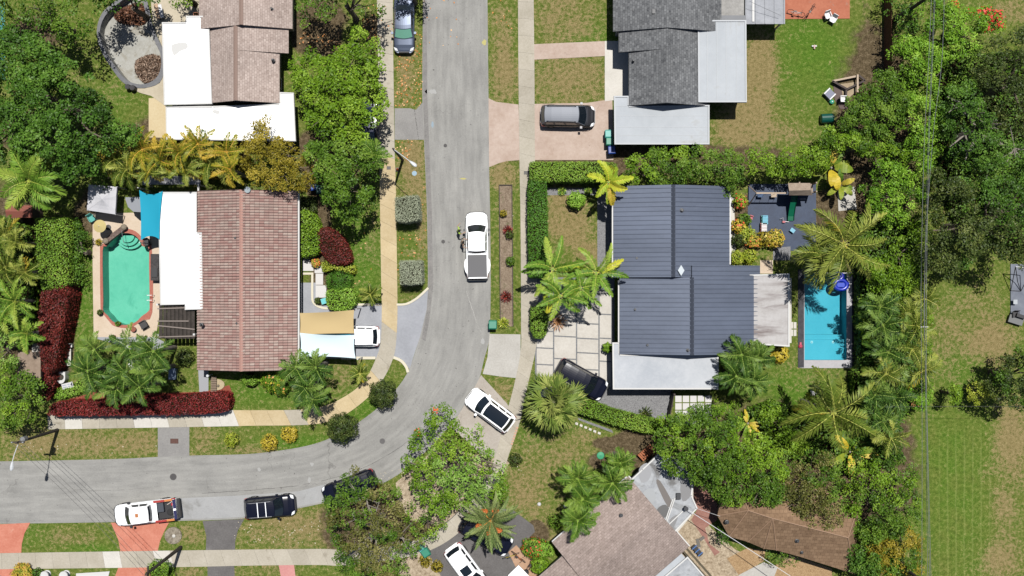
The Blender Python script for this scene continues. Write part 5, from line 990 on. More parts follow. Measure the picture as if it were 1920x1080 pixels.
def banana(label, x, y, h, Lf, n=9, group=None, mt='banana', mt2='yellow', wid=.34, name='banana_plant', cat='plant', fan=None):
    cx, cy = P(x, y, h*.8); o = thing(name, label, cat, (cx, cy, 0), group); r = np.random.RandomState(int(x*3+y)); m = M()
    for i in range(n):
        az = (2.39996*i+r.rand()) if fan is None else fan[0]+(i/(n-1)-.5)*fan[1]+math.pi*(i % 2)*fan[2]; el = 1.15-.7*r.rand(); K = 10; p = np.array([cx, cy, h*.45]); pts = [p.copy()]; L_ = Lf*(.75+.4*r.rand())
        for k in range(K): e = el-1.5*(k/K)**1.5; p = p+np.array([math.cos(az)*math.cos(e), math.sin(az)*math.cos(e), math.sin(e)])*L_/K; pts.append(p.copy())
        mi = 1 if r.rand() < .28 else 0; t0 = r.rand()
        for k in range(2, K):
            a, b_ = pts[k], pts[k+1]; d = (b_-a)/np.linalg.norm(b_-a); s = np.cross(d, [0, 0, 1]); s /= np.linalg.norm(s); wa = wid*math.sin(math.pi*min(1, (k-1.4)/(K-1.2)))**.6; wb_ = wid*max(.03, math.sin(math.pi*min(1, (k-.4)/(K-1.2))))**.6 if k < K-1 else .02
            for sg in (-1, 1):
                dz = .10*r.rand(); q = [a, b_*.97+a*.03, b_*.97+a*.03+s*sg*wb_+np.array([0, 0, .1*wb_*2-dz]), a+s*sg*wa+np.array([0, 0, .1*wa*2-dz])]; m.add(q, [(0,1,2,3)[::sg]], mi, float(np.clip(.25+.5*t0+.25*r.rand(), 0, 1)))
        m.add([pts[0]+np.array([.03,0,0]), pts[0]-np.array([.03,0,0]), pts[4]-np.array([.02,0,0]), pts[4]+np.array([.02,0,0])], [(0,1,2,3)], 0, .9)
    m.build('leaves', [LM[mt], LM[mt2]], o); M().tube([(cx, cy, 0), (cx, cy, h*.55)], [.14, .09], 7).build('stem', m_barkp, o); return o
def spiky(label, x, y, r_, h, mt='banana', n=34, group=None, name='bromeliad', cat='plant', w=.07):
    cx, cy = P(x, y, h*.5); o = thing(name, label, cat, (cx, cy, 0), group); R_ = r_*S; i = np.arange(n); az = i*2.39996; el = 1.3-1.25*i/n; d = np.c_[np.cos(az)*np.cos(el), np.sin(az)*np.cos(el), np.sin(el)]; l = R_*(.9+.2*rs.rand(n))[:, None]
    d1 = d*l*.55; p0 = np.array([cx, cy, .15])+np.zeros((n, 3)); sd = unit(np.cross(d, np.array([0, 0, 1.])))*w; d2 = unit(d+np.array([0, 0, -.35]))*l*.55
    leafmesh('leaves', [(p0+d1/2, d1/2*1.1, sd, rs.rand(n), 0), (p0+d1+d2/2, d2/2*1.2, sd*.8, rs.rand(n), 0)], [LM[mt]], o, o['_b']); M().lathe((cx, cy, 0), [(.1, 0), (.08, .2), (.03, .25)], 8).build('stem', m_bark, o); return o
# ------------------------------------------------------------------ trees
tree('broadleaf_tree', 'huge dense dark green tree filling the left edge above the golden palms', 'tree', [(-40,70),(20,45),(60,60),(95,75),(130,100),(158,125),(172,160),(190,195),(215,215),(238,222),(252,240),(245,262),(222,272),(200,278),(182,300),(160,325),(132,342),(100,340),(60,322),(20,300),(-40,300)], 9.5, 'dark', leaf=.27, cl=.8, dens=200, limbs=8, trunk=.4, layers=1.9, gap=.05)
tree('broadleaf_tree', 'shaded dark tree in the top left corner above the empty kidney-shaped basin', 'tree', [(-30,-40),(190,-40),(182,20),(176,60),(180,85),(150,95),(118,82),(95,72),(60,55),(25,40),(-30,30)], 8, 'mid', leaf=.26, cl=.8, gap=.3)
tree('broadleaf_tree', 'dark leaning tree shading the empty kidney-shaped basin', 'tree', [(182,-40),(300,-40),(292,4),(262,10),(235,0),(215,14),(196,24),(184,60),(178,30)], 6, 'dark', leaf=.24, cl=.6, gap=.3)
tree('broadleaf_tree', 'light green tree reaching over the cream patio at the top edge', 'tree', [(308,-40),(372,-40),(366,0),(340,12),(322,14),(310,0)], 5, 'bright', leaf=.22, cl=.5)
tree('broadleaf_tree', 'large bright green tree beside the left sidewalk, right of the brown shingle roof', 'tree', [(555,178),(530,150),(528,118),(548,96),(572,78),(600,92),(622,86),(640,62),(655,40),(680,36),(697,56),(712,82),(716,120),(722,160),(728,190),(722,215),(704,232),(690,262),(660,270),(612,262),(580,250),(562,215)], 7.5, 'bright', leaf=.26, cl=.7, dens=190, limbs=8, trunk=.3, gap=.06)
tree('broadleaf_tree', 'dark tree at the top edge between the brown shingle roof and the silver sedan', 'tree', [(552,-40),(745,-40),(742,-5),(728,18),(716,30),(696,22),(680,34),(655,30),(635,18),(622,36),(605,52),(585,50),(566,52),(552,30)], 7.5, 'mid', leaf=.25, cl=.65, gap=.25)
tree('broadleaf_tree', 'small dark branch crown overhanging the rear of the silver sedan', 'tree', [(738,-50),(800,-50),(797,2),(786,18),(775,8),(758,-4),(745,-5)], 5.5, 'dark', leaf=.22, cl=.4, limbs=3, trunk=.15)
tree('broadleaf_tree', 'darker green tree below the bright one, casting a round shadow on the lawn', 'tree', [(570,250),(612,256),(655,262),(690,262),(712,278),(722,300),(716,325),(700,345),(702,372),(690,395),(668,412),(640,414),(616,400),(604,372),(598,345),(575,330),(566,295)], 8, 'mid', leaf=.24, cl=.6, dens=220, limbs=8, trunk=.28, gap=.1)
palm('dark palm crown poking out between two green trees beside the left sidewalk', 700, 290, 'thick', None, h=5.5, Lf=1.6, n=18)
tree('broadleaf_tree', 'olive yellow tree at the top right corner of the pink tile roof', 'tree', [(468,232),(490,208),(512,218),(515,248),(545,268),(580,280),(604,305),(598,335),(585,352),(560,362),(520,360),(490,356),(462,348),(450,320),(448,285),(456,255)], 6.5, 'olive', leaf=.18, cl=.55, dens=260, gap=.1)
tree('broadleaf_tree', 'olive green hedge tree at the left end of the row behind the blue metal roof', 'tree', [(1158,300),(1180,282),(1215,276),(1250,270),(1285,272),(1298,290),(1294,325),(1285,342),(1240,350),(1200,350),(1180,340),(1160,325)], 4.6, 'mid+bright', leaf=.2, cl=.5, dens=240, zb=1.2, gap=.05, group='trees in the row behind the metal roof')
tree('broadleaf_tree', 'darker hedge tree in the middle of the row, overhanging the corner of the blue roof', 'tree', [(1290,282),(1310,266),(1345,270),(1380,275),(1400,290),(1402,320),(1392,345),(1378,372),(1360,366),(1345,348),(1300,345),(1288,320)], 4.8, 'mid', leaf=.2, cl=.5, dens=240, zb=1.2, gap=.05, group='trees in the row behind the metal roof')
tree('broadleaf_tree', 'fresh green hedge tree at the right end of the row above the play patio', 'tree', [(1392,290),(1420,276),(1450,284),(1480,276),(1515,272),(1545,268),(1562,284),(1560,315),(1530,328),(1495,330),(1460,332),(1425,330),(1400,325)], 4.4, 'bright', leaf=.2, cl=.5, dens=240, zb=1.2, gap=.05, group='trees in the row behind the metal roof')
# vine-covered belt on the right
G = 'vine-covered trees under the power lines'
tree('vine_covered_tree', 'bright vine mass at the top under the power lines with red bougainvillea', 'tree', [(1750,-40),(1800,0),(1830,10),(1870,15),(1900,40),(1890,55),(1850,60),(1845,100),(1838,118),(1800,105),(1760,90),(1735,95),(1728,55),(1745,20)], 6, 'vine', leaf=.2, cl=.55, dens=240, flowers=('redf', 1.0, [(1780,0),(1800,-10),(1870,0),(1910,30),(1890,60),(1845,58),(1850,30),(1800,22)]), gap=.03, group=G)
tree('vine_covered_tree', 'dark vine mass along the brown fence at the top right', 'tree', [(1672,-40),(1755,-40),(1745,20),(1720,60),(1690,70),(1672,40)], 5, 'dark+vine', leaf=.2, cl=.5, group=G, gap=.2)
tree('vine_covered_tree', 'bright green vine mass right of the brown fence, under the wires', 'tree', [(1678,80),(1700,62),(1735,70),(1770,80),(1800,95),(1840,105),(1845,120),(1810,112),(1778,115),(1765,150),(1768,190),(1740,190),(1710,170),(1690,150),(1680,120)], 5.5, 'vine', leaf=.2, cl=.55, dens=240, group=G, gap=.0, layers=2.1)
tree('vine_covered_tree', 'dark green tree mass beside the brown timber pit', 'tree', [(1590,200),(1575,185),(1600,180),(1622,165),(1640,140),(1655,125),(1680,118),(1705,160),(1712,200),(1700,245),(1665,262),(1620,262),(1580,250),(1568,225)], 5.2, 'mid', leaf=.2, cl=.55, dens=250, group=G, gap=.03, layers=2.1)
tree('vine_covered_tree', 'long bright vine strip directly under the wires, upper part', 'tree', [(1705,165),(1730,180),(1768,190),(1775,220),(1765,250),(1772,280),(1750,320),(1745,350),(1720,350),(1708,310),(1700,260)], 6.2, 'vine', leaf=.2, cl=.55, dens=240, group=G, gap=.0, layers=2.1)
tree('vine_covered_tree', 'olive green tree mass above the banana plants', 'tree', [(1525,262),(1545,238),(1575,240),(1620,255),(1665,258),(1705,255),(1712,290),(1690,310),(1650,300),(1610,290),(1580,285),(1550,282)], 4.8, 'bright+mid', leaf=.2, cl=.5, dens=250, group=G, gap=.03, layers=2.1)
tree('vine_covered_tree', 'green tree mass between the banana plants and the wires', 'tree', [(1630,290),(1660,285),(1700,300),(1715,330),(1745,345),(1742,380),(1720,400),(1700,430),(1680,440),(1660,420),(1640,400),(1620,380),(1612,350),(1640,330)], 5.5, 'vine+mid', leaf=.2, cl=.5, dens=200, group=G, gap=.08, layers=2.0)
tree('vine_covered_tree', 'yellowish green tree mass right of the big coconut palm', 'tree', [(1690,440),(1720,400),(1740,400),(1745,440),(1735,480),(1728,520),(1722,560),(1700,565),(1670,555),(1640,545),(1620,520),(1625,490),(1660,480)], 5.2, 'bright', leaf=.2, cl=.55, dens=220, group=G, gap=.05, layers=2.1)
tree('vine_covered_tree', 'fresh green shrubbery right of the narrow blue pool', 'tree', [(1628,545),(1680,555),(1720,560),(1735,600),(1730,640),(1725,690),(1700,705),(1670,690),(1640,670),(1622,640),(1618,590)], 4.6, 'bright+mid', leaf=.19, cl=.5, dens=240, group=G, gap=.1, layers=2.0)
tree('vine_covered_tree', 'bright green bush under the wires at the edge of the mown field', 'tree', [(1690,700),(1720,695),(1745,705),(1755,735),(1745,765),(1715,772),(1690,750)], 3.6, 'vine', leaf=.18, cl=.4, dens=240, group=G)
# big dark trees on the right
tree('broadleaf_tree', 'big dark tree in the upper right corner below the red bougainvillea', 'tree', [(1850,70),(1880,55),(1960,50),(1960,250),(1905,262),(1880,240),(1858,215),(1850,180),(1838,150),(1840,110)], 10, 'bush', leaf=.2, cl=.65, dens=200, gap=.2, limbs=7, trunk=.4, layers=2.0)
tree('broadleaf_tree', 'dark open-crowned tree with pale bare limbs at the right edge', 'tree', [(1770,170),(1800,150),(1830,150),(1855,190),(1870,230),(1900,262),(1960,260),(1960,330),(1900,320),(1850,330),(1810,330),(1790,300),(1765,290),(1760,250),(1775,215)], 10, 'dark', leaf=.2, cl=.6, dens=210, gap=.3, limbs=12, trunk=.5, layers=2.0, bark=m_barkp)
tree('broadleaf_tree', 'largest dark tree overhanging the lawn right of the wires', 'tree', [(1760,300),(1800,325),(1850,325),(1900,320),(1960,320),(1960,495),(1905,490),(1870,478),(1840,500),(1805,520),(1780,545),(1758,520),(1742,480),(1745,420),(1748,360)], 10.5, 'bush+dark', leaf=.21, cl=.65, dens=190, gap=.15, limbs=8, trunk=.5, layers=2.2)
tree('broadleaf_tree', 'dark tree at the right edge above the dry end of the mown field', 'tree', [(1880,680),(1900,660),(1960,650),(1960,760),(1905,770),(1870,755),(1862,720)], 7, 'bush+mid', leaf=.2, cl=.5, dens=220, gap=.05, layers=2.2)
tree('small_tree', 'small yellow green tree between two shadows at the top of the mown field', 'tree', [(1815,725),(1830,712),(1850,712),(1858,730),(1868,745),(1845,755),(1830,762),(1812,750)], 3.4, 'ygreen', leaf=.16, cl=.32, dens=260, limbs=4, trunk=.12)
tree('small_tree', 'small round olive tree beside the wires at the top of the mown field', 'tree', [(1772,730),(1785,718),(1800,722),(1806,742),(1796,758),(1778,760),(1770,745)], 3.2, 'bright', leaf=.16, cl=.32, dens=260, limbs=4, trunk=.12)
# front garden trees
tree('flame_tree', 'sparse fresh green tree with orange flowers over the road bend', 'tree', [(800,775),(825,755),(850,762),(862,790),(890,790),(908,810),(915,840),(938,860),(955,870),(945,900),(955,930),(930,950),(905,945),(880,960),(840,965),(822,985),(800,960),(770,940),(760,905),(742,870),(760,850),(750,828),(775,810),(785,790)], 7.5, 'bright+sparse', leaf=.2, cl=.42, dens=190, gap=.22, limbs=12, trunk=.3, flowers=('orange', .01, None), wild=1.2, layers=1.9)
tree('broadleaf_tree', 'brownish olive tree with bare twigs over the sidewalk, bottom centre', 'tree', [(640,885),(665,882),(690,895),(720,900),(745,925),(760,960),(795,985),(800,1010),(790,1030),(775,1060),(770,1110),(640,1110),(625,1080),(612,1060),(615,1020),(602,985),(600,955),(612,930),(630,915)], 7.5, 'mid+brown', leaf=.19, cl=.45, dens=200, gap=.15, limbs=14, trunk=.32, bark=m_barkp, flowers=None, layers=1.7)
tree('broadleaf_tree', 'green tree between the brownish tree and the date palm', 'tree', [(750,950),(790,945),(835,960),(850,985),(832,1000),(815,1015),(798,1020),(775,1010),(760,985)], 5.5, 'mid+bright', leaf=.2, cl=.4, gap=.4, dens=130, limbs=6, trunk=.15)
tree('broadleaf_tree', 'wide green tree leaning over the stained grey flat roof', 'tree', [(1218,820),(1238,798),(1260,775),(1300,765),(1345,765),(1385,770),(1400,800),(1440,815),(1480,850),(1488,900),(1480,940),(1455,958),(1400,955),(1350,950),(1325,925),(1300,912),(1290,905),(1262,900),(1245,880),(1240,860),(1222,845)], 7.5, 'mid+bright', leaf=.21, cl=.5, dens=230, gap=.12, limbs=10, trunk=.34, flowers=None, layers=2.0)
tree('broadleaf_tree', 'dull green tree with dry tips above the brown hipped roof', 'tree', [(1470,880),(1500,850),(1540,845),(1580,865),(1595,905),(1600,950),(1592,988),(1560,1000),(1530,1000),(1500,985),(1470,955),(1440,945),(1430,905)], 6.2, 'brown+mid', leaf=.19, cl=.48, dens=180, gap=.1, limbs=7, layers=2.0)
tree('broadleaf_tree', 'mixed green tree right of the brown roof at the field edge', 'tree', [(1590,870),(1612,865),(1640,865),(1680,870),(1700,880),(1725,870),(1730,900),(1735,950),(1745,985),(1720,1005),(1690,1020),(1650,1015),(1620,995),(1595,985),(1590,945)], 6.2, 'mid+bright', leaf=.2, cl=.5, dens=180, gap=.08, limbs=8, layers=2.1)
tree('broadleaf_tree', 'yellow green bamboo-like tree at the bottom right of the belt', 'tree', [(1640,1000),(1690,985),(1725,1000),(1738,1030),(1730,1110),(1640,1110),(1630,1040)], 5.8, 'olive+mid', leaf=.2, cl=.5, dens=230, gap=.1, layers=2.0)
tree('broadleaf_tree', 'dark green tree at the bottom edge beside the end of the brown roof', 'tree', [(1578,1048),(1595,1020),(1600,990),(1650,985),(1690,1040),(1700,1110),(1600,1110),(1598,1060)], 5.2, 'dark+mid', leaf=.2, cl=.5, dens=230, gap=.1, layers=2.0)
tree('shrubby_tree', 'fine green bamboo thicket below the white square pavers', 'tree', [(1228,790),(1260,778),(1330,750),(1350,745),(1380,755),(1400,770),(1410,800),(1380,812),(1330,805),(1280,815),(1245,815)], 3.8, 'bright', leaf=.15, cl=.35, dens=260, gap=.3, limbs=6, trunk=.1)
tree('small_tree', 'dark leafy tree beside the diagonal white cable and the brown roof', 'tree', [(1345,990),(1360,995),(1372,1010),(1370,1022),(1350,1022),(1342,1005)], 3, 'dark', leaf=.18, cl=.3, limbs=3, trunk=.1)
tree('small_tree', 'dark leafy tree at the bottom edge below the brown roof eave', 'tree', [(1440,1036),(1470,1036),(1505,1045),(1500,1065),(1460,1062),(1445,1055)], 3, 'dark+mid', leaf=.18, cl=.35, limbs=3, trunk=.1, gap=.4)
tree('broadleaf_tree', 'bright leafy tree in the lower left beside the utility pole', 'tree', [(-30,690),(20,680),(55,700),(78,735),(75,765),(50,800),(20,812),(-30,815)], 6, 'bright+mid', leaf=.22, cl=.5, dens=190, gap=.2)
tree('broadleaf_tree', 'loose light green tree at the left edge below the big-leaved palms', 'tree', [(-30,610),(20,605),(32,640),(40,680),(20,700),(-30,700)], 5.2, 'sparse', leaf=.18, cl=.45, gap=.3)
tree('broadleaf_tree', 'leafy green shrub tree wedged between the huge dark tree and the white canopy', 'tree', [(160,330),(185,300),(205,285),(240,290),(230,320),(200,345),(175,350)], 4.5, 'mid+dark', leaf=.2, cl=.4, gap=.4)
tree('small_tree', 'rough dark creeper between the tall green hedge and the pool lawn', 'tree', [(135,420),(150,405),(165,430),(160,500),(148,540),(135,500)], 2.6, 'dark', leaf=.18, cl=.4, gap=.2, limbs=3)
# clipped and round shrubs
hedge('topiary_cube', 'upper grey green clipped cube bush on the left verge', [(741,371),(783,366),(786,400),(786,412),(760,417),(742,414)], 2.5, 'grey', leaf=.09, dens=420, cat='clipped bush', group='clipped cube bushes on the verge', wild=.03, round_=.03)
hedge('topiary_cube', 'lower grey green clipped cube bush on the left verge', [(749,490),(790,489),(791,531),(770,534),(751,533)], 2.5, 'grey', leaf=.09, dens=420, cat='clipped bush', group='clipped cube bushes on the verge', wild=.03, round_=.03)
bush('round_tree', 'round bronze green small tree at the inner bend of the road', 719, 738, 26.5, 3.0, 'bush', leaf=.14, cat='tree', group='round small trees on the bend', dens=330)
bush('round_tree', 'round bronze green small tree between the yellow shrubs and the bend', 641, 802, 29, 3.0, 'bush', leaf=.14, cat='tree', group='round small trees on the bend', dens=330)
YG = 'yellow round shrubs on the verge'
bush('round_shrub', 'greenish yellow round shrub, lowest and leftmost on the verge', 434, 825, 14, 1.1, 'ygreen', group=YG, leaf=.12)
bush('round_shrub', 'bright yellow round shrub in the middle of the three', 505, 830, 16, 1.2, 'yellow', group=YG, leaf=.12)
bush('round_shrub', 'bright yellow round shrub nearest to the round bronze tree', 543, 814, 16, 1.2, 'yellow', group=YG, leaf=.12)
bush('round_shrub', 'flat lime green dome below the eave of the pink roof', 470, 712, 19, 1.1, 'lime', leaf=.09, sq=.6)
bush('flowering_shrub', 'green shrub with pink flowers under the corner of the pink roof', 512, 712, 22, 1.8, 'bright', flowers='croton', leaf=.15); bush('flowering_shrub', 'round green shrub with pale pink blooms left of the dark palms', 527, 726, 16, 1.6, 'mid', flowers='croton', leaf=.15)
bush('round_shrub', 'deep green dome bush below the wine red bush', 636, 527, 27, 1.8, 'hedged', leaf=.1, sq=.75); hedge('shrub_mass', 'tan edged lime and orange shrub mass above the tan sail', [(614,545),(650,540),(668,550),(664,572),(645,583),(620,580),(612,565)], 1.5, 'lime', leaf=.14, cat='shrubs', sm=2, wild=.14)
hedge('shrub_mass', 'yellow green shrubs between the wine red bush and the green dome', [(604,492),(625,488),(645,500),(664,498),(664,514),(645,508),(622,505),(606,510)], 1.0, 'ygreen', leaf=.14, cat='shrubs', wild=.12, sm=2)
hedge('shrub_mass', 'wine red oval bush in the front garden of the pink-roofed house', [(597,432),(612,426),(632,436),(648,455),(657,478),(656,492),(638,497),(615,490),(602,470),(596,450)], 1.8, 'wine', leaf=.11, cat='shrubs', sm=3, wild=.08, round_=.3)
hedge('shrub_mass', 'mixed green and orange shrubs along the right wall of the pink-roofed house', [(562,400),(578,396),(592,405),(600,430),(602,455),(595,475),(580,480),(563,476)], 1.6, 'bright', leaf=.16, cat='shrubs', sm=2, wild=.2)
hedge('shrub_mass', 'dark ground plants at the top of the garden strip by the pink roof', [(563,370),(590,368),(592,396),(563,398)], 1.0, 'bush', leaf=.16, cat='shrubs', wild=.2)
bush('flowering_shrub', 'bright orange flowering plant on the white garden slabs', 592, 493, 9, .9, 'croton', flowers='orange'); bush('flowering_shrub', 'orange leaved plant beside the grey garden lamp', 600, 470, 7, .9, 'orange')
bush('potted_plant', 'dark round plant at the corner of the cream kerb', 596, 564, 7, .6, 'bush', cat='plant')
# hedges
hedge('red_hedge', 'long clipped dark red hedge along the lower left sidewalk', [(92,765),(100,756),(130,752),(200,750),(300,743),(370,739),(415,736),(428,740),(431,755),(426,770),(405,775),(300,778),(200,779),(110,780),(92,778)], 1.7, 'red', leaf=.13, sm=1, wild=.1, dens=210)
hedge('red_hedge', 'tall upright dark red hedge left of the pool lawn', [(80,545),(100,535),(126,530),(130,555),(122,600),(112,650),(104,690),(92,702),(80,695),(74,640),(74,590)], 2.7, 'wine', leaf=.15, sm=1, wild=.13, dens=220, cat='tall hedge')
hedge('red_shrub', 'tail of dark red shrub between the lean plants and the white wall fountain', [(76,700),(104,700),(100,725),(90,750),(82,735)], 1.6, 'wine', leaf=.14, sm=2, wild=.16, cat='shrub')
hedge('green_hedge', 'tall green hedge left of the pool lawn, above the red one', [(68,410),(125,408),(134,430),(130,480),(133,530),(120,538),(80,545),(70,480)], 3.0, 'hedge', leaf=.14, sm=1, wild=.12, dens=190, cat='tall hedge')
hedge('green_hedge', 'clipped hedge running across, left of the hedge trees and above the front lawn', [(994,304),(1100,303),(1155,306),(1158,338),(1100,340),(1024,340),(994,338)], 2.0, 'hedge', leaf=.12, wild=.06, dens=220)
hedge('green_hedge', 'clipped dark green hedge running down beside the right sidewalk', [(991,338),(1024,340),(1026,400),(1027,470),(1027,520),(993,520),(990,420)], 2.0, 'hedged', leaf=.12, wild=.06, dens=220)
hedge('green_hedge', 'short end of clipped hedge beside the big square slabs', [(996,578),(1026,572),(1028,600),(1024,625),(1018,634),(1002,634),(995,620)], 1.9, 'hedge', leaf=.12, wild=.06, dens=220)
hedge('green_hedge', 'clipped diagonal hedge below the grey gravel and the black wagon', [(1092,748),(1110,752),(1150,768),(1200,780),(1238,790),(1240,812),(1210,812),(1160,800),(1120,786),(1085,775)], 1.5, 'hedge', leaf=.12, sm=1, wild=.08, dens=220)
hedge('low_hedge', 'curved lime hedge beside the white sign board', [(98,742),(110,728),(140,722),(150,710),(168,722),(160,733),(135,742),(112,748)], .8, 'lime', leaf=.11, sm=2, wild=.06)
bush('oval_hedge', 'oval clipped bush with red flecks beside the bicycles', 1000, 1027, 24, 1.3, 'hedge', sq=.85, flowers='redf', leaf=.11); bush('oval_hedge', 'lime half of the oval clipped bushes next to the taupe roof', 1020, 1029, 21, 1.3, 'lime', sq=.8, leaf=.11)
bush('round_shrub', 'round clipped bush at the left corner of the taupe roof', 1042, 977, 16, 1.5, 'hedge', leaf=.1); bush('round_shrub', 'loose green bush at the bottom beside the tan path', 1012, 1060, 18, 1.2, 'bright', leaf=.16)
bush('round_shrub', 'bright green clump at the corner of the pale carport', 1139, 652, 10, 1.3, 'bright', leaf=.17); bush('round_shrub', 'light green clump in the front lawn below the upper hedge', 1080, 376, 17, 1.5, 'lime', leaf=.18); 
bush('round_shrub', 'green bush with a pole at the bottom edge by the salmon driveway', 300, 1072, 26, 1.4, 'hedge', leaf=.12); bush('round_shrub', 'orange tinged bush at the bottom left edge beside white ornaments', 42, 1076, 20, 1.0, 'croton', leaf=.16); bush('round_shrub', 'dark little bush beside the white ornaments at the bottom left', 70, 1074, 9, .9, 'dark')
for i, (x, y, lab) in enumerate(((1388,378,'tall croton clump at the upper corner of the slate play patio'),(1395,412,'croton clump at the left edge of the slate patio'),(1385,424,'yellow croton beside the right gutter of the blue roof'),(1400,440,'bright yellow croton left of the toy cars'),(1386,450,'dark croton below the bright yellow one'),(1412,452,'orange croton at the lower edge of the slate patio'),(1432,448,'green and gold croton in the row below the slate patio'),(1454,447,'large golden croton below the slate patio'))): 
    bush('croton_shrub', lab, x, y, (14,13,14,17,14,14,14,18)[i], 1.3, ('ygreen','mid','yellow','ygreen','bush','croton','olive','croton')[i], flowers=('redf',None,'orange',None,None,'orange','yellow','yellow')[i], group='croton shrubs round the play patio', leaf=.17, dens=150)
for i, (x, y, lab) in enumerate(((1381,483,'left one of the two yellow green shrubs by the roof corner'),(1405,481,'right one of the two yellow green shrubs by the roof corner'))): bush('croton_shrub', lab, x, y, 15, 1.3, 'ygreen', group='yellow shrubs by the roof corner', leaf=.17, dens=150)
bush('yellow_shrub', 'golden leaved shrub below the streaked grey roof', 1462, 664, 17, 1.2, 'yellow', leaf=.26, dens=90); bush('round_shrub', 'olive shrub with pinkish soil right of the dark palms', 345, 668, 17, 1.4, 'bush', leaf=.13)
for i, (x, y, r_, mt, lab) in enumerate(((955,440,8,'bush','small green plant in the timber edged bed, upper'),(957,490,9,'mid','green plant halfway down the timber edged bed'),(944,400,7,'olive','low olive plant near the top of the timber edged bed'),(966,862,13,'bush','loose shrub on the lawn beside the road bend sidewalk'),(820,1062,12,'olive','weedy plant on the pale gravel beside the white car'),(797,1052,12,'olive','dry weedy shrub beside the teal bin'))): bush('small_plant', lab, x, y, r_, .7, mt, cat='plant', leaf=.16, dens=120)
hedge('shrub_mass', 'green undergrowth below the golden palms', [(180,285),(230,270),(330,262),(450,275),(460,310),(440,335),(380,330),(330,325),(270,325),(215,330),(185,320)], 1.8, 'olive', leaf=.2, cat='shrubs', sm=2, wild=.35, dens=90)
hedge('shrub_mass', 'undergrowth at the left edge among the leaning palms', [(-20,400),(66,430),(66,545),(70,640),(30,650),(-20,640)], 1.5, 'mid', leaf=.24, cat='shrubs', sm=1, wild=.4, dens=70)
hedge('shrub_mass', 'undergrowth between the narrow pool and the field belt', [(1600,400),(1720,420),(1735,700),(1700,770),(1660,850),(1612,860),(1600,700),(1612,690),(1612,500)], 1.6, 'mid', leaf=.24, cat='shrubs', wild=.5, dens=120)
hedge('shrub_mass', 'undergrowth around the coconut palm at the lower right', [(1400,770),(1450,750),(1540,790),(1610,830),(1640,870),(1600,890),(1500,860),(1440,820)], 1.2, 'mid', leaf=.24, cat='shrubs', wild=.45, dens=110)
hedge('shrub_mass', 'undergrowth below the big dark trees at the right', [(1760,110),(1960,90),(1960,470),(1800,440),(1755,300)], 1.0, 'mid', leaf=.26, cat='shrubs', wild=.5, dens=80)
tree('shrubby_tree', 'dark leafy thicket behind the dark palms right of the narrow pool', 'tree', [(1612,560),(1650,545),(1700,580),(1712,640),(1705,700),(1690,760),(1650,770),(1625,720),(1612,650)], 3.6, 'mid+dark', leaf=.22, cl=.5, dens=170, gap=.1, limbs=5, trunk=.1)
tree('shrubby_tree', 'dark leafy thicket at the field edge below the lower coconut palm', 'tree', [(1610,770),(1660,760),(1690,780),(1692,830),(1700,870),(1640,880),(1600,850)], 3.4, 'mid+dark', leaf=.22, cl=.5, dens=170, gap=.1, limbs=5, trunk=.1)
palm('extra dark palm filling the belt left of the wires, level with the pool steps', 1690, 625, 'thick', 'palms along the belt under the wires', Lf=2.1, mt='palmd', h=4.4)
palm('dark palm between the two lower palms of the belt', 1690, 680, 'thick', 'palms along the belt under the wires', Lf=2.1, mt='palmd', h=4.2)
palm('low dark palm beside the banana clump at the field edge', 1640, 770, 'thick', 'palms along the belt under the wires', Lf=2.0, mt='palmd', h=4.2)
tree('shrubby_tree', 'yellow green thicket along the lawn edge under the wires, beside the yellow brown palms', 'tree', [(1700,560),(1735,550),(1752,580),(1748,640),(1755,690),(1735,712),(1705,705),(1695,640)], 3.8, 'bright+mid', leaf=.2, cl=.45, dens=200, gap=.05, limbs=5, trunk=.1, layers=2)
tree('shrubby_tree', 'mid green thicket between the lower coconut palm and the belt palms', 'tree', [(1615,700),(1660,690),(1690,720),(1680,780),(1645,800),(1615,780)], 3.6, 'mid+bright', leaf=.2, cl=.45, dens=200, gap=.05, limbs=5, trunk=.1, layers=2)
tree('shrubby_tree', 'green thicket between the bamboo and the lower coconut palm, right of the dark palms', 'tree', [(1420,760),(1460,750),(1490,780),(1520,830),(1500,860),(1460,850),(1430,820)], 3.4, 'bright+mid', leaf=.18, cl=.4, dens=200, gap=.1, limbs=5, trunk=.1, layers=2)
hedge('ivy_patch', 'bright lit undergrowth gap between the dark trees, upper right', [(1775,165),(1800,140),(1830,150),(1835,172),(1812,180),(1785,182)], 2.2, 'lime', leaf=.14, cat='shrubs', wild=.12)
# ------------------------------------------------------------------ palms
g = 'golden palms behind the pink-roofed house'
for i, (x, y, L_, mt, lab) in enumerate(((215,300,1.9,'palmo','leftmost of the golden palms, beside the big dark tree'),(238,318,1.8,'palmo','greenish palm above the white canopy'),(268,280,2.2,'palmy','golden palm left of the centre of its row, near the yellow paving'),(300,300,2.4,'palmy','broad golden palm above the lean-to roof'),(338,285,2.2,'palmy','golden palm with orange fronds in the middle of its row'),(372,270,2.1,'palmy','golden palm touching the white flat roof'),(395,305,2.2,'palmo','greener palm above the top left corner of the pink roof'),(425,285,2.1,'palmy','golden palm below the white flat roof edge'),(432,318,1.9,'palmy','rightmost of the golden palms, beside the olive yellow tree'),(350,318,1.8,'palmo','small palm right above the lean-to roof'),(280,322,1.6,'palmo','small palm right above the turquoise sail'))):
    palm(lab, x, y, 'areca', g, Lf=L_, mt={'palmy':'palmy+palmo','palmo':'palmo+palmy'}[mt], h=4.2+.3*(i % 3))
palm('large light green palm at the left edge below the big dark tree', 55, 340, 'thick', None, Lf=3.0, n=15, mt='palml', h=6, ll=.75, per=26)
g = 'leaning palms at the left edge'
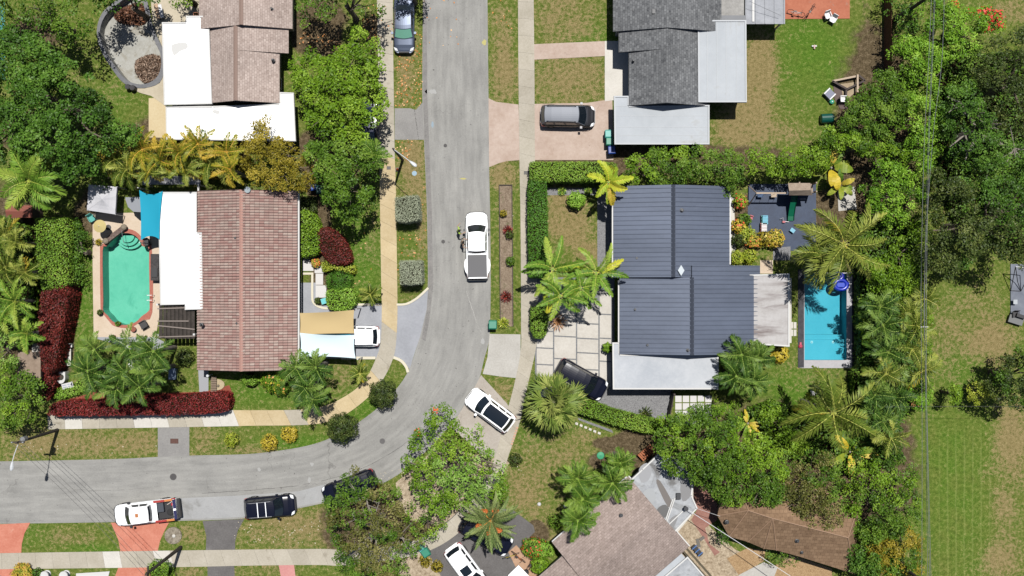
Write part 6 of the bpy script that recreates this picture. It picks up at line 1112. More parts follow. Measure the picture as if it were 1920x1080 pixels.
for x, y, L_, mt, lab in ((10,440,2.0,'palmo+palmy','yellow palm at the left edge right below the red shed'),(30,455,1.8,'palmo','olive palm left of the tall green hedge, upper'),(12,500,2.2,'palmo','palm at the left edge opposite the pool'),(48,510,1.7,'palmo+palmy','small yellowish palm against the tall green hedge'),(30,565,2.6,'palml','big light green palm left of the tall red hedge'),(5,590,2.2,'palml','light green palm cut by the left edge'),(52,625,1.8,'palml','small bright palm at the foot of the tall red hedge')): palm(lab, x, y, 'areca', g, Lf=L_, mt=mt, h=4.4)
g = 'dark feathery palms behind the long red hedge'
for i, (x, y, lab) in enumerate(((178,655,'upper left palm of the dark feathery group'),(243,650,'upper middle palm of the dark feathery group, below the pool path'),(288,658,'upper right palm of the dark feathery group, below the pergola'),(165,695,'left palm of the dark feathery group, near the wall fountain'),(190,712,'lower left palm of the dark feathery group'),(238,700,'central palm of the dark feathery group'),(285,695,'right palm of the dark feathery group, beside the blue-grey lounger'),(262,725,'lower right palm of the dark feathery group, touching the red hedge'),(218,728,'lowest palm of the dark feathery group over the red mulch'))): palm(lab, x, y, 'xmas', g, Lf=1.95+.15*(i % 3), h=4.8+.25*(i % 4))
g = 'dark palms at the lower right corner of the pink roof'
for x, y, lab in ((556,690,'upper left palm beside the pink roof corner'),(592,688,'upper right palm below the pale blue sail'),(575,728,'middle palm of the corner group'),(585,748,'lowest palm, throwing a shadow on the sidewalk')): palm(lab, x, y, 'xmas', g, Lf=1.95, h=4.9)
palm('young palm by the cream kerb above the grey drive', 694, 552, 'small', None, h=1.8, Lf=1.15, mt='palmo', n=12); palm('small multi-stem palm on the striped lawn left of the sidewalk', 675, 700, 'small', None, h=1.9, Lf=.95, mt='palmo+palmy', n=12)
g = 'bright yellow green palms over the square slabs'
for x, y, L_, lab in ((1036,505,3.0,'left palm with long yellow tipped fronds over the hedge'),(1118,512,2.9,'right palm reaching over the metal roof'),(1088,540,2.2,'small middle palm between the two long-fronded ones'),(1050,555,2.4,'lower left palm with one bright yellow frond')): palm(lab, x, y, 'bright', g, Lf=L_, mt='palml+palmb', h=5.2)
palm('yellowing palm between the front hedge and the metal roof', 1141, 342, 'bright', None, Lf=2.0, n=9, mt='palmb+palmy', h=4.2, lw=.2)
fanpalm('big round blue green fan palm beside the black wagon', 1037, 752, 4.2, 2.85, n=46)
palm('date palm with orange fruit stalks over a black car', 920, 975, 'date', None, Lf=2.75, h=5.8)
g = 'green palms between the lawn and the taupe roof'
for x, y, L_, lab in ((1083,897,1.9,'upper left palm of the lawn group'),(1148,905,2.0,'right palm of the lawn group beside the stained flat roof'),(1092,935,1.8,'middle palm of the lawn group'),(1083,975,2.0,'lowest palm, over the left corner of the taupe roof'),(1163,868,1.5,'small palm above the stained flat roof')): palm(lab, x, y, 'xmas', g, Lf=L_, h=4.8, mt='palm', n=17)
g = 'coconut palms beside the narrow pool'
palm('upper coconut palm hanging over the top of the narrow pool', 1582, 458, 'coco', g, Lf=4.4, n=24, mt='palmo+palmy', tl=(.2,1)); palm('left coconut palm of the upper pair, over the play patio corner', 1538, 478, 'coco', g, Lf=3.2, n=16, h=7.5); palm('lower coconut palm with long sweeping fronds below the pool', 1562, 775, 'coco', g, Lf=4.6, n=20, mt='palmo+palmy')
g = 'dark palms right of the carport'
for x, y, L_, lab in ((1390,665,2.1,'upper left palm right of the pale carport'),(1420,672,1.9,'upper right palm beside the golden shrub'),(1380,705,2.2,'lower left palm touching the carport corner'),(1410,715,1.9,'lower right palm of the carport group')): palm(lab, x, y, 'xmas', g, Lf=L_, h=4.4, mt='palmd', n=16)
g = 'palms along the belt under the wires'
for x, y, L_, mt, lab in ((1650,575,2.0,'palmd','uppermost dark palm right of the narrow pool'),(1655,610,2.2,'palmd','second palm down right of the narrow pool'),(1720,610,2.0,'palmo','yellowish palm under the wires beside the lawn'),(1735,560,1.5,'palmo','small palm at the lawn edge below the largest dark tree'),(1665,660,2.2,'palmd','dark palm level with the shallow pool end'),(1710,655,2.0,'palmo','olive palm under the wires, middle of the belt'),(1660,700,2.1,'palmo','palm below the shallow pool end'),(1728,695,2.2,'palmo+palmy','yellow brown palm at the field corner'),(1675,745,2.0,'palmd','dark palm left of the terracotta pot'),(1700,590,1.8,'palmo','small palm in the middle of the belt'),(1640,740,1.7,'palmd','dark palm between the coconut palm and the belt'),(1655,790,2.0,'palmd','palm at the left edge of the mown field'),(1670,820,1.9,'palmo','lowest palm of the belt')): palm(lab, x, y, 'thick', g, Lf=L_, mt=mt, h=4.6, n=15)
banana('banana plant with torn orange tinged leaves above the coconut palm', 1565, 312, 3.2, 2.4, n=10, wid=.38); banana('traveller palm with upright fan of dark leaves', 1580, 345, 2.6, 1.8, n=8, wid=.25, mt2='croton')
banana('banana clump below the lower coconut palm', 1600, 850, 3.0, 2.4, n=9); banana('banana plant with long pale leaf at the field edge', 1618, 835, 3.0, 2.3, n=8, mt2='palml'); banana('small banana plant beside the shallow pool end', 1628, 690, 2.0, 1.6, n=7, wid=.3)
banana('yellow green bird-of-paradise clump right of the bamboo thicket', 1405, 795, 1.8, 1.5, n=14, wid=.14, mt='palml', mt2='yellow'); banana('large-leaved plant at the left edge of the tall hedges', 52, 480, 1.8, 1.2, n=8, wid=.25, mt2='palml')
spiky('dark red spiky bromeliad in the timber edged bed, upper', 952, 432, 10, .6, 'wine'); spiky('red brown spiky bromeliad in the timber edged bed, middle', 949, 556, 12, .6, 'wine'); spiky('pale green agave at the lower end of the timber edged bed', 944, 605, 11, .6, 'ygreen', name='agave')
spiky('dark spiky plant on the grey gravel below the carport', 1211, 776, 14, .8, 'bush'); spiky('little green agave on the gravel below the upper hedge', 1054, 358, 9, .5, 'palml', name='agave'); spiky('second little green agave, right of the first, below the upper hedge', 1103, 358, 8, .5, 'palml', name='agave')
spiky('small potted agave at the left corner of the teal pool', 187, 586, 6, .6, 'bush', w=.09); spiky('potted spiky plant at the upper left of the teal pool', 184, 454, 7, .7, 'olive', w=.06); spiky('tiny plant on the lower rim of the teal pool', 220, 607, 5, .5, 'mid')
spiky('dry brown palm frond heap on the square slabs', 1046, 603, 17, .9, 'dead', name='dry_frond_heap', w=.06)
# ------------------------------------------------------------------ street lamps, poles, wires
m_lampw = mat('lamp_white', L(232,236,240), .4); m_wood = pmat('creosoted_wood', L(62,56,50), L(96,88,78), 2, 10, .5); m_wire = mat('cable_dark', L(70,70,72), .6); m_wirew = mat('cable_pale', L(226,226,228), .5)
def lamp_head(o, tip, d):
    m = M(); dx, dy = d; v = []
    for t, w, z in ((0,.06,.04),(.15,.11,.08),(.4,.16,.10),(.6,.15,.08),(.72,.06,.04)):
        for a, b_ in ((-w,0),(-w*.6,z),(w*.6,z),(w,0)): v.append((tip[0]+dx*t-dy*a, tip[1]+dy*t+dx*a, tip[2]+b_))
    m.add(v, [(i*4+k, i*4+k+1, i*4+k+5, i*4+k+4) for i in range(4) for k in range(3)]+[(i*4+3, i*4, i*4+4, i*4+7) for i in range(4)]+[(0,3,2,1),(16,17,18,19)]); m.build('lamp_head', m_lampw, o)
o = thing('street_lamp', 'dark street lamp post with white head leaning over the verge above the clipped cube bushes', 'street lamp', (*P(755,300), 0))
x, y = P(755,300); M().tube([(x, y, 0), (x, y, 3.5), (x, y, 7.2)], [.13, .11, .08], 10).build('pole', m_wood, o)
tx, ty = P(768,302,7.5); M().tube([(x, y, 6.9), (x+(tx-x)*.5, y+(ty-y)*.5, 7.35), (tx, ty, 7.5)], .035).build('arm', m_lampw, o); l = math.hypot(tx-x, ty-y); lamp_head(o, (tx, ty, 7.48), ((tx-x)/l, (ty-y)/l))
o = thing('utility_pole', 'dark utility pole with white lamp arm beside the leafy tree at the lower left', 'utility pole', (*P(108,806), 0))
x, y = P(108,806); M().tube([(x, y, 0), (x, y, 3.6), (x, y, 7.4)], [.16, .13, .1], 10).build('pole', m_wood, o)
tx, ty = P(23,866,7.6); M().tube([(x, y, 6.9), (x+(tx-x)*.4, y+(ty-y)*.6, 7.5), (tx, ty, 7.6)], .035).build('arm', m_lampw, o); l = math.hypot(tx-x, ty-y); lamp_head(o, (tx, ty, 7.58), ((tx-x)/l, (ty-y)/l))
M().box(x-.55, y-.06, 7.0, x+.55, y+.06, 7.12).build('crossarm', m_wood, o); M().lathe((x+.25, y+.2, 6.2), [(.02,0),(.2,.02),(.22,.1),(.22,.65),(.1,.75)], 12).build('transformer', mat('transformer_grey', L(150,152,154), .5), o)
for k in (-.45, 0, .45): M().lathe((x+k, y, 7.12), [(.05,0),(.06,.06),(.03,.16)], 8).build('insulator', m_lampw, o)
PX, PY = x, y
o = thing('utility_pole', 'dark wooden utility pole at the bottom edge beside the lower left sidewalk', 'utility pole', (*P(339,1026), 0)); x2_, y2_ = P(339,1026)
M().tube([(x2_, y2_, 0), (x2_, y2_, 4), (x2_, y2_, 8.4)], [.17, .14, .11], 10).build('pole', m_wood, o); M().box(x2_-.05, y2_-.55, 7.9, x2_+.07, y2_+.55, 8.02).build('crossarm', m_wood, o)
def wire(name, label, a, b, sag=.35, r=.013, mt=None, group='overhead wires'):
    c = thing(name, label, 'wire', tuple(a), group); pts = []
    for k in range(17): t = k/16; pts.append((a[0]*(1-t)+b[0]*t, a[1]*(1-t)+b[1]*t, a[2]*(1-t)+b[2]*t-sag*4*t*(1-t)))
    M().tube(pts, r, 5).build('cable', mt or m_wire, c)
for k, q, lab in ((-.45,-.5,'leftmost overhead wire crossing the road between the two dark poles'),(0,0,'middle overhead wire crossing the road between the two dark poles'),(.45,.5,'rightmost overhead wire crossing the road between the two dark poles')): wire('overhead_wire', lab, (PX+k, PY, 7.28), (x2_, y2_+q, 8.04), .5)
for i, (xa, xb, zz, lab) in enumerate(((1751,1727,8.2,'leftmost wire of the line over the green belt'),(1756,1733,9.4,'second wire of the line over the green belt'),(1758,1736,9.6,'third wire of the line over the green belt'),(1772,1740,8.8,'rightmost wire of the line over the green belt'))):
    a = P(xa, -120, zz); mids = P((1727,1734,1737,1733)[i], 540, zz); b = P((1728,1741,1745,1748)[i], 1180, zz); c = thing('overhead_wire', lab, 'wire', (*a, zz), 'line over the green belt')
    q = [a, P((1742,1747,1749,1767)[i], 100, zz), P((1733,1740,1742,1748)[i], 270, zz), mids, P((1729,1736,1738,1739)[i], 810, zz), b]; s_ = smoothpts(q, 4); M().tube([(u_[0], u_[1], zz) for u_ in s_], .018, 5).build('cable', mat('bare_cable', L(176,178,180), .4, .5), c)
for yy, lab in ((-14,'pole of the wire line just beyond the top edge'),(1096,'pole of the wire line just beyond the bottom edge')):
    x, y = P(1752 if yy < 0 else 1738, yy, 9); o = thing('utility_pole', lab, 'utility pole', (x, y, 0)); M().tube([(x, y, 0), (x, y, 9.3)], [.18, .12], 10).build('pole', m_wood, o); M().box(x-.9, y-.06, 9.0, x+.9, y+.06, 9.14).build('crossarm', m_wood, o)
o = thing('wire_spacer', 'small crossbar spacer on the wires over the belt, level with the shallow pool end', 'spacer', (*P(1733,613,9), 9)); x, y = P(1733,613,9); M().box(x-.3, y-.02, 9.0, x+.3, y+.03, 9.05).build('bar', m_wirew, o); M().lathe((x, y, 9.05), [(.04,0),(.05,.06),(.02,.1)], 8).build('insulator', m_wirew, o)
wire('service_cable', 'thick white service cable running diagonally from the flat roof to the bottom edge', (*P(1285,953,3.4), 3.4), (*P(1500,1092,5.4), 5.4), .1, .03, m_wirew, 'service cables')
wire('service_cable', 'thin white service cable from the flat roof tip to the brown hipped roof', (*P(1305,953,3.1), 3.1), (*P(1350,968,3.0), 3.0), .05, .016, m_wirew, 'service cables')
wire('service_cable', 'faint cable crossing the top of the mown field to the right', (*P(1660,763,6), 6), (*P(1990,762,6), 6), .2, .012, m_wire, 'service cables')
wire('service_cable', 'thin dark cable over the silver metal awning', (*P(1408,0,4), 3.6), (*P(1470,23,4), 3.0), .02, .012, m_wire, 'service cables')
# ------------------------------------------------------------------ bins
def bin_(label, x, y, rot, c, c2=None, w=.6, h=1.0):
    o = thing('wheelie_bin', label, 'bin', (*P(x, y, .5), .03), 'wheeled bins', rz=R(rot), world=False); a = w/2; m = M()
    m.add([(-a*.8,-a*.8,.04),(a*.8,-a*.8,.04),(a*.8,a*.8,.04),(-a*.8,a*.8,.04),(-a,-a,h),(a,-a,h),(a,a*1.1,h),(-a,a*1.1,h)], [(3,2,1,0),(0,1,5,4),(1,2,6,5),(2,3,7,6),(3,0,4,7),(4,5,6,7)]); m.build('body', c, o)
    m = M(); m.add([(-a*1.08,-a*1.1,h),(a*1.08,-a*1.1,h),(a*1.08,a*1.15,h),(-a*1.08,a*1.15,h),(-a*.9,-a*.8,h+.09),(a*.9,-a*.8,h+.09),(a*.9,a*.95,h+.07),(-a*.9,a*.95,h+.07)], [(0,1,5,4),(1,2,6,5),(2,3,7,6),(3,0,4,7),(4,5,6,7)]); m.build('lid', c2 or c, o)
    for s in (-1, 1): m = M(); m.tube([(s*a*.75, a*.95, .12), (s*a*.95, a*.95, .12)], .12, 10); m.build('wheel', m_tyre, o)
    M().tube([(-a*.8, a*1.25, h-.02), (a*.8, a*1.25, h-.02)], .02, 5).build('handle', c, o)
teal = mat('teal_bin', L(38,150,120), .5); tealb = mat('teal_bin_light', L(90,190,180), .5); blueb = mat('blue_bin', L(40,80,170), .5); dkt = mat('dark_teal_bin', L(20,96,88), .5)
bin_('green bin at the road edge below the timber edged bed', 924, 609, 0, teal, w=.68); bin_('pale turquoise bin, topmost of the three by the grey van', 1140, 253, 0, tealb); bin_('green bin in the middle of the three by the grey van', 1142, 267, 0, teal); bin_('blue bin, lowest of the three by the grey van', 1146, 283, 4, blueb)
bin_('green bin beside the tree left of the white car with sunroof', 799, 1034, 35, teal, w=.66); bin_('small teal bin half under the tree at the bottom', 790, 1026, 40, tealb, w=.45); bin_('dark teal bin under the tree next to the pink roof corner', 601, 357, 10, dkt); bin_('blue bin under the trees next to the dark teal one', 589, 351, 10, blueb)
bin_('blue bin under the bright green tree', 641, 238, 0, blueb, w=.5)
o = thing('compost_barrel', 'dark green barrel lying at the lawn edge below the brown fire pit', 'barrel', (*P(1548,223), 0)); x, y = P(1549,222,.4); M().tube([(x-.5, y-.03, .4), (x-.45, y-.03, .4), (x+.6, y+.03, .4), (x+.65, y+.03, .4)], [.3, .42, .42, .3], 16).build('drum', mat('dark_green_plastic', L(20,92,80), .3), o); M().box(x-.3, y-.3, 0, x+.4, y+.3, .12).build('stand', m_blk, o)
# ------------------------------------------------------------------ sails and canopies
def sail(label, corners, mt, bow=.1, pst=True, sag=.25, cat='sail shade'):
    w = [(*P(x, y, z), z) for x, y, z in corners]; o = thing('sail_shade', label, cat, (w[0][0], w[0][1], 0), 'sail shades'); N = 14; vs = []; A_, B_, C_, D_ = map(Vector, w)
    cc = (A_+B_+C_+D_)/4
    for i in range(N+1):
        for j in range(N+1):
            u_, v_ = i/N, j/N; p = A_*(1-u_)*(1-v_)+B_*u_*(1-v_)+C_*u_*v_+D_*(1-u_)*v_
            eu, ev = 4*u_*(1-u_), 4*v_*(1-v_); p = p+(((A_+D_)/2-(B_+C_)/2)*(.5-abs(u_-.5))*0) ; q = Vector((0, 0, 0))
            top = (cc-(A_+B_)/2)*bow*eu*(1-v_)**2; bot = (cc-(D_+C_)/2)*bow*eu*v_**2; lf = (cc-(A_+D_)/2)*bow*.5*ev*(1-u_)**2; rt = (cc-(B_+C_)/2)*bow*.5*ev*u_**2
            p = p+top+bot+lf+rt; p.z -= sag*eu*ev; vs.append(p)
    m = M().add(vs, [(i*(N+1)+j, (i+1)*(N+1)+j, (i+1)*(N+1)+j+1, i*(N+1)+j+1) for i in range(N) for j in range(N)]); so = m.build('fabric', mt, o, smooth=True)
    if pst:
        for k in pst: p = w[k]; d = Vector(p)-cc; d.z = 0; d.normalize(); M().tube([(p[0]+d.x*.2, p[1]+d.y*.2, 0), (p[0]+d.x*.2, p[1]+d.y*.2, p[2]+.1)], .05, 8).build('post', m_fascia, o)
    return o
cl = lambda n, c: leafmat(n, [c, c], .2, .8, .92)
sail('tan sail shade between the pink roof and the grey drive', [(562,587,2.8),(664,581,2.7),(664,625,2.6),(562,628,2.8)], cl('tan_cloth', (224,198,146)), .05, (1,))
sail('pale blue sail shade, lower of the pair, over the white estate car', [(562,624,2.9),(665,628,2.8),(667,672,2.7),(562,669,2.9)], leafmat('pale_blue_cloth', [(222,240,246)]*2, .15, .8, 1.1), .09, (2,))
sail('bright blue sail seen in the gap between the tan and pale blue ones', [(566,618,2.3),(658,614,2.3),(658,650,2.2),(566,652,2.3)], cl('blue_cloth', (50,160,190)), .04, (1,))
sail('turquoise sail shade between the pool terrace and the white flat roof', [(261,356,2.8),(305,358,3.1),(299,449,3.1),(264,451,2.7)], cl('turquoise_cloth', (44,180,214)), .16, (0, 3), .15)
o = thing('canopy_tent', 'square white canopy tent in tree shade at the corner of the pool terrace', 'canopy', (*P(191,376), 0)); w = [(*P(x, y, 2.2), 2.2) for x, y in ((166,346),(219,350),(216,402),(163,394))]; ap = (*P(190,373,2.9), 2.75)
m = M()
for i in range(4):
    a, b_ = Vector(w[i]), Vector(w[(i+1) % 4]); N = 6; vs = []
    for r_ in range(5):
        for k in range(N+1): p = a.lerp(b_, k/N).lerp(Vector(ap), r_/4); p.z -= .1*math.sin(math.pi*r_/4)+.04*math.sin(k*2.1+i)*(1-r_/4); vs.append(p)
    m.add(vs, [(r_*(N+1)+k, r_*(N+1)+k+1, (r_+1)*(N+1)+k+1, (r_+1)*(N+1)+k)[::-1] for r_ in range(4) for k in range(N)])
    m.add([a, b_, b_-Vector((0,0,.22)), a-Vector((0,0,.22))], [(0,1,2,3)])
m.build('roof_cloth', cl('white_cloth', (226,226,232)), o)
for p in w: M().box(p[0]-.03, p[1]-.03, 0, p[0]+.03, p[1]+.03, 2.15).build('leg', m_fascia, o)
o = thing('canopy_tent', 'grey half shaded awning left of the turquoise sail', 'canopy', (*P(250,385), 0)); w = PP([(234,370),(266,369),(267,398),(250,397),(240,388)], 2.1); M().prism(w, 2.05, 2.1, bottom=True).build('roof_cloth', mat('grey_cloth', L(160,164,172)), o); posts(o, [w[0], w[2], w[4]], 2.05, .05)
# ------------------------------------------------------------------ pool terrace, left
def parasol(label, x, y, r_, z, c, name='parasol'):
    cx, cy = P(x, y, z); o = thing(name, label, 'parasol', (cx, cy, 0)); m = M(); n_ = 8
    m.add([(cx+r_*math.cos(k*math.pi*2/24), cy+r_*math.sin(k*math.pi*2/24), z) for k in range(24)]+[(cx, cy, z+.18)], [(k, (k+1) % 24, 24) for k in range(24)]); m.build('canopy', c, o); M().tube([(cx, cy, 0), (cx, cy, z+.25)], .03, 8).build('pole', m_fascia, o); M().lathe((cx, cy, 0), [(.25,0),(.25,.08),(.05,.1)], 12).build('base', m_blk, o)
parasol('round straw coloured parasol at the upper left corner of the pool terrace', 187, 424, .56, 1.9, cl('straw_cloth', (222,204,142)))
def chair(label, x, y, rot, c, name='garden_chair', group=None, s=1.0):
    o = thing(name, label, 'chair', (*P(x, y, .4), .05), group, rz=R(rot), world=False); m = M().box(-.25*s,-.25*s,.38,.25*s,.25*s,.43); m.build('seat', c, o); m = M(); m.add([(-.25*s,.24*s,.43),(.25*s,.24*s,.43),(.24*s,.36*s,.88),(-.24*s,.36*s,.88),(-.25*s,.28*s,.43),(.25*s,.28*s,.43),(.24*s,.40*s,.88),(-.24*s,.40*s,.88)], [(0,3,2,1)[::-1],(4,5,6,7)[::-1],(3,2,6,7)[::-1],(0,3,7,4),(1,5,6,2)]); m.build('backrest', c, o)
    for a in (-1, 1):
        M().box(a*.25*s-.03,-.22*s,.58,a*.25*s+.03,.26*s,.62).build('armrest', c, o)
        for b_ in (-1, 1): M().box(a*.23*s-.02,b_*.23*s-.02,0,a*.23*s+.02,b_*.23*s+.02,.38 if b_ > 0 else .58).build('leg', c, o)
whp = mat('white_plastic', L(244,244,246), .4)
chair('teal garden chair beside the round straw parasol', 173, 410, 30, tealb); chair('dark garden chair at the lower end of the pool terrace', 269, 609, -60, mat('dark_weave', L(70,68,70)), s=1.2); chair('black chair on the terrace at the corner of the turquoise sail', 276, 455, 10, m_blk)
chair('blue shaded chair on the grey path below the pool', 219, 644, 40, mat('navy_plastic', L(40,42,80)), s=1.1); chair('pink chair on the slate play patio near the crotons', 1408, 408, 70, mat('pink_plastic', L(220,120,130)), 'toy_chair', s=.6)
def pot(label, x, y, r_, c, h=.4, top='bush'):
    cx, cy = P(x, y, .2); o = thing('plant_pot', label, 'plant pot', (cx, cy, .04)); M().lathe((cx, cy, .04), [(r_*.7,0),(r_,h),(r_*1.05,h+.02),(r_*.85,h+.02),(r_*.8,h-.05)], 16).build('pot', c, o)
    if top: n_ = 70; dv = unit(rs.normal(size=(n_, 3))+np.array([0,0,.7])); leafmesh('plant', [kites(np.array([cx, cy, h+.12])+dv*r_*1.1, dv, .14, .5, rs.rand(n_), 0)], [LM[top]], o, o['_b'])
terc = mat('terracotta', L(160,92,70)); pot('round terracotta bowl on the terrace below the teal pool', 251, 617, .24, terc, .35, None); pot('terracotta pot at the bottom edge of the pool terrace', 214, 631, .16, terc, .35); pot('dark pot with plant at the lower left curve of the pool', 189, 587, .2, m_blk, .3); pot('big terracotta coloured pot at the belt edge above the mown field', 1712, 759, .34, mat('orange_clay', L(214,140,90)), .6, 'ygreen')
pot('small brown pot on the red brick coping', 225, 606, .12, terc, .2, 'mid')
o = thing('pool_handrail', 'curved metal handrail at the right edge of the teal pool', 'handrail', (*P(283,558), .07)); x, y = P(283,558)
for k in (-.22, .22): M().tube([(x+.35, y+k, .06), (x+.33, y+k, .75), (x-.05, y+k, .85), (x-.35, y+k, .3), (x-.36, y+k, -.4)], .022, 6).build('rail', m_rim, o)
o = thing('pool_handrail', 'straight handrail in the middle of the curved pool steps', 'handrail', (*P(235,440), .07)); x, y = P(235,441); M().tube([(x, y+.4, .05), (x, y+.35, .85), (x+.05, y-.7, .5), (x+.06, y-.75, -.3)], .022, 6).build('rail', m_rim, o)
o = thing('rock_ledge', 'stone slide ledge along the upper left curve of the teal pool', 'rock ledge', (*P(215,437), .07)); (xa, ya), (xb, yb) = P(199,452,.4), P(233,426,.4); m = M(); l = math.hypot(xb-xa, yb-ya); m.obox(((xa+xb)/2, (ya+yb)/2, .05), ((xb-xa)/l, (yb-ya)/l), l, .42, .42); m.build('ledge', pmat('ledge_stone', L(96,78,72), L(150,130,120), 2, 8, .5), o)
for p in ((xa, ya), (xb, yb)): M().lathe((*p, .47), [(.28,0),(.26,.12),(.14,.2)], 9).build('boulder', mat('boulder', L(150,138,120)), o)
o = thing('barbecue', 'dark covered grill on the strip between the pool and the white flat roof', 'barbecue', (*P(289,500), .04)); (xa, ya), (xb, yb) = P(282,526,.9), P(297,476,.9); M().box(xa, ya, .04, xb, yb, .85).build('cabinet', pmat('dark_tile', L(58,56,58), L(96,92,92), 3, 9, .5), o); M().box(xa+.1, ya+.3, .85, xb-.1, ya+1.1, .95).build('hob', m_blk, o)
# garden, lower left
o = thing('wall_fountain', 'white rounded basin with dark bowl beside the foot of the tall red hedge', 'fountain', (*P(114,707), 0)); x, y = P(114,707,.8); m = M(); pl = [(x-.38,y+.45),(x+.38,y+.45)][::-1]+[(x+.38*math.cos(t), y-.1+.48*math.sin(t)) for t in np.linspace(math.pi, 2*math.pi, 12)]; m.prism(pl, 0, .8); m.build('body', m_fascia, o); M().lathe((x, y, .8), [(.27,.0),(.27,.05),(.22,.05),(.18,.005)], 18).build('bowl', mat('bronze', L(96,90,80), .4, .5), o)
o = thing('sign_board', 'white board with two lines of blue-grey marks lying below the wall fountain', 'sign', (*P(126,723), .5)); cx, cy = P(126,723,.9); d = (math.cos(R(14)), math.sin(R(14))); M().obox((cx, cy, .82), d, 1.0, .48, .05).build('board', m_fascia, o)
m = M()
for ln in (-.1, .08):
    for k in range(9):
        if k == 5: continue
        q = -.40+k*.075; m.obox((cx+d[0]*q-d[1]*ln, cy+d[1]*q+d[0]*ln, .871), d, .045, .09+.02*(k % 2), .004)
m.build('lettering', mat('letter_blue', L(140,156,186)), o); m = M(); m.obox((cx+d[0]*.4, cy+d[1]*.4, .871), d, .1, .36, .005); m.obox((cx+d[0]*.33, cy+d[1]*.33, .8715), d, .1, .08, .006); m.build('emblem', mat('letter_navy', L(40,50,70)), o); posts(o, [(cx-.3, cy-.06), (cx+.3, cy+.08)], .82, .05)
o = thing('lounger', 'blue-grey covered box in the palm shade left of the olive shrub', 'garden box', (*P(323,701), 0)); cx, cy = P(323,701,.5); m = M(); m.obox((cx, cy, 0), (.05, 1), .95, .6, .5); m.build('body', mat('slate_cover', L(96,120,150), .5), o); M().obox((cx, cy, .5), (.05, 1), 1.0, .65, .06).build('lid', mat('pale_slate', L(150,170,196), .4), o)
o = thing('garden_statue', 'white stone ornament among the dark feathery palms', 'statue', (*P(252,686), 0)); x, y = P(252,686,.9); M().lathe((x, y, 0), [(.45,0),(.42,.2),(.2,.3),(.16,.7),(.5,.85),(.55,.95),(.3,.96),(.1,1.1)], 16).build('basin', m_fascia, o); M().lathe((x+.3, y+.3, 0), [(.2,0),(.15,.5),(.22,.6),(.12,.9)], 12).build('figure', m_fascia, o)
o = thing('bench', 'pale stone bench right of the tall red hedge foot', 'bench', (*P(128,670), 0)); x, y = P(128,670,.5); M().box(x-.22, y-.75, .4, x+.22, y+.75, .48).build('seat', m_white, o)
for k in (-.55, .55): M().box(x-.18, y+k-.08, 0, x+.18, y+k+.08, .4).build('leg', m_white, o)
o = thing('bench', 'white curved bench at the top right of the tall red hedge', 'bench', (*P(124,648), 0)); x, y = P(124,648,.5); M().box(x-.5, y-.16, .4, x+.5, y+.16, .46).build('seat', m_fascia, o); M().box(x-.5, y+.16, .46, x+.5, y+.2, .85).build('backrest', m_fascia, o)
for k in (-.4, .4): M().box(x+k-.04, y-.14, 0, x+k+.04, y+.14, .4).build('leg', m_fascia, o)
o = thing('garden_gate', 'slatted timber gate with a white post lamp below the pink roof', 'gate', (*P(395,718), 0)); (xa, ya), (xb, yb) = P(392,736,.8), P(403,706,.8); m = M(); [m.box(xa, ya+k*(yb-ya)/9, .3, xb, ya+(k+.75)*(yb-ya)/9, .36) for k in range(9)]; m.build('slats', mat('bleached_slat', L(150,130,110)), o); M().lathe((*P(391,704,1), 0), [(.05,0),(.05,1.1),(.14,1.15),(.12,1.35)], 10).build('post_lamp', m_lampw, o)
o = thing('stone_seat', 'pale oval stone slab on the lawn below the pink roof', 'stone slab', (*P(407,720), 0)); x, y = P(407,721); M().prism([(x+.7*math.cos(t)*(1 if math.cos(t) > 0 else .5), y+.5*math.sin(t)) for t in np.linspace(0, 2*math.pi, 18, False)], 0, .12).build('slab', pmat('buff_stone', L(196,176,140), L(220,204,172)), o); M().lathe((x+.15, y-.1, .12), [(.12,0),(.1,.15),(.04,.2)], 9).build('rock', mat('boulder', None), o)
o = thing('garden_lamp', 'grey mushroom garden lamp between orange flowers', 'garden lamp', (*P(606,470), 0)); x, y = P(607,470,1); M().lathe((x, y, 0), [(.05,0),(.05,.85),(.24,.9),(.22,1.0),(.06,1.1)], 14).build('lamp', mat('grey_lamp', L(150,170,190), .4), o); M().lathe((x, y, 0), [(.12,0),(.1,.06)], 10).build('base', m_blk, o)
o = thing('garden_table', 'turquoise bench at the corner of the cream kerb in the front garden', 'bench', (*P(609,565), .05)); x, y = P(609,564,.5); M().obox((x, y, .4), (.95, .3), .7, .5, .06).build('seat', mat('aqua_plastic', L(110,220,226), .4), o)
for a in (-.25, .25):
    for b_ in (-.15, .15): M().box(x+a-.03, y+b_-.03, 0, x+a+.03, y+b_+.03, .4).build('leg', mat('aqua_plastic', None), o)
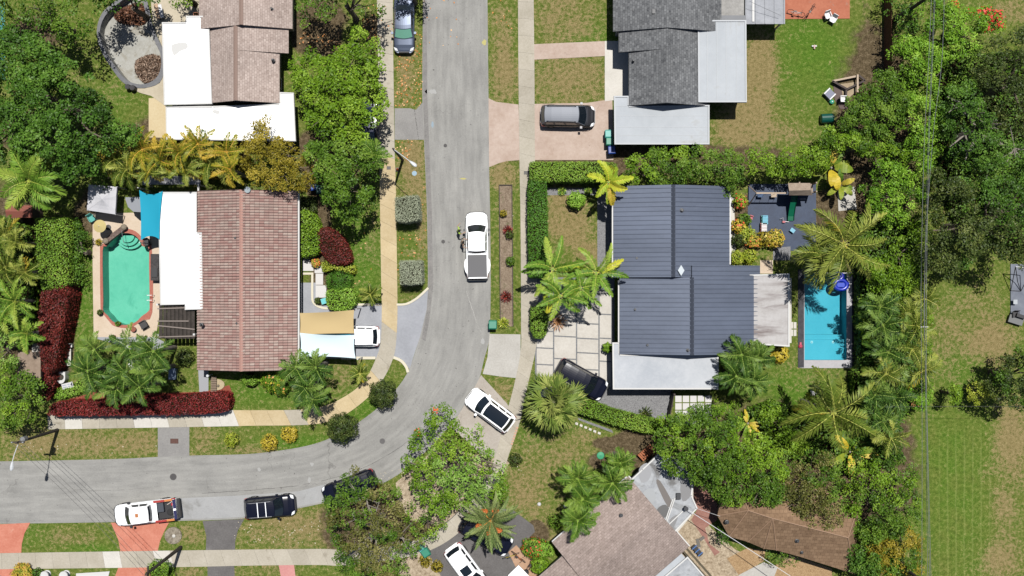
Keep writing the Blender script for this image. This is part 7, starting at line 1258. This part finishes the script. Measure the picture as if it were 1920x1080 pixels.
# ------------------------------------------------------------------ lawn of the grey-shingled house
def bike(label, x, y, ang, c, z=.06):
    o = thing('bicycle', label, 'bicycle', (*P(x, y), z), 'bicycles', rz=R(ang), world=False)
    for k in (-.5, .5):
        pts = [(k+.3*math.cos(t), .12*math.sin(t)+.0, .33+.28*math.sin(t)) for t in np.linspace(0, 2*math.pi, 17)]; M().tube(pts, .022, 5).build('wheel', m_tyre, o)
    M().tube([(-.5,0,.33),(-.15,.02,.62),(.4,.02,.65),(.5,0,.33)], .02, 5).build('frame', c, o); M().tube([(-.5,0,.33),(0,0,.3),(.38,.02,.62)], .02, 5).build('down_tube', c, o); M().tube([(.36,-.24,.82),(.4,0,.84),(.36,.24,.82)], .016, 5).build('handlebar', m_blk, o); M().box(-.28,-.06,.76,-.05,.06,.8).build('saddle', m_blk, o)
bike('dark bicycle on the terracotta patio', 1516, 24, 55, m_blk); bike('small pale scooter bike near the awning edge on the terracotta patio', 1490, 27, -15, m_fascia); bike('bicycle with its wheel at the left end of the oval hedge', 972, 1042, -40, mat('orange_frame', L(190,110,60)), .04); bike('second bicycle lying on the tan path beside the oval hedge', 958, 1040, 20, mat('yellow_frame', L(210,190,60)), .04)
bike('bicycle beside the loose green bush on the tan path', 995, 1052, 70, terc, .04)
chair('left white plastic chair at the patio corner', 1552, 30, 20, whp, group='white chairs at the patio corner'); chair('right white plastic chair at the patio corner', 1561, 37, -30, whp, group='white chairs at the patio corner'); chair('white plastic chair standing inside the brown fire pit', 1581, 186, 90, whp)
o = thing('toy', 'small red and white toy lying on the lawn of the grey-shingled house', 'toy', (*P(1526,87), 0)); x, y = P(1526,87); M().box(x-.22, y-.06, .02, x+.22, y+.06, .16).build('bar', m_fascia, o); M().box(x-.06, y-.26, .03, x+.06, y+.1, .2).build('stem', mat('faded_pink', L(226,190,184)), o)
o = thing('timber_pit', 'brown timber framed pit with sand and a pale beam at the lawn edge', 'sand pit', (*P(1592,172), 0)); z = .45; w = [(1560,152),(1610,141),(1622,151),(1588,168),(1588,190),(1575,205)]
dk = mat('dark_plank', L(66,50,44)); pk = mat('pale_plank', L(206,184,160))
for a, b_, mt in (((1561,152),(1610,142),pk),((1610,141),(1622,151),dk),((1622,151),(1588,167),dk),((1588,167),(1561,152),dk),((1587,167),(1586,192),dk)): (xa, ya), (xb, yb) = P(*a, z), P(*b_, z); l = math.hypot(xb-xa, yb-ya); M().obox(((xa+xb)/2, (ya+yb)/2, .3), ((xb-xa)/l, (yb-ya)/l), l, .16, .2).build('frame_beam', mt, o)
(xa, ya), (xb, yb) = P(1609,139,.8), P(1611,172,.8); M().box(xa-.08, yb, .55, xa+.08, ya, .7).build('top_beam', pk, o); M().prism(PP([(1562,153),(1588,168),(1588,205),(1575,204),(1564,185)], 0), 0, .06).build('side_panel', mat('brown_tarp', L(100,80,74)), o); M().prism(PP([(1575,158),(1605,154),(1612,165),(1590,185),(1580,182)], 0), 0, .09).build('sand', pmat('sand', L(170,150,120), L(206,188,160)), o)
o = thing('cool_box', 'dark blue box with pale ends beside the timber pit', 'box', (*P(1555,177), 0)); cx, cy = P(1556,176,.5); M().obox((cx, cy, 0), (.7,-.71), .62, .7, .5).build('body', mat('slate_blue', L(66,78,120), .4), o)
for s in (-1, 1): M().obox((cx+s*.7*.36, cy-s*.71*.36, 0), (.7,-.71), .1, .72, .54).build('end_trim', whp, o)
o = thing('toy_ball', 'turquoise ball on the lawn between the dark box and the green barrel', 'ball', (*P(1558,192), 0)); M().lathe((*P(1558,192), 0), [(.05,.0),(.16,.05),(.22,.18),(.18,.32),(.05,.4)], 14).build('ball', mat('turquoise_plastic', L(80,190,160), .3), o); M().lathe((*P(1558,192), .36), [(.05,0),(.05,.06)], 8).build('valve', whp, o)
o = thing('wooden_fence', 'brown board fence along the right side of the big lawn, in tree shade', 'fence', (*P(1657,60), 0)); bf = pmat('brown_boards', L(104,66,48), L(134,92,68), 2, 8, .5)
xF = P(1657,0)[0]; y0f, y1f = P(0,128)[1], P(0,-40)[1]; m = M(); n_ = int((y1f-y0f)/.16); [m.box(xF, y0f+k*(y1f-y0f)/n_, .03, xF+.03, y0f+(k+.9)*(y1f-y0f)/n_, 1.8) for k in range(n_)]; m.build('boards', bf, o)
for k in range(5): M().box(xF+.032, y0f+k*1.9, 0, xF+.13, y0f+k*1.9+.1, 1.85).build('post', bf, o)
# ------------------------------------------------------------------ play patio and narrow pool
tt = pmat('playhouse_timber', L(170,150,132), L(202,184,166), 2, 7, .5)
o = thing('play_tower', 'wooden play tower with gabled roof, swing beam and green slide on the slate patio', 'play set', (*P(1500,365), .03)); z = 2.9; (xa, ya), (xb, yb) = P(1482,358,z), P(1522,344,z+.2)
m = M(); r0, r1 = P(1480,366,2.6), P(1524,366,2.6); q0, q1 = P(1478,343,2.6), P(1520,343,2.6); e0, e1 = P(1481,357,3.3), P(1521,356,3.3)
m.add([(*r0,2.5),(*r1,2.5),(*e1,3.1),(*e0,3.1),(*q0,2.5),(*q1,2.5)], [(0,1,2,3),(3,2,5,4),(0,3,4),(1,5,2)]); m.build('roof', tt, o)
tw = [P(1484,364),P(1515,364),P(1515,348),P(1484,348)]
for p in tw: M().box(p[0]-.06, p[1]-.06, .03, p[0]+.06, p[1]+.06, 2.5).build('post', tt, o)
M().box(tw[0][0], tw[0][1], 1.35, tw[1][0], tw[2][1], 1.42).build('deck', tt, o); M().box(tw[0][0], tw[0][1]-.05, 1.42, tw[1][0], tw[0][1]-.01, 1.9).build('side_wall', tt, o)
(xa, ya), (xb, yb) = P(1418,362,2.3), P(1476,359,2.3); M().box(xa, ya-.06, 2.2, xb, ya+.06, 2.32).build('swing_beam', pk, o)
for s in (-.9, .9): M().tube([(xa+.05, ya, 2.25), (xa-.15, ya+s, .03)], .05, 6).build('a_frame_leg', tt, o)
for cx, lab in ((xa+.8, 0), (xa+2.0, 1)): 
    [M().tube([(cx+k, ya, 2.2), (cx+k, ya-.05, .55)], .012, 4).build('swing_rope', m_blk, o) for k in (-.22, .22)]; M().box(cx-.25, ya-.2, .5, cx+.25, ya+.1, .55).build('swing_seat', mat('swing_blue', L(60,90,130)) if lab == 0 else pk, o)
sx, sy = P(1478,372); m = M(); prof = [(0,1.4),(-.5,1.1),(-1.3,.55),(-1.9,.22),(-2.3,.15)]
y_s = P(0,366)[1]; x_s = P(1478,0)[0]+.15
vs = []
for dy, zz in prof:
    for a, b_ in ((-.28,.2),(-.24,.02),(.24,.02),(.28,.2)): vs.append((x_s+a, y_s+dy, zz+b_))
m.add(vs, [(i*4+k, i*4+k+1, i*4+k+5, i*4+k+4)[::-1] for i in range(4) for k in range(3)]); m.build('slide', mat('slide_green', L(14,116,84), .4), o)
def toycar(label, x, y, rot, c1, c2):
    o = thing('toy_car', label, 'toy', (*P(x, y, .3), .03), None, rz=R(rot), world=False); M().box(-.42,-.26,.12,.42,.26,.32).build('body', c1, o); m = M(); [m.box(-.35+k*.13,-.24,.62,-.26+k*.13,.24,.66) for k in range(6)]; m.build('canopy', c2, o)
    for a in (-.3, .3):
        for b_ in (-.24, .24): M().tube([(a, b_-.04, .12), (a, b_+.04, .12)], .12, 10).build('wheel', m_blk, o)
    for a in (-.33, .38): M().box(a-.02, -.2, .32, a+.02, .2, .62).build('canopy_post', c1, o)
toycar('blue canopied ride-on toy car on the slate patio', 1433, 413, 90, tealb, mat('toy_blue', L(90,190,226), .3)); toycar('red and white wagon toy just below the blue ride-on car', 1431, 427, 90, mat('toy_red', L(190,70,60), .4), whp)
o = thing('toy_seesaw', 'small red and white rocker toy beside the foot of the green slide', 'toy', (*P(1468,415), .03)); x, y = P(1469,416,.2); M().tube([(x-.28, y+.25, .2), (x-.1, y+.35, .45), (x, y+.05, .15), (x+.5, y, .15)], .035, 6).build('frame', whp, o); M().box(x-.1, y-.08, .1, x+.15, y+.08, .26).build('seat', mat('faded_red', L(220,130,140)), o)
o = thing('toy_table', 'pale blue toy table near the coconut palm shade on the slate patio', 'toy', (*P(1486,433), .03)); x, y = P(1486,432,.3); M().obox((x, y, .3), (.8,-.6), .42, .34, .05).build('top', mat('toy_sky', L(120,196,226), .3), o); M().lathe((x, y, .03), [(.14,0),(.06,.1),(.05,.27)], 10).build('leg', whp, o)
o = thing('inflatable', 'dark blue inflatable ring floating in the narrow pool', 'pool float', (*P(1576,532), -.08)); x, y = P(1577,534,.1)
def torus(cx, cy, cz, Rr, r_, sx=1.0): return [(cx+(Rr+r_*math.cos(b))*math.cos(a)*sx, cy+(Rr+r_*math.cos(b))*math.sin(a), cz+r_*math.sin(b)) for a in np.linspace(0, 2*math.pi, 24, False) for b in np.linspace(0, 2*math.pi, 10, False)]
m = M(); m.add(torus(x, y, .05, .42, .17, 1.3), [(i*10+j, ((i+1) % 24)*10+j, ((i+1) % 24)*10+(j+1) % 10, i*10+(j+1) % 10) for i in range(24) for j in range(10)]); m.build('ring', mat('royal_blue', L(34,60,200), .3), o, smooth=True); M().box(x-.4, y-.2, -.05, x+.4, y+.2, .1).build('seat', mat('royal_blue2', L(60,90,220), .3), o)
o = thing('inflatable', 'second blue inflatable at the pool edge above the ring', 'pool float', (*P(1573,517), -.08)); x, y = P(1571,518,.1); m = M(); m.add(torus(x, y, .05, .3, .12, 1.5), [(i*10+j, ((i+1) % 24)*10+j, ((i+1) % 24)*10+(j+1) % 10, i*10+(j+1) % 10) for i in range(24) for j in range(10)]); m.build('ring', mat('navy_float', L(40,50,160), .3), o, smooth=True); M().box(x-.3, y-.12, -.04, x+.3, y+.12, .08).build('seat', mat('navy_float', None), o)
o = thing('pink_toy', 'pink toy on the dark stone edge left of the narrow pool', 'toy', (*P(1500,649), .08)); x, y = P(1500,649); M().lathe((x, y, .075), [(.14,0),(.18,.1),(.06,.2)], 10).build('body', mat('pink_toy', L(214,80,110), .4), o); M().box(x-.08, y+.1, .08, x+.08, y+.35, .2).build('tail', mat('pink_toy', None), o)
for (xx, yy, lab) in ((1525,642,'left round pool light on the shallow shelf'),(1565,642,'right round pool light on the shallow shelf')): o = thing('pool_light', lab, 'pool light', (*P(xx, yy), -.45)); M().lathe((*P(xx, yy), -.45), [(.09,0),(.09,.03),(.05,.04)], 12).build('lens', m_fascia, o); M().lathe((*P(xx, yy), -.45), [(.12,0),(.12,.01)], 12).build('ring', m_rim, o)
o = thing('garden_chair', 'white slatted chair under the lower coconut palm', 'chair', (*P(1526,735), 0)); x, y = P(1526,736,.5); M().box(x-.25, y-.25, .38, x+.25, y+.25, .43).build('seat', whp, o); M().box(x-.25, y+.25, .43, x+.25, y+.3, .9).build('backrest', whp, o)
for a in (-.22, .22):
    for b_ in (-.22, .22): M().box(x+a-.02, y+b_-.02, 0, x+a+.02, y+b_+.02, .38).build('leg', whp, o)
# goal net and furniture on the far right terrace
o = thing('ball_goal', 'black framed goal net on the blue grey terrace at the right edge', 'goal net', (*P(1906,522), .1)); pts = [(*P(1903,500,1.8),1.9),(*P(1897,545,.3),.12),(*P(1916,546,.3),.12),(*P(1935,504,1.8),1.9),(*P(1908,528,.5),.5)]
for a, b_ in ((0,1),(1,2),(0,3),(2,3),(0,4),(4,2)): M().tube([pts[a], pts[b_]], .035, 6).build('frame_bar', m_blk if (a, b_) != (0, 3) else whp, o)
o = thing('lounge_chair', 'grey cushioned lounge chair at the lower left corner of the terrace', 'chair', (*P(1904,600), 0)); x, y = P(1905,600,.4); M().obox((x, y, .25), (.95,-.3), 1.3, .7, .18).build('cushion', mat('grey_cushion', L(130,132,132)), o); M().obox((x+.3, y+.35, .3), (.95,-.3), .8, .3, .45).build('backrest', m_blk, o)
for a, b_ in ((-.5,.1),(.5,-.2),(-.4,-.2)): M().box(x+a-.03, y+b_-.03, 0, x+a+.03, y+b_+.03, .25).build('leg', m_blk, o)
chair('dark chair on the terrace between the goal net and the grey lounger', 1903, 590, 0, m_blk)
o = thing('side_table', 'small pale square table on the far right terrace', 'table', (*P(1904,567), .1)); x, y = P(1904,566,.5); M().box(x-.18, y-.2, .45, x+.18, y+.2, .5).build('top', m_flat_g, o); M().box(x-.03, y-.03, .1, x+.03, y+.03, .45).build('leg', m_blk, o)
# mailbox-like and street items
o = thing('post_lamp', 'orange traffic cone standing by the lamp post shadow on the sidewalk edge', 'cone', (*P(745,318), .05)); M().lathe((*P(745,318), .05), [(.13,0),(.05,.4),(.02,.5)], 12).build('cone', mat('cone_orange', L(232,120,40), .5), o); M().box(P(745,318)[0]-.17, P(745,318)[1]-.17, .03, P(745,318)[0]+.17, P(745,318)[1]+.17, .06).build('base', m_blk, o)
o.name = 'traffic_cone'
o = thing('lawn_disc', 'green plastic lid in the lawn left of the rubble path', 'lid', (*P(1126,854), 0)); x, y = P(1126,854); M().lathe((x, y, 0), [(.32,0),(.34,.05),(.3,.08),(.05,.1)], 20).build('lid', mat('lid_green', L(48,170,120), .5), o); M().lathe((x, y, .1), [(.05,0),(.04,.03)], 8).build('handle', teal, o)
o = thing('meter_cover', 'dark square meter cover set in the right sidewalk', 'meter cover', (*P(987,324), .05)); x, y = P(987,324); M().box(x-.2, y-.13, .04, x+.2, y+.13, .062).build('lid', mat('meter_grey', L(110,108,106)), o); M().box(x-.22, y-.15, .03, x+.22, y+.15, .058).build('frame', mat('meter_dark', L(80,78,76)), o)
o = thing('meter_cover', 'dark square meter cover in the left sidewalk near the lamp post', 'meter cover', (*P(729,315), .05)); x, y = P(729,315); M().box(x-.16, y-.13, .04, x+.16, y+.13, .062).build('lid', mat('meter_grey', None), o); M().box(x-.18, y-.15, .03, x+.18, y+.15, .058).build('frame', mat('meter_dark', None), o)
o = thing('tree_stump', 'round pale stump ring on the verge right of the salmon driveway', 'stump', (*P(325,1004), 0)); x, y = P(325,1004); M().lathe((x, y, 0), [(.78,0),(.76,.10),(.6,.13),(.3,.10),(.06,.14)], 22).build('stump', pmat('stump_wood', L(116,104,88), L(186,176,158), 2, 6, .6, bump=1), o); M().lathe((x+.1, y, .12), [(.14,0),(.16,.08),(.05,.14)], 9).build('core', m_white, o)
for (x, y, lab) in ((1031,945,'small white stone on the lawn left of the palms'),(1060,949,'square white stone beside the round clipped bush')): o = thing('white_stone', lab, 'stone', (*P(x-20 if x < 1040 else x, y), 0)); M().lathe((*P(x-20 if x < 1040 else x, y), 0), [(.16,0),(.18,.08),(.1,.16)], 7).build('stone', m_fascia, o)
for i, (x, lab) in enumerate(((85,'white ornament nearest to the dark little bush, bottom left'),(121,'white ring shaped ornament at the bottom left edge'))): o = thing('garden_ornament', lab, 'ornament', (*P(x,1076), 0)); M().lathe((*P(x,1078,.4), 0), [(.34,0),(.34,.1),(.2,.15),(.18,.5),(.4,.6),(.38,.68),(.15,.66)], 14).build('basin', m_fascia, o)
flat('paving', [(143,1075),(206,1071),(198,1100),(143,1100)], .05, mat('white_paving', None)); flat('walkway', [(1083,783),(1086,788),(1150,812),(1147,806)], .01, m_gravel)
for i in range(6): x, y = 1079+i*8.5, 791+i*3.6; struct('edging_stone', M().prism(PP([(x,y),(x+5,y+2),(x+4,y+6),(x-1,y+4)]), 0, .1), m_white)
for i in range(7): x, y = 968-i*1.6, 800+i*5; struct('edging_stone', M().prism(PP([(x,y),(x+4,y+1),(x+3,y+4),(x-1,y+3)]), 0, .1), mat('salmon_stone', L(226,180,150)))
# patio clutter by the brown house, top left
o = thing('workbench', 'tan and white topped bench beside the empty basin', 'bench', (*P(294,22), .05)); cx, cy = P(294,21,.8); d = (.2,-.98); M().obox((cx, cy, .72), d, 1.35, .36, .05).build('top', mat('tan_board', L(214,180,146)), o); M().obox((cx+.34, cy+.02, .70), d, 1.2, .3, .05).build('shelf', whp, o)
for a, b_ in ((-.15,.5),(.1,.5),(.1,-.55),(.35,-.5)): M().box(cx+a-.03, cy+b_-.03, .05, cx+a+.03, cy+b_+.03, .7).build('leg', m_blk, o)
o = thing('planter_box', 'terracotta block by the corner of the white flat roof', 'planter', (*P(367,26), .05)); x, y = P(367,26,.5); M().box(x-.22, y-.14, .05, x+.22, y+.14, .5).build('box', mat('coral_brick', L(226,150,116)), o); M().box(x-.18, y-.1, .5, x+.18, y+.1, .52).build('soil', m_twig, o)
for (x, y, lab) in ((240,163,'left black drum below the empty basin'),(249,165,'right black drum below the empty basin')): o = thing('black_drum', lab, 'drum', (*P(x, y), .05)); M().lathe((*P(x, y, .5), 0), [(.22,0),(.25,.1),(.25,.6),(.22,.66)], 14).build('drum', m_blk, o); M().lathe((*P(x, y, .5), .66), [(.18,0),(.17,.03)], 14).build('lid', mat('drum_lid', L(60,56,60)), o)
def pile(name, label, poly, h, mts, n_, ln, kind=None):
    w = PP(poly); p = np.array(w); c0 = p.mean(0); o = thing(name, label, 'debris pile', (float(c0[0]), float(c0[1]), -.9 if kind is None else 0)); zb = -.9 if kind is None else 0
    q = inset_pts(w, n_); d = edgedist(q[:, 0], q[:, 1], w); hh = zb+.05+h*np.clip(d/.7, 0, 1)**.6*rs.rand(n_); leafmesh('debris', [kites(np.c_[q, hh], unit(rs.normal(size=(n_, 3))*.5+np.array([0,0,.8])), ln, .35, rs.rand(n_), 0)], mts, o, o['_b']); M().prism([tuple(c0+(np.array(v)-c0)*.9) for v in w], zb, zb+.08+h*.15).build('mound', mat('debris_earth', L(96,70,54)), o)
pile('debris_pile', 'round pile of brown leaves and rubble in the lower end of the empty basin', smoothpts([(249,110),(262,103),(280,98),(297,106),(299,128),(290,145),(272,155),(258,146),(247,128)], 2, True), .5, [leafmat('debris_brown', [(70,54,44),(136,110,92),(206,180,158)], k=.85)], 2600, .3)
pile('debris_pile', 'dark heap of leaves in the shaded upper end of the empty basin', smoothpts([(208,20),(235,5),(262,0),(272,20),(265,40),(240,42),(215,36)], 2, True), .5, [leafmat('debris_dark', [(50,34,26),(96,64,50),(170,120,90)])], 1800, .3)
o = thing('leaning_rack', 'dark blue and black rack with boards on the rubble yard beside the diagonal white cable', 'rack', (*P(1307,1033), 0)); (xa, ya), (xb, yb) = P(1300,1024,.5), P(1316,1042,.5); l = math.hypot(xb-xa, yb-ya); d = ((xb-xa)/l, (yb-ya)/l); M().obox(((xa+xb)/2, (ya+yb)/2, .3), d, l, .4, .1).build('rack', m_blk, o)
for t in (.15, .5, .85): M().obox((xa+(xb-xa)*t, ya+(yb-ya)*t, .4), (-d[1], d[0]), .55, .08, .06).build('crossbar', mat('rack_blue', L(80,130,200)), o)
for a, b_, z_ in (((1307,1010),(1311,1026),.05),((1312,1012),(1320,1006),.09)): (xa, ya), (xb, yb) = P(*a), P(*b_); l = math.hypot(xb-xa, yb-ya); M().obox(((xa+xb)/2, (ya+yb)/2, z_), ((xb-xa)/l, (yb-ya)/l), l, .28, .03).build('board', mat('grey_board', L(120,114,106)), o)
o = thing('low_wall', 'low mossy wall between the taupe house and the rubble yard', 'wall', (*P(1290,1030), 0)); (xa, ya), (xb, yb) = P(1262,1005), P(1345,1100); l = math.hypot(xb-xa, yb-ya); M().obox(((xa+xb)/2, (ya+yb)/2, 0), ((xb-xa)/l, (yb-ya)/l), l, .55, .5).build('wall', pmat('mossy_wall', L(84,78,62), L(120,110,90), 2, 8, .5), o); M().obox(((xa+xb)/2, (ya+yb)/2, .5), ((xb-xa)/l, (yb-ya)/l), l, .2, .04).build('coping', m_rubble, o)
o = thing('wooden_steps', 'orange timber steps at the top edge of the stained grey flat roof', 'steps', (*P(1213,853), 0)); (xa, ya), (xb, yb) = P(1203,862,1), P(1226,840,1); l = math.hypot(xb-xa, yb-ya); d = ((xb-xa)/l, (yb-ya)/l)
for k in range(8): t = (k+.5)/8; M().obox((xa+(xb-xa)*t-d[1]*.1, ya+(yb-ya)*t+d[0]*.1, .6+.05*k), (-d[1], d[0]), .75, .15, .05).build('tread', mat('orange_wood', L(190,110,66)), o)
o = thing('front_step_post', 'dark post fence at the right end of the gravel below the carport', 'fence', (*P(1256,757), 0)); (xa, ya), (xb, yb) = P(1262,738,.8), P(1254,780,.8); l = math.hypot(xb-xa, yb-ya); d = ((xb-xa)/l, (yb-ya)/l); M().obox(((xa+xb)/2, (ya+yb)/2, .05), d, l, .08, 1.4).build('panel', dk, o)
for t in (0, .5, 1): M().obox((xa+(xb-xa)*t, ya+(yb-ya)*t, 0), d, .16, .16, 1.6).build('post', dk, o)
o.name = 'wooden_fence'
# ------------------------------------------------------------------ people beside the white pickup
m_skin = mat('skin', L(206,168,142), .6, spec=.3); m_hair = mat('dark_hair', L(38,30,26), .8); m_vest = mat('hi_vis_yellow', L(196,236,90), .6); m_khaki = mat('khaki_shirt', L(150,140,124), .8); m_trou = mat('dark_trousers', L(40,42,48), .85); m_shoe = mat('shoe_black', L(26,24,24), .6)
def skin(name, verts, edges, radii, mt, parent, root=0, lv=2):
    me = bpy.data.meshes.new(name); me.from_pydata(verts, edges, []); me.materials.append(mt); o = bpy.data.objects.new(name, me); C.objects.link(o); o.parent = parent
    md = o.modifiers.new('skin', 'SKIN'); me.skin_vertices or None
    if not me.skin_vertices: bpy.context.view_layer.objects.active = o; o.select_set(True); bpy.ops.mesh.customdata_skin_add() if bpy.ops.mesh.customdata_skin_add.poll() else None
    for i, r_ in enumerate(radii): sv = me.skin_vertices[0].data[i]; sv.radius = r_ if isinstance(r_, tuple) else (r_, r_); sv.use_root = (i == root)
    md.use_smooth_shade = True; s2 = o.modifiers.new('sub', 'SUBSURF'); s2.levels = s2.render_levels = lv; return o
def person(label, x, y, rot, top, armL, armR, lean=0.0, hat=None):
    o = thing('person', label, 'person', (*P(x, y), .02), 'people beside the white pickup', rz=R(rot), world=False)   # faces +x
    ln = lean; V = [(0,0,.95),(0+ln*.3,0,1.12),(ln*.7,0,1.38),(ln*.9,0,1.50),(ln,0,1.56)]; E = [(0,1),(1,2),(2,3),(3,4)]; Rr = [(.13,.16),(.12,.14),(.12,.17),(.06,.065),(.055,.055)]
    for s in (-1, 1):
        b_ = len(V); V += [(0,s*.10,.88),(.02,s*.11,.50),(-.02,s*.12,.09),(.14,s*.14,.04)]; E += [(0,b_),(b_,b_+1),(b_+1,b_+2),(b_+2,b_+3)]; Rr += [(.095,.1),(.062,.065),(.042,.045),(.035,.045)]
    for s, (el, ha) in ((1, armL), (-1, armR)):
        b_ = len(V); V += [(ln*.75,s*.20,1.42), el, ha]; E += [(2,b_),(b_,b_+1),(b_+1,b_+2)]; Rr += [.058,.043,.03]
        # hand: palm and five separate fingers
        hd = (Vector(ha)-Vector(el)).normalized(); sd = hd.cross(Vector((0,0,1))).normalized(); pm = Vector(ha)+hd*.06; p_ = len(V); V.append(tuple(pm)); E.append((b_+2,p_)); Rr.append((.036,.018))
        for f_ in range(4): off = sd*(.027-.018*f_); q_ = len(V); ll_ = (.072,.082,.076,.058)[f_]; V += [tuple(pm+off+hd*.035), tuple(pm+off*1.05+hd*(.035+ll_*.55)-Vector((0,0,.006))), tuple(pm+off*1.05+hd*(.03+ll_)-Vector((0,0,.026)))]; E += [(p_,q_),(q_,q_+1),(q_+1,q_+2)]; Rr += [.0095,.0085,.007]
        q_ = len(V); V += [tuple(pm+sd*.045-hd*.01), tuple(pm+sd*.07+hd*.03-Vector((0,0,.012)))]; E += [(p_,q_),(q_,q_+1)]; Rr += [.011,.009]
    body = skin('body', V, E, Rr, m_skin, o)
    hx = ln+.02; m = M(); m.lathe((hx, 0, 1.55), [(.035,.0),(.062,.03),(.078,.08),(.083,.13),(.078,.18),(.055,.23),(.012,.255)], 16, sx=1.16, sy=.94); m.lathe((hx+.095, 0, 1.635), [(.012,.0),(.014,.02),(.006,.045)], 6)
    for s in (-1, 1): m.lathe((hx, s*.078, 1.64), [(.008,0),(.018,.02),(.012,.05)], 6)
    m.build('head', m_skin, o, smooth=True)
    m = M()
    for s in (-1, 1): m.box(hx+.083, s*.032-.012, 1.672, hx+.092, s*.032+.012, 1.684)
    m.box(hx+.086, -.022, 1.603, hx+.091, .022, 1.611); m.build('face_features', m_hair, o)
    M().lathe((hx-.014, 0, 1.66), [(.088,0),(.094,.05),(.088,.09),(.062,.14),(.012,.165)], 16, sx=1.14, sy=1.0).build('hair' if hat is None else 'cap', hat or m_hair, o, smooth=True)
    V2 = [(0,0,1.0),(ln*.3,0,1.14),(ln*.7,0,1.36),(ln*.85,0,1.46)]; E2 = [(0,1),(1,2),(2,3)]; R2 = [(.145,.185),(.135,.165),(.135,.19),(.08,.09)]
    for s, (el, ha) in ((1, armL), (-1, armR)): b_ = len(V2); a_ = Vector((ln*.75,s*.20,1.42)); e_ = a_.lerp(Vector(el), .72); V2 += [tuple(a_), tuple(e_)]; E2 += [(2,b_),(b_,b_+1)]; R2 += [.075,.064]
    skin('shirt', V2, E2, R2, top, o)
    V3 = [(0,0,.97),(0,0,.92)]; E3 = [(0,1)]; R3 = [(.145,.18),(.14,.17)]
    for s in (-1, 1): b_ = len(V3); V3 += [(0,s*.10,.84),(.02,s*.11,.50),(-.02,s*.12,.12)]; E3 += [(1,b_),(b_,b_+1),(b_+1,b_+2)]; R3 += [(.108,.112),(.082,.085),(.066,.068)]
    skin('trousers', V3, E3, R3, m_trou, o)
    for s in (-1, 1): M().prism([(-.10,s*.13-.045),(.10,s*.135-.05),(.19,s*.14-.03),(.19,s*.14+.03),(.10,s*.135+.05),(-.10,s*.13+.045)], 0, .09).build('shoe', m_shoe, o)
    return o
person('person in a hi-vis yellow top with one arm stretched to the pickup door', 861, 434, 0, m_vest, ((-.10,.40,1.24),(.06,.58,1.10)), ((.22,-.34,1.30),(.50,-.18,1.22)), .08)
person('person in a khaki shirt with dark hair leaning to the open pickup window', 867, 456, 12, m_khaki, ((.24,.30,1.28),(.46,.20,1.26)), ((.02,-.42,1.24),(.24,-.50,1.12)), .16)
# ------------------------------------------------------------------ leaf litter and scattered bits
def scatter(name, zones, mts, ln, z=.03, dens=1.0):
    cs = []
    for x0, y0, x1, y1, n_ in zones: q = np.array([P(x0+(x1-x0)*a, y0+(y1-y0)*b_) for a, b_ in rs.rand(int(n_*dens), 2)]); cs.append(kites(np.c_[q, z+.03*rs.rand(len(q))], unit(rs.normal(size=(len(q), 3))*.3+np.array([0,0,1])), ln, .7, rs.rand(len(q)), 0))
    o = leafmesh(name, cs, mts, None, (0, 0, 0)); o['kind'] = 'stuff'; return o
scatter('fallen_leaves', [(742,60,792,200,150),(795,0,860,90,14),(742,262,775,300,30),(680,10,740,80,60),(918,0,970,60,12),(650,400,700,560,12),(745,440,790,480,14),(745,350,800,560,16),(1210,900,1250,960,10),(560,60,640,90,50),(1140,240,1145,300,6)], [leafmat('fallen_leaf', [(190,120,60),(232,160,96),(240,200,150)])], .17, dens=1.0)
scatter('fallen_leaves', [(930,835,1000,900,16),(40,830,300,850,20),(440,975,600,1020,60),(780,840,940,900,60),(700,880,760,960,60),(960,350,962,600,10)], [leafmat('fallen_leaf_pale', [(200,190,160),(230,220,200)])], .12)
# turf blades close to the camera's sight: fine grass tufts give the lawns their nap
